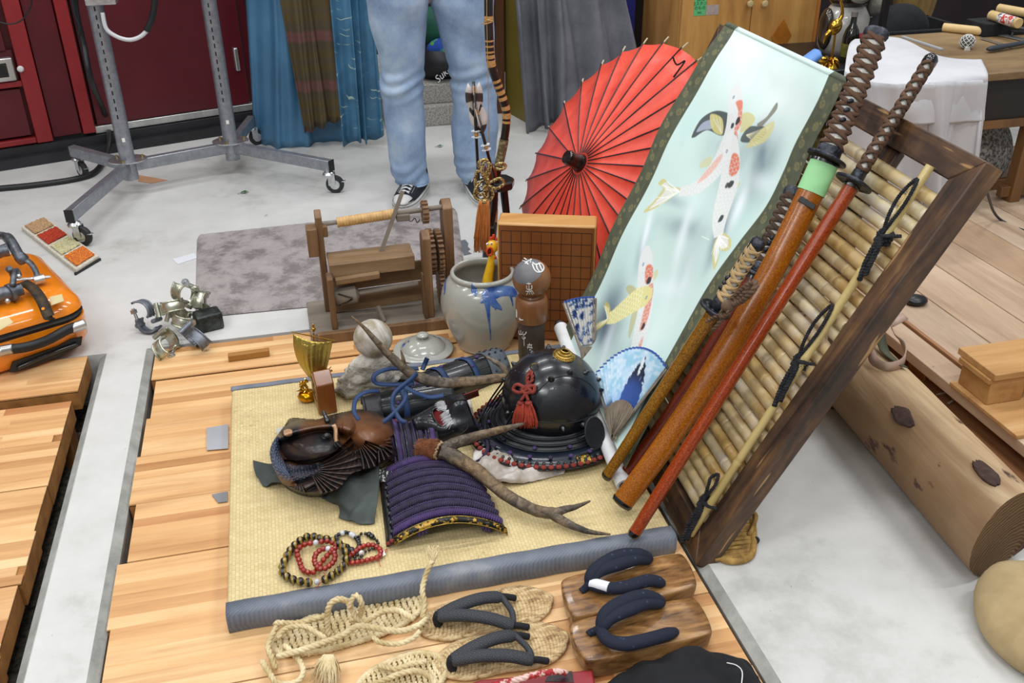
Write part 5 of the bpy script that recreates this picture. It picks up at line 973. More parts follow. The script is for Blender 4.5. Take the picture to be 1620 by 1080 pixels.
# chicken
M_chk = pm('yellow_rubber', '#eeb41e', '#f7c833', 60, rough=.35, bump=.15, bs=220); M_cor = pm('orange_red_rubber', '#d8451f', rough=.35); M_whr = pm('white_paint', '#e8e6e0', rough=.3)
ch = aty(772, 425, 2.53); t = T('rubber_chicken', 'yellow rubber chicken with open red beak poking out of the stoneware jar', 'toy', (ch[0], 2.53, .05))
def cp(px, py, dy=0): return aty(px, py, 2.53+dy)
MB().tube(catm([cp(770, 460), cp(772, 440), cp(776, 420), cp(779, 402)], 6), np.interp(np.linspace(0, 1, 19), [0, .5, 1], [.019, .014, .010]), 16).build('neck', M_chk, t, smooth=180)
MB().sph(cp(779, 390), (.0175, .017, .0205), 20, 14).build('head', M_chk, t, smooth=180)
b = MB(); 
for q, rr in (((777, 377), .006), ((781, 374), .008), ((786, 378), .006)): b.sph(cp(*q), (.005, .0025, rr), 10, 8)
b.build('comb', M_cor, t, smooth=180)
c = cp(774, 397, -.014); b = MB(); b.tube([c+A(.008*math.cos(a), -.004, .0125*math.sin(a)) for a in np.linspace(0, 2*PI, 20, endpoint=False)], .003, 8, closed=True); b.build('beak', M_cor, t, smooth=180); MB().sph(c+A(0, .001, 0), (.007, .004, .011), 12, 8).build('open_mouth', pm('dark_mouth', '#5c2a12', rough=.6), t)
for q in ((771, 386), (777, 385)): e = MB().sph(cp(*q, -.015), (.0042, .0035, .0042), 10, 8).build('eye', M_whr, t, smooth=180); MB().sph(cp(q[0]+.3, q[1]+.5, -.0188), .0015, 8, 6).build('pupil', M_bcap, e)
MB().sph(cp(784, 408, -.008), (.004, .003, .006), 10, 6).build('wattle', M_cor, t, smooth=180)
# lid
lc = at(671, 551, .0); lc = A(at(670, 556, .0)[0], at(670, 556, .0)[1]+.0, .001); t = T('jar_lid', 'round grey stoneware lid with knob and two blue dabs beside the jar', 'lid', tuple(lc)); ML = frame_m(lc, (1, 0, 0), (0, 1, 0), (0, 0, 1))
pl_ = catm([(.001, .0, 0), (.068, 0, 0), (.086, .006, 0), (.088, .010, 0), (.080, .0125, 0), (.067, .014, 0), (.062, .020, 0), (.045, .034, 0), (.024, .042, 0), (.013, .044, 0), (.012, .048, 0), (.018, .052, 0), (.018, .057, 0), (.010, .061, 0), (0, .062, 0)], 3); MB(ML).lathe([(max(0, q[0]), q[1]) for q in pl_], 48, cap=False).build('lid_body', M_stw, t, smooth=60)
for (px, py) in ((641, 545), (687, 537)):
    g = at(px, py, .026); d = unit(A(g[0]-lc[0], g[1]-lc[1], 0)); s_ = A(-d[1], d[0], 0); rows = [[lc+d*(.040+.007*j)+s_*(i-2)*.0058+A(0, 0, .0375-.0048*j-.0008*(i-2)**2) for j in range(4)] for i in range(5)]; MB().grid(rows).build('blue_dab', M_cob, t, smooth=180)
# kokeshi
M_kok = wood('turned_brown_wood', '#6f4425', '#8a5a33', axis=2, sc=8, rough=.4, coat=.15, bump=.05); M_kokd = pm('dark_stained_wood', '#332821', '#4b3b30', 12, rough=.5); M_kokg = pm('grey_brush_cap', '#5d5c5f', '#6e6d70', 12, rough=.5)
kc = A(aty(841, 470, 2.20)[0], 2.20, .051); t = T('kokeshi_doll', 'turned wooden kokeshi doll with round head and white brushwork behind the helmet', 'doll', tuple(kc)); MK = frame_m(kc, (1, 0, 0), (0, 1, 0), (0, 0, 1))
zh = aty(841, 440, 2.20)[2]-.051; rh = 31.5/1510*2.46
MB().sph(kc+A(0, 0, zh), (rh, rh, rh*1.0), 36, 24).build('head', M_kok, t, smooth=180)
capM = unit(A(-.45, -.35, .9)); b = MB(zframe(kc+A(0, 0, zh), capM)); b.lathe([(0, rh*1.008)]+[(rh*1.008*math.sin(a), rh*1.008*math.cos(a)) for a in np.linspace(.1, .92, 9)], 30, cap=False); b.build('painted_hair_cap', M_kokg, t, smooth=180)
zn = zh-rh*.93; MB(MK).lathe([(0, 0), (.034, 0), (.035, .004), (.035, .035), (.0345, zn-.078), (.040, zn-.075), (.0435, zn-.070), (.0435, zn-.018), (.041, zn-.008), (.036, zn-.003), (.026, zn-.004), (.020, zn+.006), (0, zn+.01)], 40).build('body', M_kok, t, smooth=45)
MB(MK).lathe([(.0355, .032), (.0362, .036), (.0362, zn-.080), (.0352, zn-.078)], 40, cap=False).build('dark_lower_band', M_kokd, t, smooth=45)
def sphp(px, py): # on head
    o = kc+A(0, 0, zh); r = unit(ray(px, py)); w_ = CAM-o; bq = np.dot(r, w_); cq = np.dot(w_, w_)-(rh*1.012)**2; d = bq*bq-cq; return CAM+r*(-bq-math.sqrt(max(d, 0)))
def cylp(px, py, R_): r = ray(px, py); a_ = r[0]**2+r[1]**2; dx, dy = CAM[0]-kc[0], CAM[1]-kc[1]; bq = 2*(r[0]*dx+r[1]*dy); cq = dx*dx+dy*dy-R_*R_; s = (-bq-math.sqrt(max(bq*bq-4*a_*cq, 0)))/(2*a_); return CAM+r*s
M_wp = pm('white_brush_paint', '#d9d8d4', rough=.6); b = MB()
S_ = lambda l: [sphp(780+x/3.857, 290+y/3.857) for x, y in l]
for st in ([(205, 612), (232, 612)], [(218, 605), (220, 650)], [(205, 625), (208, 645), (235, 645), (236, 622)], [(200, 658), (240, 655)], [(222, 648), (222, 676)], [(215, 660), (205, 680)], [(230, 660), (240, 678)], [(236, 652), (248, 672)],
           [(180, 470), (200, 478), (215, 495)], [(195, 490), (210, 475), (235, 465)], [(205, 465), (190, 455)], [(232, 460), (228, 482)], [(240, 480), (262, 495), (290, 485), (310, 510), (300, 535), (270, 540), (250, 520), (240, 490)], [(262, 490), (270, 520), (285, 538)], [(282, 488), (290, 510), (300, 530)]):
    b.tube(catm(S_(st), 5), .0016 if st[0][1] > 560 else .0019, 6, asp=.5)
b.build('white_brushwork', M_wp, t, kind='stuff')
b = MB(); C1 = lambda l, R_: [cylp(780+x/3.857, 290+y/3.857, R_) for x, y in l]
for st in ([(157, 898), (160, 920), (178, 920)], [(168, 895), (170, 915)], [(182, 905), (184, 925), (200, 915), (201, 905)], [(178, 935), (182, 948), (194, 946), (196, 938)], [(188, 928), (190, 990)], [(210, 985), (238, 985)], [(222, 975), (226, 1005)], [(208, 998), (240, 1002)], [(215, 990), (212, 1008)], [(232, 985), (238, 1008)]): b.tube(catm(C1(st, .0368), 4), .0013, 5, asp=.5)
b.build('white_characters', M_wp, t, kind='stuff')
q = [cylp(780+x/3.857, 290+y/3.857, .0443) for x, y in ((140, 765), (186, 835), (165, 835), (140, 815))]; MB().add(q, [(0, 1, 2, 3)]).build('white_peak_paint', M_wp, t, smooth=0)
# stone sphere on rock
M_marb = pm('veined_marble', '#8d8067', '#c9c5bf', 14, rough=.45, bump=.15, dist=1.5, det=8); M_rock = pm('crusty_rock', '#99907d', '#d6d1c6', 14, rough=.9, bump=1., bs=30, bd=.012, det=8)
sc0 = aty(590, 535, 2.10); rs_ = 31/1510*2.36; b = MB(); nu, nv = 56, 36; t = T('marble_sphere', 'pale veined marble sphere balanced on the crusty rock', 'sphere', (sc0[0], sc0[1], sc0[2]-rs_)); MB().sph(sc0, rs_, 40, 26).build('ball', M_marb, t, smooth=180)
rkz = sc0[2]-rs_; base = at(592, 622, .05); G = []
for i in range(27):
    v_ = i/26; z = .05+(rkz+.006-.05)*v_; R_ = .075*(1-v_)**.6+.024; row = []
    for j in range(48): a = 2*PI*j/48; d = A(math.cos(a)*1.0, math.sin(a)*.75, 0); n_ = nz((d[0]*2, d[1]*2, v_*3), 1.3, 5)*.34+nz((d[0]*5, d[1]*5, v_*7), 1.3, 2)*.2; row.append(A(lerp(base[0], sc0[0], v_**1.), lerp(base[1]+.04, sc0[1], v_), z+.006*n_*(v_ > 0))+d*R_*(1+n_*(1-.6*v_)))
    G.append(row)
b = MB(); b.grid(G, cv=True); e = len(b.v); b.f.append(tuple(range(26*48, 27*48))); b.mi.append(0); tag(b.build('crusty_rock', M_rock, smooth=180), 'crusty whitish rock carrying the marble sphere on the mat', 'rock')
# golden ship ornament
M_gld = NT('brushed_gold_leaf', .32, .95); v = M_gld.obj(); n1 = M_gld.noise(v, 60, 4, .6, .8); M_gld.col(M_gld.ramp(v.outputs[0], [(0, '#b39a4e'), (1, '#b39a4e')]).outputs[0]); M_gld.col(hx('#b59d52')); M_gld.bump(n1.outputs[0], .6, .004); M_gld = M_gld.m
gy = 2.07; gb = at(490, 632, .05); t = T('golden_ship', 'golden treasure ship ornament with embossed sail on the mat corner', 'ornament', (gb[0], gb[1], .05)); gy = gb[1]
def gp(px, py, dy=0): return aty(px, py, gy+dy)
tl, tr, bl_, br = gp(464, 528), gp(525, 540), gp(490, 590), gp(515, 590); rows = []
Lc = catm([gp(464, 528), gp(465, 548), gp(473, 572), gp(489, 597)], 6); Rc = catm([gp(526, 539), gp(521, 560), gp(516, 582), gp(515, 597)], 6)
for i in range(19):
    rows.append([lerp(Lc[i], Rc[i], u)+A(0, -.022*math.sin(PI*u)-.012*math.sin(PI*i/18)+.0008*math.cos(u*2*PI*7), 0) for u in np.linspace(0, 1, 43)])
MB().grid(rows).build('sail', M_gld, t, smooth=180, solid=.0015); MB().tube([gp(461, 525), gp(530, 539)], .0016, 8).build('yard', M_gold, t); MB().tube([gp(500, 640), gp(496, 527, .004)], .0022, 8).build('mast', M_gold, t)
MB().sph(gp(496, 521), (.0055, .0055, .007), 12, 8).build('mast_ball', M_gold, t, smooth=180); MB().lathe([(0, 0), (.004, 0), (.002, .006), (0, .007)], 8, frame_m(gp(496, 516), (1, 0, 0), (0, 1, 0), (0, 0, 1))).build('mast_tip', M_gold, t)
hull = [(.0, 0), (.01, 0), (.02, .004), (.024, .014), (.018, .024), (.01, .027), (0, .028)]; MB(frame_m(A(gp(487, 630)[0], gy, .05), (1, 0, 0), (0, 1, 0), (0, 0, 1))).lathe(hull, 16, sx=1.1).build('gold_pot', pm('orange_gold', '#b97a10', '#d29a20', 40, rough=.2, metal=1., bump=.4), t, smooth=60)
b = MB(); r = random.Random(4)
for k_ in range(16): a = r.uniform(0, 6.28); c = gp(482+r.uniform(-7, 6), 612+r.uniform(-10, 6)); b.tube([c, c+A(.012*math.cos(a), -.006, .012*math.sin(a))], [.003, .0012], 6); b.sph(c, .0045, 8, 5)
b.build('gold_leaves', M_gold, t, kind='stuff'); b = MB()
for k_ in range(7): c = gp(520+r.uniform(-3, 4), 590+r.uniform(-6, 5), .01); b.sph(c, (.004, .003, .003), 8, 5)
b.tube([gp(518, 586, .01), gp(524, 580, .01)], .0012, 6); b.build('gold_blossom', M_gold, t, kind='stuff')
# pentagonal wooden piece
M_pc = pm('varnished_red_brown', '#70390f', '#84501f', 9, (1, 1, .3), rough=.3, coat=.3); pb = at(516, 655, .05); t = T('shogi_piece', 'large five-sided wooden game piece standing on the mat by the golden ship', 'game piece', (pb[0], pb[1], .05))
q0 = at(506, 658, .05); y1 = q0[1]; h1 = aty(505, 613, y1)[2]-.05; h2 = aty(491, 589, y1+.045)[2]-.05
pent = [(0, 0), (.09, 0), (.082, h1), (.048, h2), (.006, h1)]; c8, s8 = math.cos(math.radians(97)), math.sin(math.radians(97))
MP = frame_m((q0[0], y1, .0505), (c8, s8, 0), (0, 0, 1), (s8, -c8, 0))
MB(MP).prism([(p[0], p[1]) for p in pent], np.eye(4), 0, .046).build('block', M_pc, t, bev=.003); b = MB(MP); b.prism([(p[0]*.9+.004, p[1]*.93+.003) for p in pent], np.eye(4), -.0012, 0); f_ = b.build('front_face', pm('pale_piece_face', '#8e7140', '#a5854e', 30, (1, 1, .2), rough=.5), t)
text('玉', 'c', None, None, .06, frame_m(MP[:3, 3]+MP[:3, 0]*.040+MP[:3, 1]*.055-MP[:3, 2]*.0015, -MP[:3, 0], MP[:3, 1], -MP[:3, 2]), .0004).build('carved_character', M_blackp, f_, smooth=0)
# ================================================================ armour on the mat
ZM = .0505
M_lacq = pm('black_lacquer', '#0b0c10', '#14161c', 5, rough=.26, coat=.25, spec=.5); M_lacqm = pm('matte_black_lacquer', '#0e0f13', '#1b1d23', 9, rough=.42, bump=.06, bs=60)
M_bluel = pm('blue_black_lacquer', '#141a24', '#1f2733', 6, rough=.3, coat=.3)
M_pur = pm('purple_silk_lace', '#1f182c', '#332647', 45, rough=.8, bump=.3, bs=160); M_purl = pm('light_purple_silk', '#35244f', '#4a3369', 40, rough=.8, bump=.3, bs=160); M_redc = pm('rust_red_silk', '#70271d', '#8a3529', 60, rough=.85, bump=.3, bs=200)
M_bead = pm('dark_bronze_stud', '#2c2d2c', '#4b4b48', 80, rough=.45, metal=.6); M_gilt = pm('gilt_fitting', '#866c30', '#b0924c', 70, rough=.3, metal=1., bump=.6, bs=120)
M_whc = pm('white_silk', '#97897b', '#cfcac5', 16, rough=.5, bump=.15); M_rlin = pm('red_lining', '#6e1512', '#8a201a', 12, rough=.6)
# ---------------- helmet
hc = at(872, 627, .160); hr = .114; t = T('samurai_helmet', 'black riveted samurai helmet with flared neck guard and red tassel', 'helmet', (hc[0], hc[1], ZM)); helmet = t
hax = unit(A(.05, -.14, 1)); hx_ = unit(A(1, 0, -.05)-hax*np.dot(A(1, 0, -.05), hax)); hy_ = np.cross(hax, hx_); MH = frame_m(hc, hx_, hy_, hax)
def bowl(a, e, o=0.): # a azimuth, e elevation on the bowl
    rr = hr+o; return hc+(hx_*math.cos(e)*math.cos(a)*1.04+hy_*math.cos(e)*math.sin(a)+hax*math.sin(e)*1.02)*rr
b = MB(MH); pr = [(hr*1.0*math.cos(e), hr*1.02*math.sin(e)) for e in np.linspace(-.42, 1.45, 22)]; pr = [(hr*.93, -hr*.42)]+pr+[(0, hr*1.02)]
b.lathe(pr, 56, sx=1.04, cap=False); b.build('bowl', M_lacq, t, smooth=60, solid=.002)
def bsurf(px, py, o=0.):
    r = unit(ray(px, py)); w_ = CAM-hc; q = (hr+o)*1.01; bq = np.dot(r, w_); cq = np.dot(w_, w_)-q*q; d = bq*bq-cq
    if d < 0: p = CAM+r*(-bq); return hc+unit(p-hc)*q
    return CAM+r*(-bq-math.sqrt(d))
# smooth brow plate with a raised arched rim
ar = [bsurf(*p, .002) for p in ((838, 668), (842, 640), (852, 618), (872, 600), (897, 594), (922, 600), (940, 616), (946, 640))]
MB().tube(catm(ar, 8), .0016, 6).build('arched_rim', M_lacqm, t, smooth=180)
MB().tube(catm([bsurf(*p, .001) for p in ((838, 664), (870, 668), (905, 668), (930, 660), (946, 645))], 6), .0014, 6).build('rim_line', M_lacqm, t, smooth=180)
G = []
for i in range(13):
    row = []
    for j in range(25):
        x = lerp(842, 944, j/24); ytop = 600+26*((j-12)/12.)**2*1.6; y = lerp(ytop, 664, i/12); row.append(bsurf(x, y, .0012))
    G.append(row)
MB().grid(G).build('brow_plate', M_lacqm, t, smooth=180)
for (px, py) in ((839, 555), (868, 546), (892, 549), (812, 575), (797, 600), (795, 626), (806, 652), (872, 600), (901, 590), (926, 590), (946, 601), (951, 617), (847, 618), (848, 673), (890, 677), (922, 671), (822, 640)):
    p = bsurf(px, py); n_ = unit(p-hc); MB(zframe(p-n_*.001, n_)).lathe([(.0085, 0), (.008, .003), (.005, .0075), (.003, .0125), (0, .0135)], 12, cap=False).build('stud', M_lacq, t, smooth=60)
p = bsurf(892, 563); n_ = unit(unit(p-hc)*.5+hax*.5); b = MB(zframe(p-n_*.001, n_)); b.lathe([(.026, 0), (.027, .003), (.022, .005), (.022, .007), (.018, .009), (.0175, .012), (.012, .013), (.0115, .017), (.009, .018), (.0075, .016), (.0075, .004)], 36, cap=False)
b.build('crown_ring', M_gilt, t, smooth=35); b = MB(zframe(p-n_*.001, n_)); 
for k_ in range(30): a = k_*2*PI/30; b.sph((.0245*math.cos(a), .0245*math.sin(a), .004), .0022, 6, 4); b.sph((.0152*math.cos(a), .0152*math.sin(a), .0105), .0017, 6, 4)
b.build('crown_beading', M_gilt, t, kind='stuff'); MB(zframe(p+n_*.004, n_)).lathe([(0, 0), (.0078, 0)], 16, cap=False).build('crown_hole', M_dark, t)
# neck guard: flared laminated skirt
def skirt(a, s, o=0.):   # a azimuth, s 0 inner .. 1 rim
    R_ = lerp(.108, .196, s)*(1+.03*math.cos(2*a)); z = lerp(.112, .072, s**.9)-ZM*0; zz = z+.0
    return A(hc[0]+R_*math.cos(a)*1.0, hc[1]+R_*math.sin(a)*.92, zz+o)
a0_, a1_ = -math.radians(48), -math.radians(262)
NA = 80; AZ = np.linspace(a0_, a1_, NA+1)
for k_ in range(4):
    s0, s1 = ((0, .2), (.16, .34), (.30, .48), (.44, 1.))[k_]
    MB().grid([[skirt(a, lerp(s0, s1, v), .010-.0033*k_-.002*v) for v in (0, .5, 1)] for a in AZ]).build('neck_lamella', M_bluel if k_ == 3 else M_lacqm, t, smooth=60, solid=.0025)
    MB().tube([skirt(a, s1, .0115-.0033*k_-.002) for a in AZ], .002, 6).build('lamella_rim', M_lacqm, t, smooth=180)
nred = 40; AR = np.linspace(a0_-.05, a1_+.05, nred)
for a in AR:
    MB().sph(skirt(a, .955, .0045), (.0072, .0072, .0050), 10, 6).build('red_lace_knot', M_redc, t, smooth=180)
b = MB(); 
for a in np.linspace(a0_-.05, a1_+.05, nred): b.sph(skirt(a, .862, .0060), (.0046, .0046, .0034), 8, 5)
b.build('bronze_studs', M_bead, t, kind='stuff'); r = random.Random(2)
for i, a in enumerate(np.linspace(a0_-.12, a1_+.12, 13)):
    for s_ in ((.72,) if i % 2 else (.72, .45)): MB().sph(skirt(a+.03*(s_ < .5), s_, .0095), (.0062, .0062, .0042), 10, 6).build('purple_lace_knot', M_purl if i % 3 else M_pur, t, smooth=180)
def corner(a_c, half):
    rows = [[skirt(a_c+du*half, lerp(.72, 1.0, v), .0055) for du in np.linspace(-1, 1, 9)] for v in np.linspace(0, 1, 5)]; g = MB().grid(rows).build('gilt_corner_plate', M_gilt, t, smooth=60, solid=.002)
    for du, v in ((-.6, .25), (.6, .3), (0, .75)): MB().sph(skirt(a_c+du*half, lerp(.72, 1., v), .008), (.004, .004, .003), 8, 5).build('plate_stud', M_bead, g)
def az_(px, py, z): q = at(px, py, z)-hc; return math.atan2(q[1]/.92, q[0])
corner(az_(921, 726, .075), .10); corner(az_(757, 668, .078), .08)
for j in range(4):   # black lacing hoops left of the bowl
    MB().tube(catm([bsurf(828-6*j, 590-2*j, .004), skirt(-math.radians(205+3*j), .30+.12*j, .022), skirt(-math.radians(182), .42+.11*j, .018), skirt(-math.radians(160), .36+.10*j, .016), bsurf(812+5*j, 650+6*j, .004)], 8), .0022, 6).build('black_hoop', M_lacq, t, smooth=180)
ec = aty(941, 684, hc[1]-.125); en = unit(A(.30, -.75, .45)); b = MB(zframe(ec, en)); b.lathe([(.0, .0), (.024, .001), (.028, .0025), (.0295, .0), (.028, -.002), (0, -.002)], 32, sx=.95, sy=1.3, cap=False); b.build('turned_ear', M_lacqm, t, smooth=40)
MB().tube([ec+(zframe(ec, en)[:3, 0]*.95*math.cos(a)+zframe(ec, en)[:3, 1]*1.3*math.sin(a))*.029 for a in np.linspace(0, 2*PI, 40, endpoint=False)], .0012, 6, closed=True).build('ear_rim', M_bead, t, smooth=180)
MB().surf(lambda u, v: lerp(bowl(-math.radians(62-50*u), -.36, .002), skirt(-math.radians(62-44*u), .62, .004), v)+A(0, 0, -.0*v), 10, 5).build('cheek_plate', M_lacqm, t, smooth=180, solid=.003)
MB().surf(lambda u, v: bowl(-math.radians(70)+math.radians(150)*u, -.40-.10*v, .002+.035*v), 24, 4).build('visor', M_lacqm, t, smooth=180, solid=.003)
# tassel
M_tas = pm('vermilion_tassel', '#8f2e1d', '#b0432c', 90, (1, 1, .2), rough=.8, bump=.4)
pt_ = bsurf(845, 580, .006); t2 = T('red_tassel', 'rust-red knotted tassel hanging over the front of the helmet bowl', 'tassel', pt_)
MB().tube([bsurf(845, 580, .007)+A(.009*math.cos(a), -.003*math.sin(a), .010*math.sin(a)) for a in np.linspace(0, 2*PI, 20, endpoint=False)], .0012, 6, closed=True).build('brass_ring', M_gilt, t2, smooth=180)
def bs(px, py, o=.008): return bsurf(px, py, o)
MB().rope(catm([bs(838, 588), bs(834, 600), bs(836, 612)], 8), .0055, .02, 2, 7).build('cord_stem', M_redc, t2, smooth=180)
MB().rope(catm([bs(840, 586), bs(842, 600), bs(832, 614)], 8), .0045, .02, 2, 7).build('cord_stem', M_redc, t2, smooth=180)
for pts in ([(832, 614), (818, 608), (812, 616), (822, 621), (834, 616)], [(834, 614), (845, 610), (844, 620), (836, 620)], [(830, 612), (840, 618), (832, 622), (826, 616), (834, 610)]): MB().tube(catm([bs(*q, .010) for q in pts], 8), .0042, 10).build('knot_loop', M_redc, t2, smooth=180)
for x0_, x1_ in ((824, 820), (836, 840)):
    MB().tube(catm([bs(832, 622, .010), bs(x0_, 634, .011)], 4), .004, 8).build('strand', M_redc, t2, smooth=180); MB().sph(bs(x0_, 637, .010), (.009, .008, .005), 12, 8).build('tassel_band', M_redc, t2, smooth=180)
    b = MB(); r = random.Random(int(x0_))
    for k_ in range(70):
        dx = r.uniform(-1, 1); top_ = bs(x0_+dx*5, 639, .009+.004*r.random()); mid = bs(x0_+(x1_-x0_)*.6+dx*9, 655+r.uniform(-2, 2), .011+.006*r.random()); e = bs(x1_+dx*11, 672+r.uniform(-5, 6), .012+.006*r.random()); b.tube(catm([top_, mid, e], 4), .0011, 4)
    b.build('fringe', M_tas, t2, smooth=180, kind='stuff')
# white silk under the helmet
def crump(rows_px, seed, name, mat, label, cat, amp=.018, n=10, solid=.002, group=None, zf=None, fs_=1.):
    rows = [catm([at(*q) for q in r_], n) for r_ in rows_px]; rows = np.array(rows); G = np.array([catm(rows[:, j], n) for j in range(rows.shape[1])])
    for i in range(G.shape[0]):
        for j in range(G.shape[1]):
            p = G[i, j]; f_ = amp*(nz((p[0]*14*fs_, p[1]*14*fs_, 0), 1, seed)+.6*nz((p[0]*34*fs_, p[1]*34*fs_, 1), 1, seed)); G[i, j] = p+A(0, 0, f_); G[i, j][2] = max(G[i, j][2], ZM+.002 if zf is None else zf)
    o = MB().grid(G).build(name, mat, smooth=180, solid=solid); return tag(o, label, cat, group)
o = crump([[(752, 712, .066), (800, 712, .07), (850, 720, .068), (900, 722, .062)], [(745, 735, .07), (795, 738, .075), (850, 738, .075), (905, 732, .060)], [(752, 752, .062), (800, 757, .068), (850, 752, .062), (895, 742, .055)], [(762, 764, .053), (805, 766, .055), (845, 760, .054), (893, 748, .053)]], 3, 'white_silk_cloth', M_whc, 'crumpled white silk cloth bunched under the helmet and antler', 'cloth', .021, fs_=1.5)
crump([[(708, 640, .075), (722, 630, .08), (742, 622, .08)], [(716, 655, .075), (730, 648, .085), (748, 648, .075)], [(728, 690, .06), (742, 684, .065), (752, 680, .06)]], 6, 'white_silk_cloth', M_whc, 'strip of white silk showing between the face mask and the helmet skirt', 'cloth', .01)
# ---------------- shoulder guards
def rowsurf(FL_, FR_, BL_, BR_, hgt):
    def f_(u, v, o=0.):
        e = lerp(FL_, FR_, u); g = lerp(BL_, BR_, u); p = lerp(e, g, v); h = hgt*max(0., math.sin(PI*u))**.8; return p+A(0, 0, h*lerp(1, .85, v)+o)
    return f_
M_lacegrey = pm('dusty_purple_lace', '#2b2440', '#45385f', 60, rough=.85, bump=.3, bs=200)
def sode(name, label, FL_, FR_, BL_, BR_, hgt, nrow, band=True, seed=1, u0=.06):
    f_ = rowsurf(FL_, FR_, BL_, BR_, hgt); t = T(name, label, 'armour', tuple((FL_+FR_+BL_+BR_)/4*A(1, 1, 0)+A(0, 0, ZM)), 'laced shoulder guards on the mat')
    MB().surf(lambda u, v: f_(u, v, -.003), 40, 8).build('backing_plate', M_lacqm, t, smooth=180, solid=.003)
    L = np.linalg.norm(FR_-FL_)*1.15; rw = np.linalg.norm(BL_-FL_)/nrow
    for k_ in range(nrow):
        v0 = (k_+.5)/nrow+.02; sl = lambda u, dv: f_(u, min(v0+dv/nrow, 1.), 0)
        # slanted lace strip
        b = MB(); m = int(L/.0062)
        for i in range(m):
            u = u0+(1-u0-.01)*(i+.5)/m; du = (1-u0)/m; a, c, d = sl(u-du*.9, -.30)+A(0, 0, .001), sl(u, 0)+A(0, 0, .0055), sl(u+du*.9, .30)+A(0, 0, .001); b.tube([a, lerp(a, c, .6)+A(0, 0, .0015), c, lerp(d, c, .6)+A(0, 0, .0015), d], [.0022, .0034, .0036, .0034, .0022], 6)
        b.build('lace_row', M_purl if k_ in (0, nrow-1) else M_pur, t, smooth=180)
        MB().rope([sl(u0+(1-u0)*q, .42)+A(0, 0, .0035) for q in np.linspace(0, 1, 50)], .0034, .011, 2, 6).build('braided_edge', M_lacegrey, t, smooth=180)
        MB().tube([sl(u0+(1-u0)*q, .40)+A(0, 0, .0005) for q in np.linspace(0, 1, 30)], .0022, 6).build('plate_edge', M_lacq, t, smooth=180)
        for q in (u0-.015, ): MB().sph(sl(max(q, 0), .1)+A(0, 0, .004), (.0055, .0055, .004), 8, 5).build('lace_stud', M_bead, t, smooth=180)
    return t, f_
pFL, pFR, pBL, pBR = at(612, 863, .055), at(801, 838, .055), at(600, 752, .055), at(752, 742, .06)
t, f_ = sode('laced_shoulder_guard', 'large purple laced shoulder guard with gilt and black edge band, nearest on the mat', pFL, pFR, pBL, pBR, .052, 8, u0=.07)
bnd = lambda u, w_: f_(u, 0, 0)+A(0, -.002-.010*w_, .006-.010*w_)
MB().grid([[bnd(u, w_) for w_ in (0, .5, 1)] for u in np.linspace(.06, 1, 40)]).build('edge_band', pm('black_gilt_band', '#16150f', '#b08a34', 60, rough=.35, lo=.53, hi=.56, metal=.4), t, smooth=180, solid=.002)
for w_ in (0, 1): MB().tube([bnd(u, w_) for u in np.linspace(.06, 1, 40)], .0013, 6).build('gilt_edge', M_gilt, t, smooth=180)
for i, u in enumerate((.12, .20, .42, .50, .58, .84, .92)): MB().sph(bnd(u, .5)+A(0, -.001, .001), (.005, .003, .004), 10, 6).build('gilt_flower', M_bead if i % 2 else M_gilt, t, smooth=180)
for u in (.27, .30, .33, .80, .825, .85): MB().sph(f_(u, 0, -.012)+A(0, -.004, -.006), (.0035, .003, .008), 8, 6).build('purple_loop', M_purl, t, smooth=180)
for w_ in range(2): MB().sph(f_(.015+.03*w_, 0, 0)+A(0, -.001, .002), (.006, .005, .004), 8, 5).build('red_knot', M_redc, t, smooth=180)
MB().grid([[f_(.0+.05*a, v, .0015) for a in (0, .5, 1)] for v in np.linspace(0, 1, 12)]).build('side_plate', M_lacqm, t, smooth=180, solid=.002)
pFL, pFR, pBL, pBR = at(700, 742, .055), at(688, 672, .06), at(628, 745, .055), at(612, 668, .06)
t, f2 = sode('laced_shoulder_guard', 'smaller purple laced guard with black plates between the carved head and the brown fur', pFL, pFR, pBL, pBR, .045, 4, u0=.02)
for v in (.2, .45, .7, .93): MB().grid([[f2(u, v+.02*a, .008) for a in (-1, 0, 1)] for u in np.linspace(0, 1, 24)]).build('lacquer_plate', M_lacq, t, smooth=180, solid=.002)
for k_ in range(5): MB().sph(f2(1.0-.02*k_, .98-.05*k_, .004), (.006, .006, .004), 8, 5).build('red_knot', M_redc, t, smooth=180)
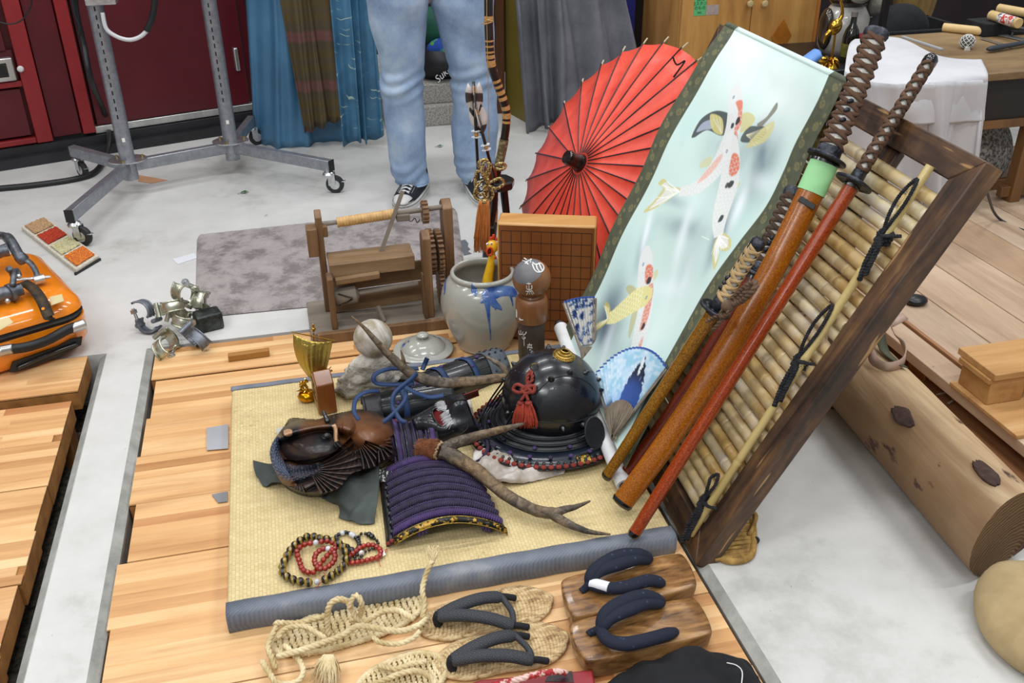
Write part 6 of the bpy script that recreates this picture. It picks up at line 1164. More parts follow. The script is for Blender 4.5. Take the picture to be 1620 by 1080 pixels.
# ---------------- shin guards
M_ribb = pm('blue_ribbon', '#0d264c', '#143560', 9, rough=.6); M_lea = pm('worn_black_leather', '#17161a', '#39353a', 12, (1, 1, 1), rough=.45, bump=.3, bs=40); M_mail = pm('grey_mail_patch', '#3d444b', '#5a636b', 30, rough=.6, bump=.6, bs=160)
def guard(pa, pb, ra_, rb_, label, nm, up_=A(0, -.25, 1), mail=True, ra2=.9):
    a, b_ = at(*pa), at(*pb); a[2] = ZM+ra_*.25; b_[2] = ZM+rb_*.25; ax = unit(b_-a); sd = unit(np.cross(ax, up_)); un_ = np.cross(sd, ax); L = np.linalg.norm(b_-a); t = T(nm, label, 'armour', tuple(lerp(a, b_, .5)*A(1, 1, 0)+A(0, 0, ZM)), 'lacquered shin guards behind the helmet')
    def g(s, th, o=0.): R_ = lerp(ra_, rb_, s)*(1+.10*math.sin(PI*s))+o; return a+ax*L*s+sd*R_*math.sin(th)+un_*R_*math.cos(th)*(1.+.12*math.exp(-(th*3)**2))
    ts = np.linspace(-1.75, 1.75, 30)
    MB().grid([[g(s, th) for th in ts] for s in np.linspace(0, 1, 24)]).build('lacquer_shell', M_lacq, t, smooth=180, solid=.003)
    MB().grid([[g(s, th, .0015) for th in ts] for s in np.linspace(-.03, .17, 6)]).build('leather_cuff', M_lea, t, smooth=180, solid=.003)
    for th in (-.55, .55): MB().tube([g(s, th, .0015) for s in np.linspace(.05, .95, 14)], .0016, 6).build('plate_seam', M_lacqm, t, smooth=180)
    if mail:
        MB().grid([[g(s, th, .003) for th in np.linspace(-1.3, 1.3, 16)] for s in np.linspace(.80, 1.02, 6)]).build('mail_patch', M_mail, t, smooth=180, solid=.003)
        for s in (.85, .92, .99):
            for th in (-.9, -.45, 0, .45, .9): MB().sph(g(s, th, .006), (.0035, .0035, .0025), 8, 5).build('rivet', M_lacqm, t, smooth=180)
    MB().tube([g(-.03, th, .003) for th in ts], .0035, 6).build('padded_edge', M_lea, t, smooth=180)
    for s, th in ((.35, -.35), (.35, .5), (.62, -.6), (.62, .3), (.72, -.1)): MB().sph(g(s, th, .003), (.006, .006, .004), 8, 6).build('purple_tie', M_purl, t, smooth=180)
    return t, g
def band(g, s, w_, th0, th1, t, o=.004): MB().grid([[g(s+ds+.02*math.sin(th*2), th, o) for ds in (-w_, 0, w_)] for th in np.linspace(th0, th1, 16)]).build('blue_strap', M_ribb, t, smooth=180, solid=.0015)
t, g = guard((650, 625, .07), (790, 575, .07), .050, .046, 'black lacquered shin guard with riveted grey patch, the one nearer the jar', 'lacquered_shin_guard'); band(g, .62, .03, -1.3, 1.2, t); band(g, .30, .03, -1.5, 1.2, t)
t, g = guard((580, 648, .07), (715, 628, .07), .040, .052, 'black lacquered shin guard with looped blue ties, the one nearer the carved head', 'lacquered_shin_guard', mail=False); band(g, .42, .035, -1.5, 1.3, t)
def rib(pts, w_, t, up_=(0, -.6, 1), ups=None, name='blue_tie'): ribbon([aty(*q) for q in pts], w_, up_, M_ribb, name, t, .0012, ups=ups)
gy0 = float(at(640, 640, .05)[1])
rib([(662, 583, 2.0), (640, 583, 1.99), (612, 584, 1.96), (592, 594, 1.94), (596, 606, 1.93), (625, 608, 1.93), (655, 606, 1.93)], .011, t); rib([(600, 618, 1.90), (580, 620, 1.88), (564, 630, 1.86), (560, 650, 1.82), (568, 664, 1.80)], .010, t)
rib([(660, 590, 1.93), (650, 600, 1.90), (625, 622, 1.86), (621, 642, 1.84), (627, 655, 1.82), (634, 665, 1.80), (642, 668, 1.795)], .011, t, (0, -1, .4)); rib([(640, 612, 1.88), (660, 622, 1.87), (680, 628, 1.87), (702, 625, 1.87)], .011, t, (0, -.5, 1)); rib([(642, 618, 1.88), (640, 634, 1.85), (622, 655, 1.82), (606, 668, 1.80)], .010, t, (0, -.8, .6))
rib([(668, 585, 2.02), (672, 576, 2.03), (676, 566, 2.03)], .012, t, (-.3, -.9, .5))
# ---------------- face mask (menpo)
fc = at(708, 664, .10); t = T('face_mask', 'black lacquered half face mask with open red mouth and white moustache', 'mask', (fc[0], fc[1], ZM))
fa = unit(A(-.18, -.38, .9)); fu = unit(A(.97, .10, .12)); fu = unit(fu-fa*np.dot(fu, fa)); fsd = np.cross(fa, fu)   # fa: nose direction, fu: up over the face
def fm(th, z, o=0.):   # th around the face, z up/down
    R_ = .065*(1+.16*math.cos(th)**3*(1-abs(z)*.6)); w_ = .065*(1-.25*max(-z, 0)); nose = .020*math.exp(-((th*3.2)**2))*math.exp(-((z-.45)*3.)**2); cheek = .010*(math.exp(-((abs(th)-.75)*3.5)**2)*math.exp(-((z-.25)*3)**2)); chin = .014*math.exp(-(th*2)**2)*math.exp(-((z+.9)*3)**2)
    mouth = -.012*math.exp(-((th*1.9)**2))*math.exp(-((z+.18)*5)**2); R_ += nose+cheek+chin+mouth+o; return fc-fa*.035+fa*R_*math.cos(th)*1.0+fsd*w_*1.0*math.sin(th)*(1+cheek*8)+fu*z*.080
ths = np.linspace(-1.75, 1.75, 41); zs_ = np.linspace(-1, .72, 26)
b = MB(); V = [[fm(th, z if abs(th) < .9 or z < .3 else .3+(z-.3)*1.25) for z in zs_] for th in ths]; b.grid(V)
keep = []
for i in range(40):
    for j in range(25):
        th = (ths[i]+ths[i+1])/2; z = (zs_[j]+zs_[j+1])/2
        if (th/.48)**2+((z+.20)/.17)**2 > 1: keep.append(b.f[i*25+j])
b.f = keep; b.mi = [0]*len(keep); b.build('mask_shell', M_lacq, t, smooth=180, solid=.0025)
MB().grid([[fm(th, z, -.010) for z in np.linspace(-.5, .1, 8)] for th in np.linspace(-.6, .6, 12)]).build('red_mouth_lining', M_rlin, t, smooth=180)
MB().tube([fm(.49*math.cos(a), -.20+.18*math.sin(a), .001) for a in np.linspace(0, 2*PI, 30, endpoint=False)], .0018, 6, closed=True).build('lip_rim', M_bead, t, smooth=180)
MB().grid([[fm(th, z, -.006) for z in np.linspace(.1, 1.25, 8)] for th in np.linspace(.75, 1.75, 12)]).build('red_lining', M_rlin, t, smooth=180, solid=.002)
MB().sph(fm(1.2, .85, .003), .005, 10, 6).build('lining_stud', M_lacqm, t, smooth=180)
M_hair = pm('white_horsehair', '#b5b6b8', '#dcdcdc', 120, (1, 1, 1), rough=.7); b = MB(); r = random.Random(6)
for sg in (-1, 1):
    for k_ in range(110):
        th = sg*r.uniform(.02, .55); z = .06+r.uniform(-.05, .05); p = fm(th, z, .001); q = fm(th+sg*r.uniform(.05, .16), z-r.uniform(.12, .26), .010*r.random()+.004); b.tube([p, lerp(p, q, .5)+fa*.004, q], [.0008, .0008, .0003], 3)
b.build('moustache', M_hair, t, kind='stuff')
for sg in (-1, 1): MB().tube(catm([fm(sg*.55, .55, .001), fm(sg*.85, .45, .003), fm(sg*.95, .15, .003), fm(sg*.75, .0, .001)], 6), .0015, 6).build('cheek_line', M_lacqm, t, smooth=180)
for k_ in range(3): MB().tube([fm(th, -.60-.13*k_, .001) for th in np.linspace(-1.5, 1.5, 24)], .0012, 6).build('chin_lamella', M_lacqm, t, smooth=180)
# purple cord loop
b = MB(); b.rope(catm([at(716, 655, .10), at(735, 650, .09), at(752, 668, .09), at(768, 690, .09), at(772, 708, .085), at(764, 724, .075), at(752, 732, .066)], 10), .0048, .016, 3, 6); tag(b.build('purple_cord', M_pur, smooth=180), 'thick braided purple cord curling from the mask under the antler', 'cord')
# ---------------- antlers
M_ant = NT('deer_antler', .75); v = M_ant.obj(); n1 = M_ant.noise(v, 45, 5, .7, 1.); n2 = M_ant.noise(v, 7, 3); M_ant.col(M_ant.mix(M_ant.ramp(n2.outputs[0], [(.45, 0), (.62, 1)]).outputs[0], M_ant.ramp(n1.outputs[0], [(.36, '#2c2722'), (.52, '#554b40'), (.68, '#7f7263')]).outputs[0], M_ant.ramp(n1.outputs[0], [(.36, '#57442f'), (.6, '#8a7151')]).outputs[0])); M_ant.bump(n1.outputs[0], .9, .004); M_ant = M_ant.m
M_tipm = pm('pale_antler_tip', '#8a7355', '#b59c78', 30, rough=.5)
def beam(pts, rs, par, name='tine', seed=0, mat=None):
    P = catm(pts, 10); R_ = np.interp(np.linspace(0, 1, len(P)), np.linspace(0, 1, len(rs)), rs); P_, T_, N_, B_ = frames(P); n = 14; G = []
    for i, p in enumerate(P_):
        G.append([p+(N_[i]*math.cos(a)+B_[i]*math.sin(a))*R_[i]*(1+.07*math.sin(5*a+seed)+.10*nz((math.cos(a)*2, math.sin(a)*2, i*.35), 1, seed)) for a in np.arange(n)*2*PI/n])
    b = MB(); b.grid(G, cv=True); k_ = len(b.v); b.f += [tuple(range(n)), tuple(range(k_-n, k_))[::-1]]; b.mi += [0, 0]; return b.build(name, mat or M_ant, par, smooth=180)
t = T('deer_antler', 'grey-brown deer antler with a brown fur tuft at its base, in front of the helmet', 'antler', at(700, 720, .09)*A(1, 1, 0)+A(0, 0, ZM), 'deer antlers among the armour')
beam([at(698, 714, .125), at(718, 722, .118), at(755, 745, .10), at(800, 782, .085), at(845, 806, .08), at(880, 812, .075)], [.017, .0175, .0155, .0135, .0125, .0125], t, 'beam', 1)
beam([at(872, 811, .075), at(895, 826, .068), at(930, 840, .062), at(966, 845, .060)], [.012, .0095, .006, .0018], t, 'tine', 2); beam([at(876, 812, .076), at(892, 806, .085), at(912, 801, .092), at(934, 792, .097)], [.0105, .0085, .0055, .0016], t, 'tine', 3)
beam([at(700, 712, .125), at(718, 702, .135), at(745, 692, .15), at(790, 680, .17), at(829, 670, .185)], [.015, .013, .011, .008, .0025], t, 'brow_tine', 4)
bc = at(694, 712, .125); bd = unit(at(718, 722, .118)-bc); b = MB(); r = random.Random(3)
for k_ in range(34): a = k_*2*PI/34; m_ = zframe(bc, bd); b.sph(bc+m_[:3, 0]*.0195*math.cos(a)+m_[:3, 1]*.0195*math.sin(a)+bd*r.uniform(-.003, .003), r.uniform(.0022, .0035), 6, 4)
b.build('burr', M_tipm, t, kind='stuff')
M_fur = pm('red_brown_fur', '#5a3018', '#8a5230', 50, rough=.95, bump=.5, bs=180); pe = at(663, 712, .10); cf = lerp(bc, pe, .45); fd = unit(pe-bc); Mf = zframe(cf, fd)
G = [[cf+fd*z+(Mf[:3, 0]*math.cos(a)*.8+Mf[:3, 1]*math.sin(a))*.0235*(1+.15*nz((math.cos(a), math.sin(a), z*40), 1.5, 3))*(1 if abs(z) < .024 else .8) for a in np.arange(24)*2*PI/24] for z in (-.03, -.026, -.015, 0, .015, .026, .030)]
b = MB(); b.grid(G, cv=True); b.f += [tuple(range(24)), tuple(range(144, 168))[::-1]]; b.mi += [0, 0]; sk = b.build('fur_tuft', M_fur, t, smooth=180); b = MB(); r = random.Random(9)
for k_ in range(1500):
    a = r.uniform(0, 2*PI); z = r.uniform(-.03, .030); nn_ = Mf[:3, 0]*math.cos(a)+Mf[:3, 1]*math.sin(a); p = cf+fd*z+(Mf[:3, 0]*math.cos(a)*.8+Mf[:3, 1]*math.sin(a))*.023; q = p+nn_*r.uniform(.003, .007)+fd*r.uniform(.003, .007); s_ = unit(np.cross(fd, nn_))*.0006; b.add([p-s_, p+s_, q], [(0, 1, 2)])
b.build('hair', M_fur, sk, kind='stuff', smooth=0)
t = T('deer_antler', 'long curved deer antler rising past the marble sphere behind the helmet', 'antler', at(700, 640, ZM), 'deer antlers among the armour')
Yc = 1.93
beam([aty(556, 500, 1.96), aty(578, 520, 1.96), aty(605, 550, 1.955), aty(633, 577, 1.95), aty(660, 596, 1.94), aty(700, 605, 1.93), aty(750, 603, 1.93), aty(800, 597, 1.95)], [.0015, .0045, .0085, .0105, .0125, .013, .0125, .011], t, 'beam', 5); beam([aty(640, 582, 1.95), aty(638, 568, 1.95), aty(634, 553, 1.955)], [.006, .0045, .001], t, 'tine', 6)
beam([aty(802, 592, 1.96), aty(796, 580, 1.97), aty(780, 570, 1.99), aty(764, 561, 2.01)], [.010, .008, .005, .001], t, 'tine', 7)
# ---------------- carved head
M_cbr = NT('carved_brown_lacquer', .26, 0, .3); v = M_cbr.obj(); n1 = M_cbr.noise(v, 16, 4, .6, .6); M_cbr.col(M_cbr.ramp(n1.outputs[0], [(.40, '#1a1210'), (.48, '#4a2a16'), (.62, '#7a4a26')]).outputs[0]); M_cbr.bump(n1.outputs[0], .3, .004); M_cbr = M_cbr.m
M_cbl = NT('carved_black_lacquer', .2, 0, .4); v = M_cbl.obj(); n1 = M_cbl.noise(v, 22, 4); M_cbl.col(M_cbl.ramp(n1.outputs[0], [(.4, '#101114'), (.62, '#1e1c1c'), (.75, '#35261c')]).outputs[0]); M_cbl = M_cbl.m
M_fsc = NT('carved_scales', .3, 0, .3); v = M_fsc.obj(); q = M_fsc.n('ShaderNodeTexVoronoi', {'Vector': v, 'Scale': 230.}); M_fsc.col(M_fsc.ramp(q.outputs[0], [(.1, '#3a4150'), (.6, '#15171c')]).outputs[0]); M_fsc.bump(q.outputs[0], -.8, .003); M_fsc = M_fsc.m
M_bare = pm('bare_chipped_wood', '#a98260', '#c6a27f', 30, rough=.8)
cc_ = at(525, 722, .09); t = T('carved_head', 'dark lacquered wood carving of a bearded old man lying on its back with a fish', 'carving', (cc_[0], cc_[1], ZM))
OUT = np.array(catm([(p[0], p[1], 0) for p in [(432, 700), (452, 672), (462, 662), (500, 664), (520, 658), (545, 652), (575, 648), (600, 655), (618, 672), (627, 700), (628, 722), (612, 735), (590, 745), (560, 752), (540, 775), (505, 785), (470, 780), (448, 765), (434, 740), (428, 720)]], 5, True))[:, :2]
GU, GV = 230, 170; PU, PV = np.meshgrid(np.linspace(422, 634, GU), np.linspace(640, 792, GV))
def sdist(P, X_, Y_):
    ins = np.zeros(X_.shape, bool); d = np.full(X_.shape, 1e9)
    for (ax, ay), (bx, by) in zip(P, np.roll(P, -1, 0)):
        ins ^= ((ay > Y_) != (by > Y_)) & (X_ < (bx-ax)*(Y_-ay)/((by-ay) or 1e-9)+ax); t_ = np.clip(((X_-ax)*(bx-ax)+(Y_-ay)*(by-ay))/(((bx-ax)**2+(by-ay)**2) or 1e-9), 0, 1); d = np.minimum(d, np.hypot(X_-ax-t_*(bx-ax), Y_-ay-t_*(by-ay)))
    return np.where(ins, d, -d)
def pdist(P, X_, Y_):
    d = np.full(X_.shape, 1e9); s = np.zeros(X_.shape); acc = 0.; P = np.array(catm([(q[0], q[1], 0) for q in P], 6))[:, :2]
    for (ax, ay), (bx, by) in zip(P[:-1], P[1:]):
        l = math.hypot(bx-ax, by-ay); t_ = np.clip(((X_-ax)*(bx-ax)+(Y_-ay)*(by-ay))/(l*l or 1e-9), 0, 1); q = np.hypot(X_-ax-t_*(bx-ax), Y_-ay-t_*(by-ay)); m = q < d; d = np.where(m, q, d); s = np.where(m, acc+t_*l, s); acc += l
    return d, s, acc
sd_ = sdist(OUT, PU, PV); edge = np.clip(sd_/16, 0, 1); Hh = .048*np.sqrt(1-(1-edge)**2)
def ell(cx, cy, rx, ry, h, rot=0.): c_, s_ = math.cos(rot), math.sin(rot); dx, dy = PU-cx, PV-cy; q = ((dx*c_+dy*s_)/rx)**2+((-dx*s_+dy*c_)/ry)**2; return h*np.sqrt(np.clip(1-q, 0, 1))
def ridge(P, w_, h, taper=None): d, s, L_ = pdist(P, PU, PV); ww = np.interp(s/L_, np.linspace(0, 1, len(w_)), w_); return h*np.sqrt(np.clip(1-(d/ww)**2, 0, 1)), d, s, L_, ww
def smax(a, b_, k=.006): h = np.clip(.5+.5*(a-b_)/k, 0, 1); return b_*(1-h)+a*h+k*h*(1-h)
lab = np.zeros(PU.shape, int); BR = np.array(L3('#6e4324')); BK_ = np.array(L3('#121316')); BL_ = np.array(L3('#232a36')); BD = np.array(L3('#3a2417')); Cc_ = np.zeros(PU.shape+(3,))+BK_
nn1 = fbm((PU-422)/212, (PV-640)/152, 6, 31, 4)
fore = ell(578, 682, 52, 36, .105, .12); Hh = smax(Hh, fore); hair = ell(600, 712, 32, 26, .075); Hh = smax(Hh, hair)
nose, d, s, L_, ww = ridge([(450, 686), (470, 680), (500, 674), (530, 672), (552, 676)], [15, 15, 13, 15, 20], .122); Hh = smax(Hh, nose, .004)
brow, d2, s2, L2, _ = ridge([(524, 664), (531, 680), (533, 700), (548, 712)], [9, 9, 8, 5], .118); Hh = smax(Hh, brow, .004)
cheek = ell(502, 704, 66, 38, .117, -.05); Hh = smax(Hh, ell(540, 722, 60, 40, .070)); Hh = smax(Hh, cheek); lid = ell(513, 692, 16, 10, .126, .2); Hh = smax(Hh, ell(475, 702, 22, 13, .112, .3), .004); Hh = smax(Hh, lid, .003); Hh -= .008*np.exp(-((PU-517)/8)**2-((PV-691)/5)**2)
fish, df, sf, Lf, wf = ridge([(452, 672), (438, 690), (433, 715), (442, 738), (462, 748), (485, 745), (506, 738)], [8, 12, 16, 21, 22, 18, 10], .074); fm_ = (df < wf) & (fish > cheek*.9); Hh = smax(Hh, fish, .004)
def fanr(cx, cy, a0q, a1q, r0q, r1q, n, amp, h0, h1, curve=0.):
    dx, dy = PU-cx, -(PV-cy); rr = np.hypot(dx, dy); an = np.degrees(np.arctan2(dy, dx))+curve*rr; u = (an-a0q)/(a1q-a0q); m = (u > 0) & (u < 1) & (rr > r0q) & (rr < r1q); rib = np.abs(np.sin(PI*u*n))**.7; base = h0+(h1-h0)*np.clip((rr-r0q)/(r1q-r0q), 0, 1); return np.where(m, base+amp*rib, 0), m, rib
mask_in = np.clip(sd_/6, 0, 1)
F3, m3, r3_ = fanr(562, 694, -8, -138, 16, 118, 13, .014, .070, .034, .22); F3 *= mask_in; Hh = np.where(m3, smax(Hh*.72, F3, .003), Hh)
F2, m2, r2_ = fanr(490, 742, -72, 28, 12, 82, 11, .010, .080, .056, -.12); m2 &= (sd_ > 4); Hh = np.where(m2, np.maximum(Hh*.8, F2), Hh)
F4, m4, r4_ = fanr(598, 700, 25, -95, 12, 42, 7, .012, .070, .040); m4 &= sd_ > 2; Hh = np.where(m4, smax(Hh*.8, F4*np.clip(sd_/8, 0, 1), .003), Hh)
F5, m5, r5_ = fanr(470, 752, -165, -60, 8, 34, 9, .005, .05, .034); m5 &= (sd_ > 1) & ~fm_; Hh = np.where(m5, smax(Hh*.8, F5*np.clip(sd_/5, 0, 1), .003), Hh)
F6, m6, r6_ = fanr(545, 640, -150, -95, 14, 64, 8, .003, 0, 0); er = m6 & (PV < 715) & (PU > 522) & (fore > .05); Hh = np.where(er, Hh+.006*r6_, Hh)
bm = sm(.2, .6, fore/.105+nn1*.5); Cc_ = over(Cc_, bm*sm(512, 545, PU)*(1-sm(700, 716, PV+nn1*14)), BR*(1.0)); Cc_ = over(Cc_, sm(.55, .95, nose/.125)*sm(468, 482, PU)*(1-sm(512, 526, PU)), BR*.85); Cc_ = over(Cc_, (fm_ & (df > wf*.35) & (PV > 712-0*PU) & (PU < 470))*.9, BR*.95); Cc_ = over(Cc_, sm(-.1, .35, -nn1)*.35*(lab == 0), BD)
sx_, sy_ = sf/3.2, df/3.0; sc_m = fm_ & (sf > Lf*.15) & (df < wf*.62); scl = np.abs(np.sin(sf*.62))*np.abs(np.sin(df*.75+(np.floor(sf/5.07) % 2)*1.57)); Hh = np.where(sc_m, Hh+.0035*scl, Hh); Cc_ = over(Cc_, sc_m*(.35+.6*scl), np.array(L3('#4a566c')))
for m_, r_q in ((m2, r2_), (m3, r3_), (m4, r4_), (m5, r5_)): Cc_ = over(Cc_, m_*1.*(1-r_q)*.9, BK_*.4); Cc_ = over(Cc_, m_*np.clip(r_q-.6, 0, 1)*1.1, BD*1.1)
chip = (d2 < 3.2) & (s2 > 8) & (s2 < L2*.62); Cc_ = over(Cc_, chip*1., L3('#b58e69')); ct = np.hypot(PU-456, (PV-684)*1.3) < 7.5+2*nn1; Cc_ = over(Cc_, (ct & (PU < 462))*1., L3('#a98260'))
Hh = np.clip(Hh+.0022*nn1*(sd_ > 5), 0, None)
valid = sd_ > -1.5; PT = np.array([[at(PU[i, j], PV[i, j], ZM+max(Hh[i, j], 0)) for j in range(GU)] for i in range(GV)])
regions = np.zeros(PU.shape, int); regions[m3 | m5] = 1; regions[fm_ | m2] = 2; regions[m4] = 3
M_carv = NT('carved_painted_wood', .4, 0, .08); M_carv.col(M_carv.n('ShaderNodeAttribute', attribute_name='Col').outputs[0]); M_carv = M_carv.m
rf = regions[:-1, :-1]; vf = valid[:-1, :-1] & valid[1:, 1:] & valid[1:, :-1] & valid[:-1, 1:]
for k_, nm in enumerate(('face', 'beard', 'fish', 'hair_curl')):
    ii, jj = np.nonzero((rf == k_) & vf); q = np.stack([ii*GU+jj, (ii+1)*GU+jj, (ii+1)*GU+jj+1, ii*GU+jj+1], 1); uq, inv = np.unique(q, return_inverse=True); b = MB(); b.v = PT.reshape(-1, 3)[uq].tolist(); b.f = [tuple(x) for x in inv.reshape(-1, 4).tolist()]; b.mi = [0]*len(b.f)
    cl = np.ones((len(uq), 4)); cl[:, :3] = Cc_.reshape(-1, 3)[uq]; b.build(nm, M_carv, t, smooth=180, cols=cl)
c = at(517, 690, ZM+.116); MB().sph(c, (.0095, .008, .0085), 14, 10).build('eye', M_lacq, t, smooth=180)
fn = [at(519, 668, ZM+.12), at(513, 655, ZM+.135), at(511, 650, ZM+.14)]; MB().tube(catm(fn, 4), [.007]*3+[.005]*4+[.0035]*2, 8).build('brow_crest', M_cbl, t, smooth=180)
# dark cloths under it
M_gcl = pm('slate_green_cloth', '#353b39', '#474e4b', 5, rough=.85, bump=.08, bs=200)
crump([[(400, 728, .053), (425, 730, .06), (450, 728, .07)], [(404, 750, .056), (428, 748, .075), (455, 752, .07)], [(416, 768, .053), (440, 768, .062), (470, 770, .06)]], 5, 'slate_cloth', M_gcl, 'flap of slate green cloth poking out left of the carved head', 'cloth', .02)
crump([[(520, 770, .06), (560, 750, .09), (600, 738, .085)], [(505, 782, .056), (550, 785, .08), (600, 770, .08)], [(535, 800, .054), (560, 805, .075), (597, 800, .07)], [(536, 818, .053), (565, 826, .056), (592, 828, .053)]], 8, 'slate_cloth', M_gcl, 'folded slate green cloth between the carved head and the large purple guard', 'cloth', .02)
o = crump([[(588, 738, .080), (604, 742, .082), (620, 745, .080)], [(590, 760, .066), (604, 762, .070), (616, 762, .066)]], 2, 'speckled_cloth', pm('black_white_speckled_cloth', '#1c1d20', '#b9bab6', 160, rough=.8, lo=.5, hi=.56), 'bit of black and white speckled cloth at the corner of the large purple guard', 'cloth', .004)
# white paper tag left of head
b = MB(); b.add([at(437, 678, .056), at(462, 672, .075), at(458, 686, .07), at(440, 692, .055)], [(0, 1, 2, 3)]); tag(b.build('paper_tag', pm('translucent_tag', '#b9bab6', rough=.4), smooth=0, solid=.001), 'small pale plastic tag behind the carved nose', 'tag')
# ================================================================ small things on the mat
def tigermat():
    k = NT('tiger_eye', .12, 0, .5); v = k.obj(); wv = k.n('ShaderNodeTexWave', {'Vector': v, 'Scale': 28., 'Distortion': 4.}, wave_type='BANDS'); k.col(k.ramp(wv.outputs[0], [(.25, '#14100a'), (.55, '#4a3a14'), (.8, '#8f7426')]).outputs[0]); return k.m
M_tig = tigermat(); M_carn = pm('carnelian', '#7a1a0d', '#9c2a16', 60, rough=.15, coat=.5); M_onyx = pm('onyx', '#0a0a0c', rough=.12, coat=.6); M_pearl = pm('grey_white_stone', '#a8a8ac', '#d0d0d2', 60, rough=.3, coat=.3); M_clear = pm('clear_quartz', '#b5aea2', '#d8d4cc', 80, rough=.15, coat=.5)
def bracelet(pts, r, n, mat, label, alt=(), z=None, closed=True, zj=0.):
    P = catm([at(p[0], p[1], ZM+r+(p[2] if len(p) > 2 else 0)) for p in pts], 8, closed); P = np.array(P); Pc = np.vstack([P, P[:1]]) if closed else P; L = np.r_[0, np.cumsum(np.linalg.norm(np.diff(Pc, axis=0), axis=1))]; q = np.linspace(0, L[-1], n, endpoint=not closed); t = T('bead_bracelet', label, 'bracelet', P.mean(0)*A(1, 1, 0)+A(0, 0, ZM), 'bead bracelets heaped at the mat edge')
    for i, s in enumerate(q):
        c = A(*[np.interp(s, L, Pc[:, k]) for k in range(3)]); m = mat; rr = r
        for (idx, mm, r2) in alt:
            if i in idx: m = mm; rr = r2
        MB().sph(c, rr, 14, 10).build('bead', m, t, smooth=180)
    return t
bracelet([(447, 905), (449, 890), (458, 872), (473, 856), (490, 848), (508, 852, .006), (520, 853, .008), (540, 862, .01), (548, 876, .01), (546, 890), (538, 900), (528, 908), (510, 918), (486, 921), (462, 916)], .0088, 25, M_tig, 'bracelet of large brown tiger-eye beads, lowest and leftmost of the heap', alt=(((20,), M_pearl, .006),))
bracelet([(470, 872, .004), (480, 862, .006), (500, 858, .01), (520, 856, .012), (532, 864, .01), (520, 876, .010), (508, 890, .006), (496, 905, .003), (480, 902), (474, 888)], .0062, 22, M_carn, 'bracelet of red faceted beads, upper left loop inside the tiger-eye one', alt=(((4,), M_pearl, .0062),))
bracelet([(500, 876, .012), (512, 868, .014), (526, 870, .014), (530, 882, .012), (522, 894, .010), (508, 900, .010), (498, 890, .010)], .0060, 16, M_carn, 'bracelet of red beads in the middle of the heap', alt=(((3,), M_pearl, .0062),))
bracelet([(548, 884), (560, 874), (574, 864), (590, 862), (602, 870), (600, 880), (588, 884), (572, 888), (556, 890)], .0060, 19, M_carn, 'bracelet of red beads with a white price tag, rightmost of the heap')
bracelet([(532, 848), (546, 842), (556, 845), (564, 852), (568, 862), (560, 872), (548, 866), (538, 858)], .0046, 22, M_onyx, 'bracelet of small black and white stone beads behind the red ones', alt=(((2, 5, 6), M_pearl, .0062), ((14, 16), M_onyx, .0085)))
bracelet([(568, 848), (580, 844), (590, 850), (598, 858), (592, 866), (578, 872), (566, 876), (560, 884), (572, 880)], .0036, 24, M_onyx, 'thin bracelet of tiny black and clear beads by the price tag', alt=(((3, 4), M_onyx, .0065), ((18,), M_clear, .0065), ((12,), M_onyx, .006)))
b = MB(); c = at(604, 876, ZM+.006); b.obox(c, (.0065, .002, .001), (-.001, .0065, .001), (0, 0, .0006)); tg = tag(b.build('price_tag', pm('white_tag', '#d8d8da', rough=.6), smooth=0), 'tiny white price tag tied to the rightmost red bracelet', 'tag'); M_ths = pm('red_thread', '#b3281c', rough=.7)
text('24', 'c', None, None, .007, frame_m(c+A(0, 0, .0012), (1, 0, 0), (0, 1, 0), (0, 0, 1)), .0002).build('price_print', M_blackp, tg, smooth=0)
for i, (pts, lb) in enumerate(((((528, 856, .012), (535, 862, .012), (533, 866, .008), (540, 870, .004)), 'loose red thread curl at the top of the bead heap'), (((512, 905, .010), (516, 914, .006), (508, 920, .012), (500, 930, .004)), 'loose red thread end on the tiger-eye beads'), (((606, 872, .004), (612, 868, .003), (608, 876, .002), (600, 884, .002), (602, 896, .001)), 'loose red thread at the price tag'))): tag(MB().tube(catm([at(x, y, ZM+z) for x, y, z in pts], 6), .0007, 5).build('red_thread', M_ths), lb, 'thread')
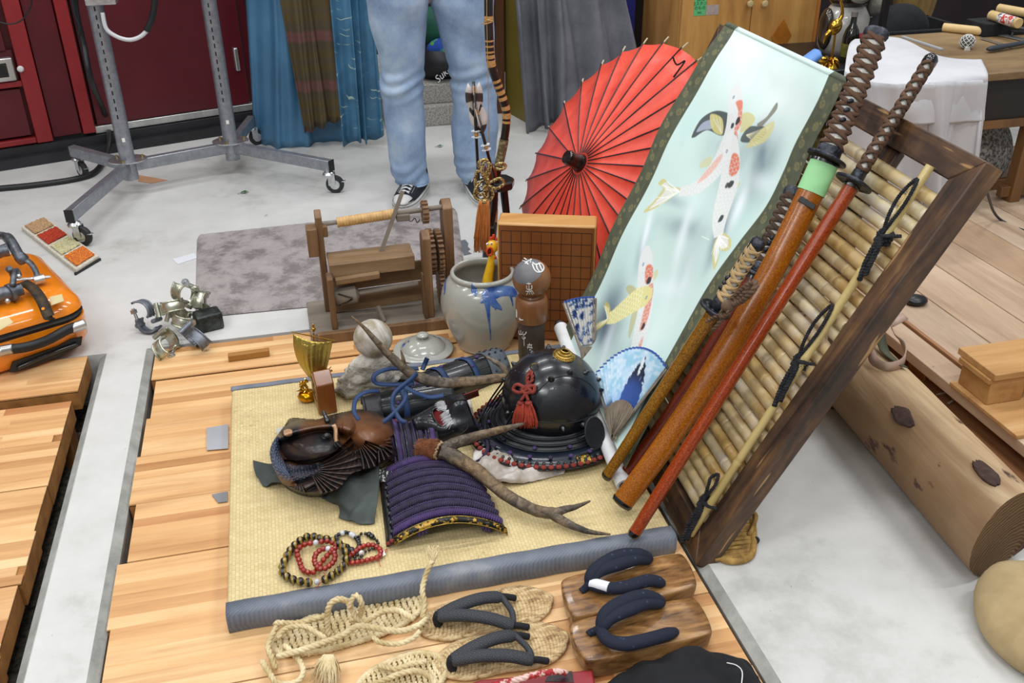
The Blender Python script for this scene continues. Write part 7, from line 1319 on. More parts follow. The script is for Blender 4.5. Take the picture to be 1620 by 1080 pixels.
# ---------------- fans
def handfan(label, piv, mid, span, R_, nrm, nf, printf, r0=.36, edge='#1f3f8c', tilt=0):
    # piv world point, mid = direction of the fan's middle, nrm = facing normal
    mid = unit(mid-nrm*np.dot(mid, nrm)); sd = np.cross(nrm, mid); t = T('folding_fan', label, 'fan', tuple(piv)); n = nf*2; rs = np.linspace(r0, 1, 40); A_ = np.linspace(-span/2, span/2, n*3+1); V = []; Cl = []
    for i, a in enumerate(A_):
        pl = abs(((i/3) % 2)-1)*2-1; row = []
        for r_ in rs: V.append(piv+(mid*math.cos(a)+sd*math.sin(a))*R_*r_+nrm*pl*.0032*r_); Cl.append((*printf((a/span+.5), (r_-r0)/(1-r0)), 1))
    b = MB(); b.grid(np.array(V).reshape(len(A_), len(rs), 3)); k = NT('fan_print', .75); k.col(k.n('ShaderNodeAttribute', attribute_name='Col').outputs[0]); b.build('paper_leaf', k.m, t, smooth=20, cols=Cl, solid=.0006)
    M_stk = pm('grey_wood_stick', '#75685a', '#8d7f6f', 30, (1, 1, 1), rough=.65)
    for i in range(nf+1):
        a = -span/2+span*i/nf; d = mid*math.cos(a)+sd*math.sin(a); w_ = .0058*R_/.19; b = MB(); s_ = np.cross(nrm, d); e0, e1, e2 = piv-d*.008, piv+d*R_*.30, piv+d*R_*.40; o_ = nrm*(.0012*(i % 3)+.003)
        b.add([e0-s_*w_*.5+o_, e0+s_*w_*.5+o_, e1+s_*w_*1.1+o_, e2+s_*w_*.4+o_, e2-s_*w_*.4+o_, e1-s_*w_*1.1+o_], [(0, 1, 2, 3, 4, 5)]); b.build('stick', M_stk, t, smooth=0, solid=.0007)
    for sg in (-1, 1):
        a = sg*span/2; d = mid*math.cos(a)+sd*math.sin(a); MB().bar(piv-d*.012, piv+d*R_*(.98), .010, .002, up=nrm).build('guard_stick', M_stk, t, bev=.0005)
    MB(zframe(piv, nrm)).lathe([(0, -.004), (.003, -.004), (.003, .007), (0, .0075)], 12).build('rivet', M_bead, t); return t
def h1_(x, y): return .5+.5*mn.noise(Vector((x, y, 3.3)))
cBL, cPA, cNV, cWH, cTU = L3('#3d68ad'), L3('#b6cfe2'), L3('#16203a'), L3('#dfe6ea'), L3('#83bcd3')
def pr_mtn(u, v):   # plain dark peak on pale mottled blue
    if v > .965: return L3('#24488f')
    c = lerp(cPA, cTU, sm(.45, .6, h1_(u*7, v*3))*.7); c = lerp(c, cWH, sm(.5, .62, h1_(u*14, v*14+9))*.5); c = lerp(c, L3('#7fa8d6'), sm(.45, .0, v)*.8)
    hh = .86-abs(u-.30)*2.7+.05*(h1_(u*30, 1)-.5)
    if v < hh and u < .72: c = lerp(L3('#2c4f96'), cNV, sm(.25, .6, v)); c = lerp(c, cWH, (1. if h1_(u*34, v*9) > .62 and v > .45 else 0.))
    if u > .80: c = lerp(c, L3('#36455f'), sm(.25, .1, v)*.9)
    return c
def pr_mott(u, v):  # plain mottled blue and white
    if v > .965: return L3('#24488f')
    n_ = h1_(u*5+v*4, v*9)+.7*(h1_(u*30, v*30)-.5); c = lerp(L3('#d2cfc8'), L3('#5d82b5'), sm(.50, .56, n_)); return lerp(c, L3('#25386b'), sm(.60, .66, n_))
FO = .150
pv = onf(972, 690, FO); fn_ = unit(FN+fe*-.05); tgt = onf(1010, 555, FO-.009); R1 = float(np.linalg.norm(tgt-pv))*1.02
handfan('open paper fan with a dark peak on pale blue, right of the helmet', pv, unit(tgt-pv), math.radians(88), R1, fn_, 22, pr_mtn)
pv = at(937, 600, .115); fn_ = unit(A(-.55, -.75, .35)); tgt = onp(916, 470, pv, fn_); R1 = float(np.linalg.norm(tgt-pv))*1.0
handfan('half-folded fan with blotchy blue and white print, upright behind the helmet', pv, unit(tgt-pv), math.radians(23), R1, fn_, 9, pr_mott, r0=.42)
a_, b_ = at(885, 533, ZM+.03), at(905, 560, ZM+.02)
# ================================================================ straw sandals and footwear at the front
M_straw = pm('rice_straw', '#b7a06f', '#e2d2aa', 26, rough=.85, bump=.4, bs=150); M_straw2 = NT('woven_corn_husk', .8); v = M_straw2.obj((1, 1, 1)); n1 = M_straw2.noise(M_straw2.obj((30, 110, 30)), 1.5, 4, .6, 1.); M_straw2.col(M_straw2.ramp(n1.outputs[0], [(.34, '#8a6d48'), (.46, '#b3966a'), (.62, '#cfb88c')]).outputs[0]); M_straw2.bump(n1.outputs[0], .6, .002); M_straw2 = M_straw2.m
def solepath(c, ax, L, W, n, f): # outline half width function
    return None
def woven_sole(t, c0, c1, wf, z, rows, mat, th=.009, name='woven_sole', seed=0, herr=False):
    # rows of twisted straw laid across the foot from heel c0 to toe c1
    ax = unit(c1-c0); sd = A(-ax[1], ax[0], 0); L = np.linalg.norm(c1-c0); r = random.Random(seed); b = MB()
    for i in range(rows):
        s = (i+.5)/rows; w_ = wf(s); m = 9 if not herr else 7
        P = [c0+ax*(L*s+(.010*(1-(2*k/(m-1)-1)**2) if herr else .002*math.sin(k*2.1+i)))+sd*w_*(2*k/(m-1)-1)+A(0, 0, z+th*.5+.0012*math.sin(k*3.1+i*PI)) for k in range(m)]
        P = [P[0]+A(0, 0, -th*.55)]+P+[P[-1]+A(0, 0, -th*.55)]
        if herr: b.tube(catm(P, 3), L/rows*.62, 6)
        else: b.rope(catm(P, 3), L/rows*.52, .016, 2, 6)
    return b.build(name, mat, t, smooth=180, kind='stuff')
zf_ = .001
def waraji(label, px0, px1, W_, seed, rows=26):
    c0, c1 = at(*px0, 0), at(*px1, 0); c0[2] = c1[2] = 0; t = T('straw_sandal', label, 'sandal', tuple((c0+c1)/2+A(0, 0, zf_)), 'plaited rice-straw sandals at the front'); wf = lambda s: W_*(1-.85*abs(2*s-1)**3.2)*(.88+.18*s); woven_sole(t, c0, c1, wf, zf_+.001, rows, M_straw, .012, seed=seed); ax = unit(c1-c0); sd = A(-ax[1], ax[0], 0); L = np.linalg.norm(c1-c0)
    E = [c0+ax*L*s+sd*wf(s)*1.03*k+A(0, 0, .008) for k, S in ((1, np.linspace(0.03, .97, 14)), (-1, np.linspace(.97, .03, 14))) for s in S]; MB().rope(catm(E, 4, True), .0062, .02, 3, 6).build('plaited_rim', M_straw, t, smooth=180); return t
t = waraji('plaited straw sandal with long ropes tangled over it, left end of the footwear row', (430, 1030), (672, 952), .052, 1)
def cordp(pts, r, name, label, z0=.0, mat=None, pitch=.026, ns=3):
    o = MB().rope(catm([at(p[0], p[1], p[2]+z0) for p in pts], 10), r*1.25, pitch*1.15, ns, 6).build(name, mat or M_straw, smooth=180); return tag(o, label, 'rope') if label else o
cordp([(436, 1058, .01), (430, 1040, .02), (424, 1020, .03), (438, 990, .035), (436, 985, .04), (470, 985, .045), (500, 978, .05), (520, 975, .04)], .0048, 'straw_rope', 'straw rope running along the left edge of the left straw sandal')
cordp([(520, 1005, .025), (518, 985, .05), (520, 960, .09), (532, 948, .105), (548, 950, .10), (556, 962, .08), (562, 975, .06), (575, 985, .045), (590, 975, .04), (610, 966, .04), (632, 966, .035), (655, 980, .03)], .0050, 'straw_rope', 'straw rope looping high over the middle of the left straw sandal')
cordp([(552, 962, .09), (558, 945, .11), (566, 942, .115), (572, 955, .10), (570, 972, .06), (558, 985, .04)], .0046, 'straw_rope', 'small raised loop of straw rope beside the mat border')
cordp([(438, 1038, .03), (470, 1030, .035), (500, 1020, .04), (540, 1005, .045), (565, 990, .05), (590, 992, .045), (630, 998, .04), (660, 990, .035), (676, 978, .03)], .0052, 'straw_rope', 'thick straw rope crossing the left straw sandal from heel to toe')
cordp([(668, 978, .03), (672, 955, .045), (668, 935, .06), (672, 915, .07), (678, 898, .085), (684, 888, .09)], .0048, 'straw_rope', 'straw rope end standing up over the mat border with a frayed tip')
b = MB(); r = random.Random(5)
for k_ in range(60): p = at(684+r.uniform(-2, 2), 890, .088); q = at(685+r.uniform(-11, 11), 868+r.uniform(-6, 5), .105); b.tube([p, lerp(p, q, .5)+A(.003*r.uniform(-1, 1), 0, 0), q], [.0018, .0015, .0008], 4)
b.build('frayed_tip', M_straw, bpy.data.objects['straw_rope.004'] if 'straw_rope.004' in bpy.data.objects else None, smooth=180, kind='stuff')
cordp([(440, 1010, .03), (450, 995, .04), (480, 990, .045), (500, 1000, .04), (515, 1010, .03)], .0045, 'straw_rope', 'short arc of straw rope lying over the sandal heel'); cordp([(450, 1020, .02), (470, 1040, .02), (480, 1060, .02), (470, 1078, .02), (440, 1080, .02), (425, 1062, .02), (415, 1045, .02)], .0048, 'straw_rope', 'straw rope coil at the lower left corner of the footwear')
cordp([(590, 1005, .03), (600, 1015, .03), (630, 1018, .03), (655, 1008, .03), (664, 998, .03)], .0044, 'straw_rope', 'loose straw rope arc near the toe of the left sandal')
b = MB(); r = random.Random(8)
for k_ in range(140): x = 520+r.uniform(-8, 8); p = at(x, 1035, .035); q = at(x+r.uniform(-26, 14), 1075+r.uniform(-18, 12), .012); b.tube([p, lerp(p, q, .5)+A(.004*r.uniform(-1, 1), 0, .004), q], [.0016, .0013, .0007], 4)
tag(b.build('frayed_straw', M_straw, smooth=180, kind=None), 'frayed bunch of straw ends hanging over the left sandal', 'straw'); bpy.data.objects['frayed_straw']['kind'] = 'stuff'
t = waraji('second plaited straw sandal cut by the bottom edge of the picture', (560, 1110), (705, 1052), .05, 2, 20); cordp([(600, 1052, .02), (625, 1058, .03), (650, 1050, .03), (675, 1046, .03)], .0046, 'straw_rope', 'straw rope in front of the second straw sandal'); cordp([(575, 1090, .02), (620, 1070, .035), (645, 1062, .04), (665, 1062, .035), (685, 1075, .02), (690, 1090, .01)], .0046, 'straw_rope', 'straw rope curving over the second straw sandal')
# woven zori with patterned straps
M_seig = NT('wave_pattern_cloth', .75); v = M_seig.obj((62, 62, 62)); sx = M_seig.n('ShaderNodeSeparateXYZ', {0: v.outputs[0]}); row = M_seig.math('FLOOR', M_seig.math('MULTIPLY', M_seig.math('ADD', sx.outputs[1], M_seig.math('MULTIPLY', sx.outputs[2], .8)), 2.)); xx = M_seig.math('SUBTRACT', M_seig.math('FRACT', M_seig.math('ADD', sx.outputs[0], M_seig.math('MULTIPLY', M_seig.math('MODULO', row, 2.), .5))), .5)
yy = M_seig.math('SUBTRACT', M_seig.math('MULTIPLY', M_seig.math('ADD', sx.outputs[1], M_seig.math('MULTIPLY', sx.outputs[2], .8)), 2.), row); dd_ = M_seig.math('SQRT', M_seig.math('ADD', M_seig.math('MULTIPLY', xx, xx), M_seig.math('MULTIPLY', M_seig.math('MULTIPLY', yy, yy), .3))); rg_ = M_seig.math('PINGPONG', M_seig.math('MULTIPLY', dd_, 5.5), .5); M_seig.col(M_seig.mix(M_seig.ramp(rg_, [(.34, 0), (.42, 1)]).outputs[0], '#15161b', '#5c5f66')); M_seig = M_seig.m
M_dcl = pm('black_strap_cloth', '#0c0d12', '#17181e', 20, rough=.85)
def zori(label, c0, c1, W_, sp, seed):
    c0, c1 = at(*c0, 0), at(*c1, 0); c0[2] = c1[2] = 0; t = T('husk_sandal', label, 'sandal', tuple((c0+c1)/2+A(0, 0, .001)), 'woven husk sandals with patterned straps'); wf = lambda s: W_*(1-abs(2*s-1)**4.5*.8)*(.84+.22*s-.10*math.exp(-((s-.45)/.16)**2)); woven_sole(t, c0, c1, wf, .003, 36, M_straw2, .012, seed=seed, herr=True)
    ax = unit(c1-c0); sd = A(-ax[1], ax[0], 0); L = np.linalg.norm(c1-c0); E = [c0+ax*L*s+sd*wf(s)*1.03*k+A(0, 0, .007) for k, S in ((1, np.linspace(0.02, .98, 14)), (-1, np.linspace(.98, .02, 14))) for s in S]; MB().tube(catm(E, 4, True), .0052, 8, closed=True).build('sole_rim', M_straw2, t, smooth=180)
    toe, a, b_ = [at(*q) for q in sp[:3]]
    for q in (a, b_):
        mid = lerp(toe, q, .5)+A(0, 0, .016); MB().tube(catm([toe+A(0, 0, .006), lerp(toe, mid, .5)+A(0, 0, .006), mid, lerp(mid, q, .5)+A(0, 0, .004), q], 8), [.0105]+[.0135]*30+[.0115]*2, 16, up=(0, 0, 1), asp=.8).build('patterned_strap', M_seig, t, smooth=180); MB().tube(catm([q+A(0, 0, .002), q+ax*.015*(1)+A(0, 0, -.004), q+ax*.03-A(0, 0, .012)], 4), .0065, 10).build('strap_end', M_dcl, t, smooth=180)
    MB().tube(catm([toe+A(0, 0, .012), toe-ax*.004+A(0, 0, 0), toe-A(0, 0, .02)], 4), .0085, 12).build('toe_thong', M_dcl, t, smooth=180); xb = lerp(a, b_, .5); MB().tube(catm([a+A(0, 0, .004), lerp(a, b_, .5)+A(0, 0, -.004)+ax*.01, b_+A(0, 0, .0)], 8), .0062, 10).build('back_cord', M_seig, t, smooth=180); return t
zori('woven husk sandal with black wave-patterned straps touching the mat border', (664, 998), (868, 952), .052, [(694, 978, .028), (792, 944, .035), (812, 990, .028)], 3)
zori('woven husk sandal with black wave-patterned straps, the one nearer the camera', (690, 1058), (892, 1012), .052, [(716, 1048, .028), (812, 1005, .035), (842, 1044, .028)], 4)
# geta
M_geta = wood('grained_geta_wood', '#452c18', '#8a6238', '#b28a58', axis=0, sc=22, stretch=.25, rough=.3, coat=.25, bump=.15, dist=2.2); M_indigo = NT('indigo_cloth', .85); v = M_indigo.obj(); q = M_indigo.n('ShaderNodeTexVoronoi', {'Vector': v, 'Scale': 55.}); M_indigo.col(M_indigo.ramp(q.outputs[0], [(.10, '#2b3a58'), (.16, '#10172a')]).outputs[0]); M_indigo.bump(M_indigo.noise(v, 60, 3).outputs[0], .3, .003); M_indigo = M_indigo.m
def geta(label, quad, sp, tie):
    # quad = photo corners of the top: heel... (front-left, back-left, back-right, front-right) at top height
    zt_ = .052; sp = [sp[0][:2]+(sp[0][2]+.008,)]+[[(x, y, z+.008) for x, y, z in l] for l in sp[1:]]; P = [at(x, y, zt_) for x, y in quad]; t = T('wooden_clog', label, 'clog', tuple(sum(P)/4*A(1, 1, 0)+A(0, 0, .001)), 'wooden clogs with indigo straps'); out = catm(P_ := [lerp(P[0], P[1], .22), lerp(P[0], P[1], .80), lerp(P[1], P[2], .08), lerp(P[1], P[2], .5)+(P[1]-P[0])*.015, lerp(P[1], P[2], .90), lerp(P[2], P[3], .14), lerp(P[2], P[3], .82), lerp(P[3], P[0], .08), lerp(P[3], P[0], .5), lerp(P[3], P[0], .92)], 6, True)
    c = sum(P)/4; rings = []
    for z, k in ((.004, .93), (.012, .965), (.038, .995), (.048, 1.), (.051, .988), (.0525, .96), (.0525, .80), (.0515, .4)): rings.append([c*A(1, 1, 0)+(p-c)*A(k, k, 0)+A(0, 0, z) for p in out])
    b = MB(); b.grid(rings, cv=True); n = len(out); e = len(b.v); b.f += [tuple(range(n))[::-1], tuple(range(e-n, e))]; b.mi += [0, 0]; b.build('clog_block', M_geta, t, smooth=50)
    ax = unit((P[2]+P[3])/2-(P[0]+P[1])/2)
    MB().obox(lerp(lerp(P[0], P[3], .58), lerp(P[1], P[2], .58), .5)*A(1, 1, 0)+A(0, 0, .006), ax*.022, A(-ax[1], ax[0], 0)*np.linalg.norm(P[1]-P[0])*.492, (0, 0, .005)).build('arch_shadow_block', M_bcap, t) if 0 else None
    toe = at(*sp[0]); 
    for s_i, q_ in enumerate(sp[1:]):
        pts = [at(*q) for q in q_]; MB().tube(catm([toe]+pts, 8), np.interp(np.linspace(0, 1, len(pts)*8+1), [0, .12, .5, .9, 1], [.009, .0125, .0145, .0135, .008]), 16, up=(0, 0, 1), asp=.8).build('cloth_strap', M_indigo, t, smooth=180)
    MB().tube(catm([toe+A(0, 0, .004), at(*tie, .056), at(*tie, .053)+A(-.008, -.004, 0)], 6), .0075, 12).build('toe_knot', M_indigo, t, smooth=180)
    return t
g1 = geta('wooden clog with navy straps and a white paper band, farther of the pair', [(905, 978), (884, 915), (1080, 872), (1106, 925)], [(932, 925, .056), [(940, 902, .075), (975, 880, .078), (1010, 876, .070), (1030, 884, .050)], [(945, 905, .072), (980, 892, .076), (1010, 884, .066), (1028, 885, .050)], [(960, 930, .062), (990, 928, .068), (1025, 918, .066), (1050, 922, .050)]], (924, 932))
w_ = [at(*q) for q in ((936, 922, .068), (948, 925, .072), (963, 929, .074))]; MB().tube(catm(w_, 5), .0118, 16, up=(0, 0, 1), asp=.85).build('paper_band', pm('white_paper_band', '#dcdce0', rough=.6), g1, smooth=60, label='white paper band round the strap')
geta('wooden clog with navy straps, nearer the camera and the black cloth', [(925, 1048), (896, 984), (1100, 942), (1131, 1000)], [(950, 996, .058), [(958, 970, .076), (985, 952, .080), (1020, 942, .074), (1050, 952, .050)], [(965, 978, .072), (995, 964, .076), (1022, 954, .068), (1048, 954, .052)], [(962, 1012, .064), (990, 1018, .068), (1030, 1010, .068), (1070, 998, .050)]], (936, 1000))
# red lacquer sandal and black cloth at the bottom edge
M_redl = pm('red_sandal_cloth', '#7c1820', '#8f2029', 8, rough=.45, bump=.1); q = [at(728, 1085, .03), at(760, 1074, .03), at(938, 1058, .03), at(945, 1100, .03)]; t = T('red_sandal', 'dark red lacquered sandal with a red and white strap at the bottom edge', 'sandal', tuple(sum(q)/4*A(1, 1, 0)+A(0, 0, .001)), None)
b = MB(); lo = [p*A(1, 1, 0)+A(0, 0, .002) for p in q]; b.add(lo+q, [(3, 2, 1, 0), (4, 5, 6, 7), (0, 1, 5, 4), (1, 2, 6, 5), (2, 3, 7, 6), (3, 0, 4, 7)]); b.build('sole', M_redl, t, bev=.004, smooth=30)
q = [at(862, 1078, .0306), at(868, 1065, .0306), at(905, 1061, .0306), at(908, 1079, .0306)]; MB().add(q, [(0, 1, 2, 3)]).build('dark_inlay', pm('dark_hexagon_inlay', '#1a1014', '#3c1c22', 150, rough=.4), t, smooth=0, solid=.0006)
MB().rope(catm([at(778, 1084, .03), at(820, 1074, .05), at(850, 1066, .055), (at(880, 1062, .05)), at(896, 1064, .04)], 10), .006, .03, 3, 7).build('twisted_strap', pm('red_white_strap', '#a3272a', '#d9b9b0', 55, rough=.7, lo=.48, hi=.55), t, smooth=180)
M_bkcl = pm('black_cotton', '#08090c', '#12131a', 7, rough=.9, bump=.2, bs=90)
crump([[(940, 1100, .003), (990, 1060, .02), (1080, 1030, .04), (1130, 1035, .03), (1180, 1050, .01), (1200, 1070, .004)], [(930, 1120, .01), (1000, 1090, .05), (1090, 1062, .065), (1140, 1062, .06), (1180, 1070, .03), (1205, 1082, .004)], [(930, 1180, .01), (1010, 1150, .05), (1090, 1130, .07), (1150, 1120, .06), (1190, 1110, .03), (1225, 1110, .004)]], 4, 'black_cotton_cloth', M_bkcl, 'folded black cotton cloth with white piping at the bottom edge', 'cloth', .018, zf=.003)
tag(MB().tube(catm([at(1150, 1048, .055), at(1165, 1052, .048), at(1174, 1062, .045), at(1173, 1082, .045)], 8), .0010, 6).build('white_piping', M_whr), 'thin white piping line on the black cotton cloth', 'piping')
# straw basket sole behind the bench foot, black lump
c = at(1172, 850, 0); M_rush = pm('golden_rush', '#7a5a26', '#b8924c', 40, (1, 1, 1), rough=.7, bump=.5, bs=120); t = T('straw_slipper', 'golden woven straw slipper lying on the concrete behind the bench foot', 'slipper', (c[0], c[1], .001))
E = [at(*q, .008) for q in ((1130, 862), (1140, 882), (1165, 887), (1188, 878), (1192, 850), (1188, 820), (1170, 800), (1150, 800))]; MB().tube(catm(E, 8, True), .008, 10, closed=True).build('woven_rim', M_rush, t, smooth=180); b = MB(); r = random.Random(1)
for k_ in range(26): y_ = 802+k_*3.2; b.tube(catm([at(1136-8*math.sin(k_*.1), y_+4, .008), at(1150, y_+r.uniform(-2, 2), .012), at(1170, y_+r.uniform(-2, 2)-2, .012), at(1190, y_-4, .008)], 4), .0042, 6)
b.build('straw_rows', M_rush, t, smooth=180, kind='stuff'); MB().tube(catm([at(1188, 808, .012), at(1196, 816, .02), at(1190, 836, .02), at(1184, 846, .012)], 6), .005, 8).build('side_loop', M_rush, t, smooth=180)
c = at(1194, 858, 0); tag(blob('x', None, (c[0], c[1], .001), (.010, .009, .008), 7, .4, 4, 16, 10).build('black_lump', M_palm, smooth=60), 'small black rubber lump on the concrete beside the straw slipper', 'lump')
# ================================================================ left half: rack, suitcase, clamps, rug, person, bow
M_galv = NT('galvanised_tube', .38, .75); v = M_galv.obj(); n1 = M_galv.noise(v, 40, 4, .7); M_galv.col(M_galv.ramp(n1.outputs[0], [(.35, '#8b8f96'), (.65, '#a2a6ad')]).outputs[0]); M_galv = M_galv.m; M_zinc = pm('zinc', '#b4b6b8', '#d2d3d4', 50, rough=.3, metal=.9)
M_tyre = pm('grey_black_tyre', '#1b1c1e', '#26282a', 9, rough=.6); M_tyreg = pm('grey_tyre_edge', '#6b7076', rough=.6)
zb = .118; j1, j2 = at(204, 262, zb), at(366, 232, zb)
t = T('rolling_rack', 'steel garment rack on casters with slotted upright tubes in front of the red doors', 'rack', tuple((j1+j2)/2*A(1, 1, 0)))
for j, px0 in ((j1, 150), (j2, 328)):
    top = aty(px0, 0, j[1]); d = top-A(j[0], j[1], 0); d = d/d[2]; P = [A(j[0], j[1], 0)*A(1, 1, 0)+A(0, 0, .07)+d*0, j+d*0, j+A(0, 0, 1.35)]; P = [A(j[0], j[1], .062), A(j[0], j[1], 1.5)]
    pst = MB().tube(P, .0305, 24).build('upright_tube', M_galv, t, smooth=60); vd = unit((CAM-j)*A(1, 1, 0)); sdv = A(-vd[1], vd[0], 0); b = MB()
    for k in range(34): zc_ = .33+k*.032; b.obox(j*A(1, 1, 0)+vd*.0300+sdv*-.004+A(0, 0, zc_), sdv*.0028, vd*.0012, A(0, 0, .0085))
    b.build('slots', M_dark, pst, smooth=0, kind='stuff'); MB().obox(j*A(1, 1, 0)+vd*.030+sdv*-.004+A(0, 0, .87), sdv*.006, vd*.0008, A(0, 0, .55)).build('slot_channel', M_galv, pst)
    MB().obox(j*A(1, 1, 0)+vd*.0305+A(0, 0, .235), sdv*.006, vd*.0006, A(0, 0, .008)).build('number_sticker', M_whr, pst); MB(frame_m(A(j[0], j[1], zb+.024), (1, 0, 0), (0, 1, 0), (0, 0, 1))).lathe([(.03, 0), (.062, 0), (.062, .005), (.03, .005)], 28, sx=1.25).build('flange', M_zinc, t, smooth=40)
    for k in range(3): a = k*2.1+.3; MB().tube([A(j[0]+.060*math.cos(a), j[1]+.048*math.sin(a), zb+.028), A(j[0]+.060*math.cos(a), j[1]+.048*math.sin(a), zb+.038)], .006, 6).build('bolt', pm('brass_bolt', '#9a8a55', metal=.8, rough=.4), t, smooth=30)
def rackbar(a, b_): return MB().bar(a, b_, .032, .046).build('base_bar', M_galv, t, bev=.003)
def onb(px, py): return at(px, py, zb)
ends = [(onb(110, 342), j1), (onb(114, 238), j1), (onb(524, 262), j2), (onb(398, 190), j2)]
rackbar(j1, j2)
for e, j in ends:
    rackbar(j, e); d = unit(e-j); MB().obox(e+d*.001, d*.002, A(-d[1], d[0], 0)*.0165, A(0, 0, .0235)).build('end_cap', M_blackp, t)
def caster(e, ang):
    c = e-unit(e-(j1+j2)/2)*A(1, 1, 0)*.015; k = T('c', '', '', (0, 0, 0)); bpy.data.objects.remove(k); d = A(math.cos(ang), math.sin(ang), 0); s_ = A(-d[1], d[0], 0); wc = A(c[0], c[1], .0375)+d*.022
    MB(zframe(wc-s_*.011, s_)).lathe([(0, 0), (.026, 0), (.036, .002), (.0375, .006), (.0375, .016), (.036, .020), (.026, .022), (0, .022)], 28).build('caster_wheel', M_tyre, t, smooth=45); MB(zframe(wc-s_*.0125, s_)).lathe([(0, 0), (.020, 0), (.020, .025), (0, .025)], 20).build('wheel_hub', M_zinc, t, smooth=45)
    b = MB(); b.lathe([(0, 0), (.024, 0), (.026, .006), (.020, .014), (.012, .018), (.012, .03), (0, .03)], 20, frame_m((c[0], c[1], .076), (1, 0, 0), (0, 1, 0), (0, 0, 1)));
    for sg in (-1, 1): b.obox((wc+A(c[0], c[1], .085))/2+s_*sg*.015, d*.014, s_*.0012, A(0, 0, .026))
    b.build('caster_fork', M_zinc, t, smooth=40, kind='stuff'); MB().obox(wc+d*.032+A(0, 0, .012), d*.012, s_*.010, A(0, 0, .0015)).build('brake_lever', M_zinc, t, bev=.001)
for (e, j), a in zip(ends, (-.5, -.9, -.2, .4)): caster(e, a)
MB().obox(lerp(A(j1[0], j1[1], 0), A(j2[0], j2[1], 0), .5)+A(0, 0, aty(150, 4, j1[1])[2]+.015), (j2-j1)*A(1, 1, 0)*.5, unit(A(-(j2-j1)[1], (j2-j1)[0], 0))*.012, (0, 0, .012)).build('cross_bar', M_galv, t, bev=.002); q = A(j1[0], j1[1], aty(150, 4, j1[1])[2]); MB().obox(q+A(.03, -.01, .01), (.055, 0, 0), (0, .045, 0), (0, 0, .012)).build('clamp_bracket', M_zinc, t, bev=.003)
M_cab = pm('black_rubber_cable', '#0d0e10', '#17181b', 20, rough=.5); M_cabw = pm('white_cable', '#c9c9cb', rough=.4)
yc_ = float(j1[1])-.04
def cable(pts, r, mat, label, n=10, mult=None): o = MB().tube(catm(pts, n), r, 10).build('cable', mat, smooth=180); return tag(o, label, 'cable')
cable([aty(162, 20, yc_), aty(168, 45, yc_), aty(185, 58, yc_), aty(205, 63, yc_), aty(222, 58, yc_), aty(234, 47, yc_)], .008, M_cabw, 'white cable loop hanging between the rack uprights')
cable([aty(232, 49, yc_), aty(240, 30, yc_), aty(244, 8, yc_), aty(246, -40, yc_)], .012, M_cab, 'black cable sleeve continuing the white loop upwards')
cable([aty(118, -30, 4.3), aty(120, 15, 4.3), aty(132, 70, 4.28), aty(145, 130, 4.26), at(168, 185, .15), at(173, 220, .07), at(166, 250, .02), at(150, 272, .014), at(120, 283, .012), at(60, 292, .012), at(0, 298, .012), at(-80, 305, .012)], .0125, M_cab, 'thick black cable running down past the rack and along the floor to the left')
cable([aty(112, -20, 4.25), aty(118, 20, 4.25), aty(126, 42, 4.25), aty(124, 54, 4.25)], .007, M_cab, 'thin black cable with a plug hanging beside the left upright'); cable([aty(50, -10, 4.35), aty(48, 12, 4.35), aty(34, 32, 4.35), aty(14, 38, 4.35), aty(-10, 32, 4.35)], .003, M_cab, 'thin dark wire curving across the dark red cabinet')
# rug, colour swatch, floor marks
M_shag = NT('grey_shag_pile', .95); v = M_shag.obj(); n1 = M_shag.noise(v, 10, 5, .7); n2 = M_shag.noise(v, 170, 3, .7); M_shag.col(M_shag.mix(M_shag.math('MULTIPLY', n2.outputs[0], .5), M_shag.ramp(n1.outputs[0], [(.40, '#857c7a'), (.52, '#b3aaa8'), (.7, '#c2bab8')]).outputs[0], '#7a7270')); M_shag.bump(n2.outputs[0], 1., .008); M_shag = M_shag.m
rq = [at(310, 503, 0), at(314, 377, 0), at(505, 338, 0), at(720, 332, 0), at(722, 352, 0), at(700, 478, 0), at(520, 478, 0)]
K0, K1, K2_, K3_ = at(309, 504, 0), at(312, 374, 0), at(722, 330, 0), at(740, 462, 0); t = T('grey_rug', 'grey shaggy bath rug with rounded corners under the spinning machine', 'rug', tuple((K0+K1+K2_+K3_)/4))
G = []
for i in range(120):
    row = []
    for j in range(160):
        u, v_ = j/159, i/119; x, y_ = (u-.5)*2, (v_-.5)*2; e = max(abs(x), abs(y_)); rr = .10; cx, cy = max(abs(x)-(1-rr*.8), 0)/(rr*.8), max(abs(y_)-(1-rr*1.4), 0)/(rr*1.4); d = math.hypot(cx, cy); k = 1. if d <= 1 else 1/d
        x2 = math.copysign(min(abs(x), 1-rr*.8)+rr*.8*cx*k, x); y2 = math.copysign(min(abs(y_), 1-rr*1.4)+rr*1.4*cy*k, y_); u, v_ = (x2+1)/2, (y2+1)/2
        p = lerp(lerp(K0, K3_, u), lerp(K1, K2_, u), v_); ed = min(1, 14*min(1-abs(x), 1-abs(y_))); row.append(p+A(0, 0, .003+.013*math.sqrt(max(ed, 0))+.003*nz((p[0]*60, p[1]*60, 0))*ed))
    G.append(row)
MB().grid(G).build('shag_pile', M_shag, t, smooth=180)
M_swb = pm('cream_yarn', '#b9b3a2', '#d5cfbf', 90, rough=.95, bump=.6, bs=200); S0, S1, S2, S3 = at(35, 365, .0), at(72, 349, .0), at(158, 411, .0), at(122, 434, .0); t = T('carpet_sample', 'carpet sample strip with red, orange and cream squares behind the orange suitcase', 'carpet', tuple((S0+S2)/2)); th2 = .018
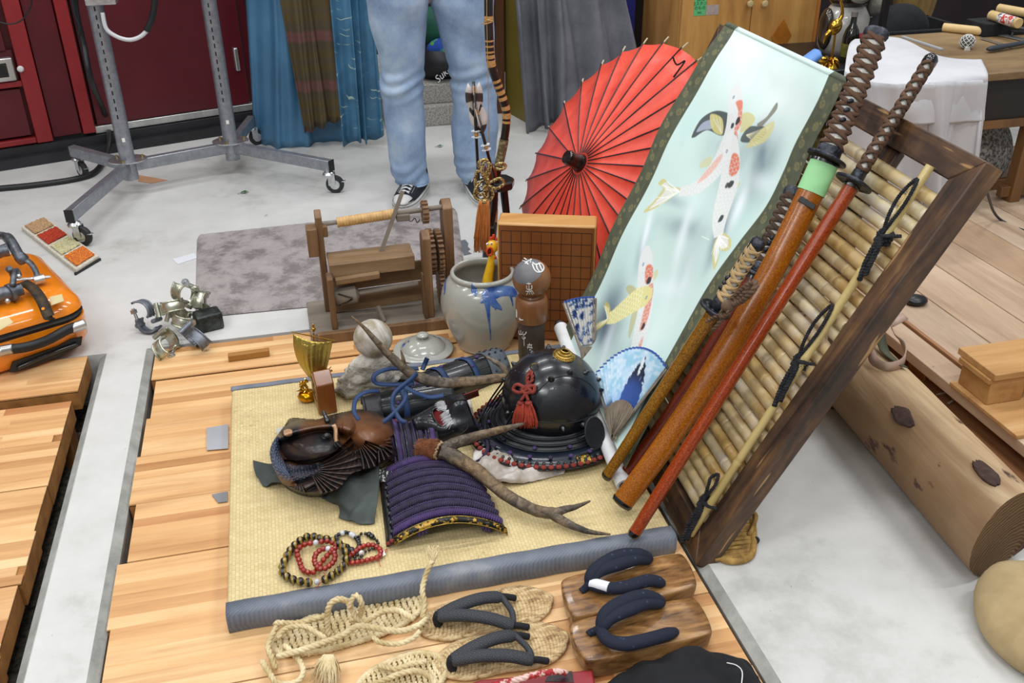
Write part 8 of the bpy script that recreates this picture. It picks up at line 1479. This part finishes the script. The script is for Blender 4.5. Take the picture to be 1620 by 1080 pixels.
b = MB(); b.add([S0, S1, S2, S3]+[p+A(0, 0, th2) for p in (S0, S1, S2, S3)], [(3, 2, 1, 0), (4, 5, 6, 7), (0, 1, 5, 4), (1, 2, 6, 5), (2, 3, 7, 6), (3, 0, 4, 7)]); b.build('backing', M_swb, t, smooth=0, bev=.003)
b = MB(); b.bar(lerp(S3, S2, -.02)+A(-.004, -.004, .004), S2+A(.003, -.004, .004), .006, .010); b.build('black_underlay', M_blackp, t)
for i, (c1_, c2_) in enumerate((('#8a6f55', '#c9a070'), ('#8f1812', '#c4461f'), ('#a99f63', '#cfc9a9'), ('#b2401a', '#dd8a2c'))):
    a0s, a1s = .03+i*.245, .03+i*.245+.205; f = lambda u, v_: lerp(lerp(S0, S1, v_), lerp(S3, S2, v_), u)+A(0, 0, th2+.004)
    G = [[f(lerp(a0s, a1s, p), lerp(.10, .90, q))+A(0, 0, .0022*r_) for q, r_ in zip(np.linspace(0, 1, 14), [rng.uniform(-1, 1) for _ in range(14)])] for p in np.linspace(0, 1, 14)]; MB().grid(G).build('pile_square', pm('speckled_pile', c1_, c2_, 240, rough=.95, lo=.42, hi=.58, bump=.8, bs=260), t, smooth=0, solid=.004)
def leaf(px, py, s, rot, label):
    c = at(px, py, .002); M_ = rotz(rot, c); pts = [(-1, 0), (-.4, .35), (.1, .45), (.4, .7), (.5, .3), (1, .1), (.4, -.2), (.1, -.6), (-.3, -.3)]; b = MB(M_); b.add([(x*s, y*s, .004*math.cos(x*2)+.003) for x, y in pts], [tuple(range(9))]); b.tube([(-1.5*s, -.1*s, .001), (-1*s, 0, .004)], .0007, 4); tag(b.build('green_leaf', pm('dark_green_leaf', '#1d4a1c', '#2f6a2a', 60, rough=.5), smooth=0, solid=.0006), label, 'leaf')
leaf(387, 305, .020, .3, 'dark green leaf on the floor below the rack bar'); leaf(696, 232, .018, .1, 'dark green leaf on the floor between the shoes'); leaf(422, 342, .004, 0, 'tiny green leaf scrap left of the spinning machine')
def flat(pts, mat, name, label, cat, z=.0012, solid=.001): b = MB(); b.add([at(x, y, z) for x, y in pts], [tuple(range(len(pts)))]); return tag(b.build(name, mat, smooth=0, solid=solid), label, cat)
flat([(216, 276), (219, 287), (240, 290), (266, 285)], pm('kraft_tape', '#b98b68', rough=.7), 'tan_tape', 'strip of tan tape on the floor behind the left upright', 'tape'); flat([(273, 410), (308, 400), (312, 408), (281, 418)], pm('white_receipt', '#cfd0d6', rough=.8), 'paper_receipt', 'small white receipt at the left edge of the grey rug', 'paper')
flat([(721, 382), (736, 379), (741, 385), (740, 390), (744, 394), (740, 397), (746, 401), (734, 404), (731, 396), (727, 391)], pm('grey_tape', '#5e6166', rough=.7), 'grey_tape', 'torn piece of grey tape on the floor behind the jar', 'tape')
b = MB(); q = [at(327, 677, .003), at(361, 671, .003), at(361, 709, .003), at(327, 712, .003)]; b.add(q, [(0, 1, 2, 3)]); tag(b.build('metal_sheet', pm('pale_steel_sheet', '#a9abb0', '#b9bbc0', 4, (1, 1, 1), rough=.35, metal=.35), smooth=0, solid=.0015), 'small pale steel sheet sticking out from under the left mat edge', 'sheet')
b = MB(); q = [at(335, 782, .003), at(360, 777, .003), at(360, 793, .003), at(345, 795, .003)]; b.add(q, [(0, 1, 2, 3)]); tag(b.build('grey_tape_scrap', pm('grey_scrap', '#7b7c80', rough=.6), smooth=0, solid=.001), 'grey scrap at the left mat edge below the steel sheet', 'tape')
a, b_ = at(362, 572, .001), at(427, 563, .001); MB().obox((a+b_)/2+A(0, .008, .010), (b_-a)/2, (0, .010, 0), (0, 0, .010)).build('wood_block', wood('yellow_brown_block', '#8f6126', '#a97838', axis=0, sc=10, rough=.5), bev=.002); tag(bpy.data.objects['wood_block'], 'yellow-brown wood batten lying on the back floor panel', 'batten')
# ---------------- orange suitcase with pipe clamps
M_or = NT('orange_polycarbonate', .16, 0, .5); v = M_or.obj(); M_or.col(M_or.ramp(M_or.noise(v, 3, 2).outputs[0], [(.4, '#e27c10'), (.6, '#ee8a1c')]).outputs[0]); M_or = M_or.m; M_ruby = pm('black_rubber_trim', '#0e0f11', '#1a1b1e', 12, rough=.5)
P0_ = at(158, 556, 0); fd_ = unit(at(20, 600, 0)-P0_); sd2 = A(-fd_[1], fd_[0], 0); sd2 = sd2 if sd2[1] > 0 else -sd2; hcse = .20; Wd, Dp = .62, .50
t = T('orange_suitcase', 'glossy orange hard-shell suitcase lying flat with black zip and handle', 'suitcase', tuple((P0_+fd_*Wd/2+sd2*Dp/2)*A(1, 1, 0)))
def shell(z0, z1, ins, name, mat, rr=.075, dome=0.):
    out = []; 
    for cx, cy, a0q in ((1, 1, 0), (-1, 1, 90), (-1, -1, 180), (1, -1, 270)):
        for a in np.linspace(a0q, a0q+90, 8): out.append((cx*(Wd/2-rr)+rr*math.cos(math.radians(a)), cy*(Dp/2-rr)+rr*math.sin(math.radians(a))))
    c = P0_+fd_*Wd/2+sd2*Dp/2; rings = []
    for k, (z, s) in enumerate(ins): rings.append([c*A(1, 1, 0)+fd_*(x-math.copysign(s, x) if abs(x) > s else 0)+sd2*(y_-math.copysign(s, y_) if abs(y_) > s else 0)+A(0, 0, z) for x, y_ in out])
    b = MB(); b.grid(rings, cv=True); n = len(out); e = len(b.v); b.f += [tuple(range(n))[::-1], tuple(range(e-n, e))]; b.mi += [0, 0]; return b.build(name, mat, t, smooth=60)
shell(0, 0, [(.012, .05), (.016, .03), (.03, .012), (.05, .003), (.095, 0), (.116, 0)], 'lower_shell', M_or); shell(0, 0, [(.108, .002), (.110, -.004), (.122, -.006), (.127, -.001), (.132, -.006), (.146, -.004), (.148, .002)], 'zip_band', M_ruby)
shell(0, 0, [(.142, 0), (.152, .002), (.164, .008), (.176, .02), (.185, .035), (.192, .055), (.197, .085), (.199, .13)], 'upper_shell', M_or)
fr = lambda s, z, o=0.: P0_*A(1, 1, 0)+fd_*s-sd2*o+A(0, 0, z)
MB().tube(catm([fr(.20, .055, .004), fr(.22, .062, .022), fr(.32, .066, .028), fr(.42, .060, .022), fr(.44, .055, .004)], 8), .013, 14, up=(0, 0, 1), asp=1.1).build('grip_handle', M_ruby, t, smooth=180) if 0 else None
def frp(px, py, o=.0): return onp(px, py, P0_-sd2*o, sd2)
hp = [frp(122, 516, .012), frp(105, 522, .022), frp(75, 538, .028), frp(45, 548, .028), frp(20, 552, .02)]; MB().tube(catm(hp, 8), .0125, 14, up=(0, 0, 1), asp=1.15).build('grip_handle', M_ruby, t, smooth=180)
for a, b2 in (((134, 512), (112, 520)), ((22, 551), (-4, 556))): MB().tube([frp(*a, .010), frp(*b2, .018)], .0150, 16).build('handle_bracket', M_steel, t, smooth=60, bev=.004)
tr = [frp(14, 588, .001), frp(20, 572, .001), frp(50, 562, .001), frp(90, 548, .001), frp(112, 536, .001), frp(130, 532, .001), frp(128, 545, .001), frp(100, 560, .001), frp(60, 576, .001), frp(24, 588, .001)]; b = MB(); b.add(tr, [tuple(range(10))]); b.build('tow_handle_recess', M_ruby, t, smooth=0, solid=.006); MB().tube(catm([frp(28, 582, .008), frp(60, 568, .008), frp(100, 552, .008), frp(122, 544, .008)], 6), .006, 10).build('tow_handle', M_bcap, t, smooth=180)
M_mt = pm('masking_tape', '#c2b283', '#d3c497', 9, rough=.7)
for q in ([(78, 470), (98, 465), (101, 476), (81, 483)], [(-3, 507), (14, 502), (21, 510), (-3, 524)]): MB().add([at(x, y, .1955 if y < 490 else .192) for x, y in q], [(0, 1, 2, 3)]).build('masking_tape', M_mt, t, smooth=0, solid=.0012)
# cast fittings on the suitcase
M_cast = pm('grey_cast_metal', '#4d5157', '#777b82', 40, rough=.42, metal=.75, bump=.3, bs=90); zc = .2
t2 = T('pipe_clamp', 'grey cast pipe clamp with long arm, rear one on the orange suitcase', 'clamp', tuple(at(10, 400, zc))); 
MB().tube([at(-30, 412, .25), at(0, 398, .255), at(12, 395, .255)], [.02, .018, .02], 14).build('bar', M_cast, t2, smooth=50); MB().tube(catm([at(-10, 372, .26), at(12, 376, .27), at(30, 404, .25), at(38, 412, .235)], 6), [.012]*6+[.016]*7+[.018]*6, 12).build('arm', M_cast, t2, smooth=180); ribbon([at(36, 408, .245), at(48, 416, .235), at(56, 428, .225), at(60, 440, .215)], .016, (0, -.2, 1), M_cast, 'spring_plate', t2, .005); MB().tube([at(54, 444, .215), at(70, 440, .215)], .0135, 14).build('nut', M_zinc, t2, smooth=40); MB().tube([at(18, 444, .22), at(80, 438, .215)], .005, 10).build('threaded_rod', M_zinc, t2); MB().tube(catm([at(14, 425, .25), at(20, 432, .23), at(24, 442, .22)], 5), .010, 10).build('lug', M_cast, t2, smooth=180)
t2 = T('pipe_clamp', 'grey cast pipe clamp with dark rusty strap, front one on the orange suitcase', 'clamp', tuple(at(20, 460, zc))); MB().tube([at(-30, 475, .22), at(-5, 467, .225), at(16, 462, .225)], [.020, .021, .019], 16).build('socket', M_cast, t2, smooth=50); MB().tube([at(14, 464, .225), at(22, 461, .225), at(22, 461, .225), at(34, 457, .225)], [.026, .026, .018, .018], 16).build('body', M_cast, t2, smooth=50); MB().tube(catm([at(20, 452, .25), at(22, 438, .262), at(26, 428, .262), at(30, 436, .25)], 6), .0085, 10).build('bracket', M_cast, t2, smooth=180)
for q in ((24, 432), (30, 437), (12, 476)): MB().sph(at(*q, .26 if q[1] < 450 else .22), .0075, 8, 6).build('bolt_head', M_zinc, t2)
ribbon([at(36, 446, .225), at(52, 456, .222), at(66, 475, .212), at(76, 498, .198), at(80, 503, .190)], .030, (0, -.1, 1), pm('rusty_black_strap', '#191a1c', '#4a3a24', 22, rough=.6, metal=.3, bump=.4), 'rusty_strap', t2, .003); MB().tube([at(68, 488, .208), at(69, 490, .202)], .0045, 10).build('strap_hole', M_or, t2)
# ---------------- heap of scaffold couplers
M_pas = pm('passivated_steel', '#a3a48e', '#d2d2c2', 30, rough=.32, metal=.85, bump=.2); M_old = pm('dull_grey_steel', '#5f636b', '#8a8e96', 40, rough=.5, metal=.7, bump=.3)
def coupler(label, o, rot, mat, open_=1.):
    from mathutils import Euler
    M3 = np.array(Euler(rot).to_matrix()); M_ = np.eye(4); M_[:3, :3] = M3; M_[:3, 3] = o; t = T('scaffold_coupler', label, 'coupler', tuple(o*A(1, 1, 0)), 'scaffold pipe couplers heaped on the floor'); R_ = .031
    def jaw(a0q, a1q, off, name): 
        G = []
        for a in np.linspace(a0q, a1q, 14):
            e = abs((a-a0q)/(a1q-a0q)-.5)*2; w_ = .015*(1+.25*e**6); G.append([(off[0]+(R_+h)*math.cos(a), x, off[1]+(R_+h)*math.sin(a)) for x, h in ((-w_, .005), (-w_, .0), (-w_*.5, .001), (0, .003), (w_*.5, .001), (w_, .0), (w_, .005))])
        MB(M_).grid(G).build(name, mat, t, smooth=60, solid=.004)
    jaw(-2.4, .5, (0, 0), 'lower_jaw'); of = (.030*open_+.004, .034*open_+.012); jaw(.3+.9*open_, 3.0+.9*open_, (0+.015*open_, .015+.02*open_), 'upper_jaw')
    MB(M_).tube([(.036, -.0, -.002), (.040, .0, .05)], .0052, 10).build('bolt', M_zinc, t); MB(M_).tube([(.0395, 0, .034), (.0400, 0, .046)], .011, 6).build('nut', M_zinc, t, smooth=20); MB(M_).tube([(-.026, -.022, -.002), (-.026, .022, -.002)], .007, 10).build('hinge_pin', mat, t); MB(M_).tube([(.034, -.016, -.004), (.034, .016, -.004)], .0085, 10).build('bolt_seat', mat, t)
    return t
for (lb, px, py, z, rt, m_, op) in (('dull grey scaffold coupler with its jaw pointing left, leftmost of the heap', 236, 508, .035, (.3, .3, 2.8), M_old, 1.), ('greenish steel coupler at the upper middle of the heap', 262, 488, .075, (1.1, .2, .6), M_pas, .7), ('greenish steel coupler with open jaw in the heap centre', 280, 500, .05, (1.45, .4, .2), M_pas, 1.), ('greenish coupler with its jaw raised highest, at the top of the heap', 298, 470, .095, (.2, -.9, .7), M_pas, .9), ('greenish coupler lying at the lower left with its jaw on the pit edge', 262, 538, .03, (1.5, .9, -.3), M_pas, 1.), ('dull grey coupler lying on the wood panel, lowest of the heap', 303, 528, .045, (1.35, 1.1, .3), M_old, 1.), ('greenish coupler lying at the right of the heap by the rug corner', 316, 492, .045, (.1, .2, 1.2), M_pas, .6)): coupler(lb, at(px, py, z), rt, m_, op)
c = at(334, 520, 0); b = MB(rotz(.3, (c[0], c[1]+.01, .001))); b.box(-.045, .035, -.03, .03, 0, .055); V = b.v; tag(b.build('steel_lug', pm('dark_forged_steel', '#1f2424', '#4b4f4c', 30, rough=.45, metal=.6, bump=.6), bev=.006), 'dark forged steel block at the right end of the coupler heap', 'block')
# ================================================================ person in jeans and canvas shoes
M_den = NT('washed_denim', .85); v = M_den.obj(); n1 = M_den.noise(v, 6, 4, .6); n2 = M_den.noise(M_den.obj((1, 1, .25)), 260, 2); M_den.col(M_den.mix(M_den.math('MULTIPLY', n2.outputs[0], .35), M_den.ramp(n1.outputs[0], [(.33, '#5c79a0'), (.5, '#7f9bbd'), (.66, '#a3b8cc')]).outputs[0], '#c3cfdb')); M_den.bump(n2.outputs[0], .25, .001); M_den = M_den.m
M_skin = pm('skin', '#b98f76', '#c79d83', 9, rough=.5); M_can = pm('black_canvas', '#0e1118', '#1a1e28', 200, rough=.85); M_rubw = pm('white_rubber', '#bdbdba', '#cfcfcc', 9, rough=.5); M_lacew = pm('white_shoelace', '#cfcfd0', rough=.8)
YP = 3.74; per = T('person', 'person standing in light blue jeans and black canvas shoes, seen from the hips down', 'person', (aty(690, 280, YP)[0], YP, 0))
def leg(rows, side, dy):
    # rows: photo y, left x, right x of the trouser leg
    L = [(aty((a+b_)/2, y, YP+dy), (b_-a)/2/1510*np.linalg.norm(aty((a+b_)/2, y, YP+dy)-CAM)*.985) for y, a, b_ in rows]; return L
RL = [(286, 627, 678), (280, 625, 677), (270, 620, 674), (240, 616, 672), (200, 612, 672), (160, 606, 669), (138, 601, 668), (110, 604, 669), (70, 596, 671), (35, 588, 673), (0, 583, 677)]; RR = [(283, 731, 782), (277, 728, 782), (268, 722, 780), (240, 717, 784), (200, 716, 786), (160, 718, 786), (120, 714, 784), (70, 703, 780), (35, 692, 780), (0, 682, 779)]
def denim(rows, dy, seed, name):
    L = leg(rows, 0, dy); zs = [l[0][2] for l in L]; order = np.argsort(zs); zz = np.array(zs)[order]; xx = np.array([l[0][0] for l in L])[order]; rr = np.array([l[1] for l in L])[order]; n = 44; G = []; zmax = .98
    hipx = per.location[0]
    for z in np.concatenate([np.linspace(zz[0], zz[-1], 90), np.linspace(zz[-1]+.01, .88, 5)]):
        x = np.interp(z, zz, xx); r_ = np.interp(z, zz, rr); row = []
        for k in range(n):
            a = 2*PI*k/n; kn = math.exp(-((z-.47)/.05)**2); hem = math.exp(-((z-.10)/.06)**2); f_ = 1+.055*nz((math.cos(a)*1.2, math.sin(a)*1.2, z*9), 1, seed)+(.06*kn+.05*hem)*math.sin(z*120+3*math.cos(a+seed)+2*math.sin(2*a))+.02*math.sin(z*36+a*2+seed); row.append(A(x+r_*f_*math.cos(a), YP+dy+r_*1.12*f_*math.sin(a), z))
        G.append(row)
    return G
jn = MB(); GL, GR = denim(RL, 0, 2, 'l'), denim(RR, .0, 5, 'r'); jn.grid(GL, cv=True); jn.grid(GR, cv=True)
cx = per.location[0]-.01; G = []
for z in np.linspace(.825, 1.06, 12): G.append([A(cx+.178*(1-.10*(z-.80)/.3)*math.cos(a)*min(1, .9+.1*math.sin(PI*(z-.7)*3)), YP+.02+.118*math.sin(a), z) for a in np.arange(48)*2*PI/48])
jn.grid(G, cv=True); jj = jn.build('jeans', M_den, per, smooth=180, solid=.003)
for (G_, nm) in ((GL, 'l'), (GR, 'r')):
    MB().tube([p for p in G_[0]], .004, 6, closed=True).build('hem_roll', M_den, jj, smooth=180); MB().tube([G_[i][2 if nm == 'l' else 2]+A(.002, 0, 0) for i in range(0, 90, 3)], .0016, 5).build('side_seam', pm('pale_seam', '#a9bace', rough=.85), jj, smooth=180)
# body: legs, hips as one skin-covered mesh inside the jeans
bm = bpy.data.meshes.new('body'); J = {}; xl_, xr_ = aty(652, 290, YP)[0], aty(756, 286, YP)[0]; vs = [(cx, YP+.02, .95), (cx, YP+.02, .82), (cx-.10, YP+.02, .80), (aty(636, 140, YP)[0], YP+.01, .46), (xl_, YP+.02, .10), (xl_-.005, YP-.05, .05), (cx+.10, YP+.02, .80), (aty(750, 140, YP)[0], YP+.01, .46), (xr_, YP+.02, .10), (xr_+.005, YP-.05, .05)]
o0 = np.array(per.location); bm.from_pydata([tuple(np.array(p)-o0) for p in vs], [(0, 1), (1, 2), (2, 3), (3, 4), (4, 5), (1, 6), (6, 7), (7, 8), (8, 9)], []); bm.materials.append(M_skin); bo = bpy.data.objects.new('body', bm); SC.collection.objects.link(bo); bo.parent = per; md = bo.modifiers.new('skin', 'SKIN'); 
for i, r_ in enumerate((.10, .11, .07, .048, .030, .018, .07, .048, .030, .018)): bm.skin_vertices[0].data[i].radius = (r_, r_)
bm.skin_vertices[0].data[1].use_root = True; sb_ = bo.modifiers.new('sub', 'SUBSURF'); sb_.levels = 2; sb_.render_levels = 2
def shoe(toe, heel, label):
    d = unit((toe-heel)*A(1, 1, 0)); L = float(np.linalg.norm((toe-heel)[:2])); s_ = A(d[1], -d[0], 0); k = T('k', '', '', (0, 0, 0)); bpy.data.objects.remove(k); sh = MB(); hw = lambda s: .055*(1-abs(2*s-1)**3.2)**.5*(.78+.28*s)
    out = [heel*A(1, 1, 0)+d*L*s+s_*hw(s)*q for q, S in ((1, np.linspace(.004, .996, 22)), (-1, np.linspace(.996, .004, 22))) for s in S]; rings = [[p+A(0, 0, z) for p in out] for z in (.001, .006, .026, .030)]; rings[3] = [lerp(p, heel*A(1, 1, 0)+d*L*.5+A(0, 0, .03), .06) for p in rings[3]]
    sh.grid(rings, cv=True); n = len(out); sh.f += [tuple(range(n))[::-1], tuple(range(3*n, 4*n))]; sh.mi += [0, 0]; sole = sh.build('shoe_sole', M_rubw, per, smooth=50)
    hz = lambda s: np.interp(s, [0, .06, .25, .42, .6, .8, .93, 1], [.095, .115, .112, .098, .078, .058, .048, .030]); G = []
    for s in np.linspace(0.01, .995, 30): w_ = hw(s)*.93; h = hz(s)-.028; G.append([heel*A(1, 1, 0)+d*L*s+s_*w_*math.copysign(abs(math.cos(a))**.75, math.cos(a))+A(0, 0, .028+h*math.sin(a)**.8) for a in np.linspace(0.0, PI, 17)])
    MB().grid(G).build('shoe_upper', M_can, per, smooth=180); up_ = lambda s, q, o=.0015: heel*A(1, 1, 0)+d*L*s+s_*hw(s)*.93*q+A(0, 0, .028+(hz(s)-.028)*(max(0, 1-abs(q)**2.6))**.5+o)
    MB().grid([[up_(s, q, .0015) for q in np.linspace(-1, 1, 15)] for s in np.linspace(.84, .995, 8)]).build('toe_cap', M_rubw, per, smooth=180, solid=.002); MB().tube([p+A(0, 0, .019) for p in out], .0012, 5, closed=True).build('sole_stripe', M_can, sole, smooth=180)
    b = MB(); r = random.Random(2)
    for i in range(6): s = .46+i*.062; b.tube(catm([up_(s, -.46, .002), up_(s+.02, 0, .006), up_(s+.03, .46, .002)], 4), .0036, 6, asp=.5); b.tube(catm([up_(s+.03, -.46, .002), up_(s+.01, 0, .007), up_(s, .46, .002)], 4), .0036, 6, asp=.5)
    for sg in (-1, 1): b.tube(catm([up_(.46, 0, .008), up_(.44, .25*sg, .016), up_(.50, .6*sg, .010), up_(.47, .1*sg, .008)], 6), .0022, 6); b.tube(catm([up_(.46, 0, .008), up_(.52, .35*sg, .010), up_(.58, .8*sg, .004)], 5), .002, 6)
    b.build('shoelace', M_lacew, per, smooth=180, kind='stuff'); MB().tube([up_(s, -.62, .001) for s in np.linspace(.2, .78, 14)], .0006, 4).build('stitching', M_lacew, per); MB().tube([up_(s, .62, .001) for s in np.linspace(.2, .78, 14)], .0006, 4).build('stitching', M_lacew, per)
shoe(at(632, 336, .0), at(672, 291, 0)+A(.0, .0, 0), ''); shoe(at(776, 331, 0), at(742, 285, 0), '')
# ================================================================ bow, arrows, stand
M_bow = pm('black_lacquered_bow', '#0d0c0d', '#191716', 20, rough=.28, coat=.3); M_rat = pm('rattan_winding', '#a37a45', '#c59a62', 90, (1, 1, 3), rough=.5, bump=.3); M_gcord = NT('gold_cord', .4, .5); v = M_gcord.obj(); ck = M_gcord.noise(v, 230, 2); M_gcord.col(M_gcord.ramp(ck.outputs[0], [(.45, '#4f3f1c'), (.5, '#b5984f'), (.62, '#ddcf9a')]).outputs[0]); M_gcord.bump(ck.outputs[0], .5, .002); M_gcord = M_gcord.m
YB = 2.98; bp_ = lambda px, py, dy=0: aty(px, py, YB+dy)
t = T('longbow', 'black lacquered bow with rattan bindings standing behind the game board', 'bow', bp_(778, 380)*A(1, 1, 0)); cv = [bp_(773, -120), bp_(773, -30), bp_(773, 28), bp_(774, 60), bp_(777, 100), bp_(786, 130), bp_(796, 158), bp_(801, 178), bp_(800, 205), bp_(794, 240), bp_(787, 270), bp_(782, 300), bp_(781, 340), bp_(779, 380)]
Pb = np.array(catm(cv, 14)); MB().tube(Pb, np.full(len(Pb), .0135), 16, asp=1.).build('stave', M_bow, t, smooth=180)
PYb = np.array([CY-F*(R.T@(p-CAM))[1]/-(R.T@(p-CAM))[2] for p in Pb])
def seg(y0_, y1_, name, mat, r=.0143):
    m = (PYb >= y0_) & (PYb <= y1_); q = Pb[m]
    if len(q) > 1: MB().tube(q, r, 16, cap=False).build(name, mat, t, smooth=180)
for y0_, y1_ in ((62, 68), (69, 77), (79, 84), (86, 92), (94, 105), (124, 131), (133, 140), (142, 149), (152, 158), (166, 174), (177, 188), (190, 195)): seg(y0_, y1_, 'rattan_band', M_rat)
seg(218, 262, 'leather_grip', pm('speckled_grip', '#5a4f33', '#8a7c54', 90, rough=.8, lo=.5, hi=.55), .015); seg(22, 34, 'rattan_band', M_rat); seg(330, 352, 'rattan_band', M_rat); MB().tube(catm([bp_(767, 40, -.01), bp_(770, 32, -.02), bp_(779, 34, -.02), bp_(768, 38, -.02), bp_(763, 36, -.02)], 5), .002, 6).build('binding_tail', M_rat, t, smooth=180)
MB().tube([bp_(770, -60, -.015), bp_(770, 30, -.02), bp_(772, 120, -.02), bp_(774, 250, -.02)], .0012, 5).build('bowstring', M_rat, t)
def arrow(label, top, bot, f0, seed):
    t = T('arrow', label, 'arrow', tuple(bp_(*bot, -.05)*A(1, 1, 0)+A(0, 0, max(bp_(*bot, -.05)[2], 0)))); a, b_ = bp_(*top, -.05), bp_(*bot, -.05); MB().tube([a, b_], .0052, 10).build('shaft', M_bow, t, smooth=180); d = unit(b_-a); L = np.linalg.norm(b_-a)
    for s in (.04, .055, .08): MB().tube([a+d*L*(s+f0), a+d*L*(s+f0+.02)], .0062, 10).build('rattan_band', M_rat, t)
    M_fe = NT('barred_feather', .8); v = M_fe.obj(); sx = M_fe.n('ShaderNodeSeparateXYZ', {0: v.outputs[0]}); n_ = M_fe.noise(v, 30, 3); wv = M_fe.n('ShaderNodeTexWave', {'Vector': v, 'Scale': 5., 'Distortion': 8.}, wave_type='BANDS', bands_direction='Z'); M_fe.col(M_fe.ramp(wv.outputs[0], [(.0, '#3a2c28'), (.25, '#4a3b36'), (.32, '#b9b2ac'), (1, '#cfc9c4')]).outputs[0])
    sv = unit(np.cross(d, A(0, -1, 0)))
    for sg in (-1, 1, 2):
        G = []; rot = {-1: sv*-1., 1: sv, 2: unit(sv*.3+A(0, -1, 0))}[sg]
        for i in range(15): q = i/14; s = f0+.10+.36*q; w_ = .030*math.sin(PI*min(q*1.1+.12, 1))**.7*(1-.5*q)+.003; lift = .018*(1-q)**3 if q < .3 else 0; c = a+d*(L*s); G.append([c+rot*.004, c+rot*(w_*.5)-d*(.006+lift*.5), c+rot*w_-d*(.012+lift)])
        MB().grid(G).build('feather', M_fe.m, t, smooth=180, solid=.0008)
    for s in (.49, .55): 
        b = MB(); c = a+d*L*(f0+s); r = random.Random(seed)
        for k in range(50): an = r.uniform(0, 6.28); e = unit(sv*math.cos(an)+np.cross(sv, d)*math.sin(an)-d*.2); b.tube([c, c+e*.009, c+e*.016-A(0, 0, .003)], [.0016, .0012, .0004], 4)
        b.build('down_tuft', M_lacew, t, kind='stuff')
    MB().tube([a+d*L*(f0+.50), a+d*L*(f0+.535)], .0075, 10).build('rattan_band', M_rat, t); return t
arrow('black arrow with barred feathers, the more upright of the two by the bow', (749, 129), (757, 285), .0, 1); arrow('black arrow with barred feathers tilted to the right against the bow', (752, 168), (784, 290), .0, 2)
t = T('gold_cord_knot', 'looped gold cord knot with a long orange tassel hanging at the bow stand', 'tassel', bp_(768, 290, -.09)); kp = lambda x, y, o=0: aty(x, y, YB-.09-o)
for pts in ([(772, 282), (756, 270), (752, 290), (758, 308), (770, 300), (772, 282)], [(770, 285), (776, 262), (766, 256), (762, 272), (770, 288)], [(772, 290), (790, 282), (797, 290), (785, 298), (770, 292)], [(762, 285), (752, 300), (752, 312), (764, 318), (772, 308), (764, 295)], [(768, 292), (766, 308), (772, 318), (780, 308), (774, 292)], [(784, 262), (792, 258), (800, 262), (794, 268), (784, 266)], [(760, 268), (757, 258), (768, 252), (774, 264), (766, 278)]): MB().tube(catm([kp(x, y, .006*(i % 2)) for i, (x, y) in enumerate(pts)], 8), .0052, 10).build('cord_loop', M_gcord, t, smooth=180)
M_otas = pm('orange_silk_fringe', '#b4692c', '#d08a48', 150, (1, 1, .1), rough=.6, bump=.3); b = MB(); r = random.Random(3); MB().sph(kp(766, 318), (.018, .014, .012), 14, 10).build('tassel_head', M_gcord, t, smooth=180)
for k in range(240):
    x = r.uniform(-1, 1); top = kp(766+x*8, 318, r.uniform(0, .012)); mid = kp(764+x*11, 350+r.uniform(-6, 6), r.uniform(0, .02)); e = kp(762+x*12.5, 392+r.uniform(-16, 8), r.uniform(0, .02)); b.tube(catm([top, mid, e], 3), .0011, 4)
b.build('fringe', M_otas, t, smooth=180, kind='stuff')
t = T('bow_stand', 'black lacquered stand with a brown gourd-shaped knob behind the gold tassel', 'stand', bp_(785, 380, .03)*A(1, 1, 0)); sc_p = bp_(783, 300, .03)
zg_ = bp_(785, 283, .03)[2]; MB(frame_m((sc_p[0]+.012, YB+.03, zg_-.03), (1, 0, 0), (0, 1, 0), (0, 0, 1))).lathe([(0, 0), (.052, 0), (.056, .006), (.056, .024), (.050, .03), (0, .031)], 8).build('stand_top', M_bow, t, smooth=30)
b = MB(); c = sc_p
for a in (0, 2*PI/3, 4*PI/3): MB().tube([A(c[0]+.03*math.cos(a), YB+.03+.03*math.sin(a), zg_-.03), A(c[0]+.055*math.cos(a), YB+.03+.055*math.sin(a), .001)], [.014, .012], 10).build('leg', M_bow, t, smooth=60)
gz = bp_(776, 262, .0); b = MB()
for k in range(7): a = k*2*PI/7; b.sph(A(gz[0]+.013*math.cos(a), YB+.0+.013*math.sin(a), zg_+.032), (.012, .012, .030), 12, 8)
b.build('gourd_knob', pm('polished_brown_gourd', '#4a1f0e', '#7a3a1a', 20, rough=.2, coat=.4), t, smooth=180); MB().tube(catm([bp_(783, 300, -.02), bp_(781, 330, -.02), bp_(776, 360, -.02)], 4), .012, 12).build('strut', M_bow, t, smooth=180)
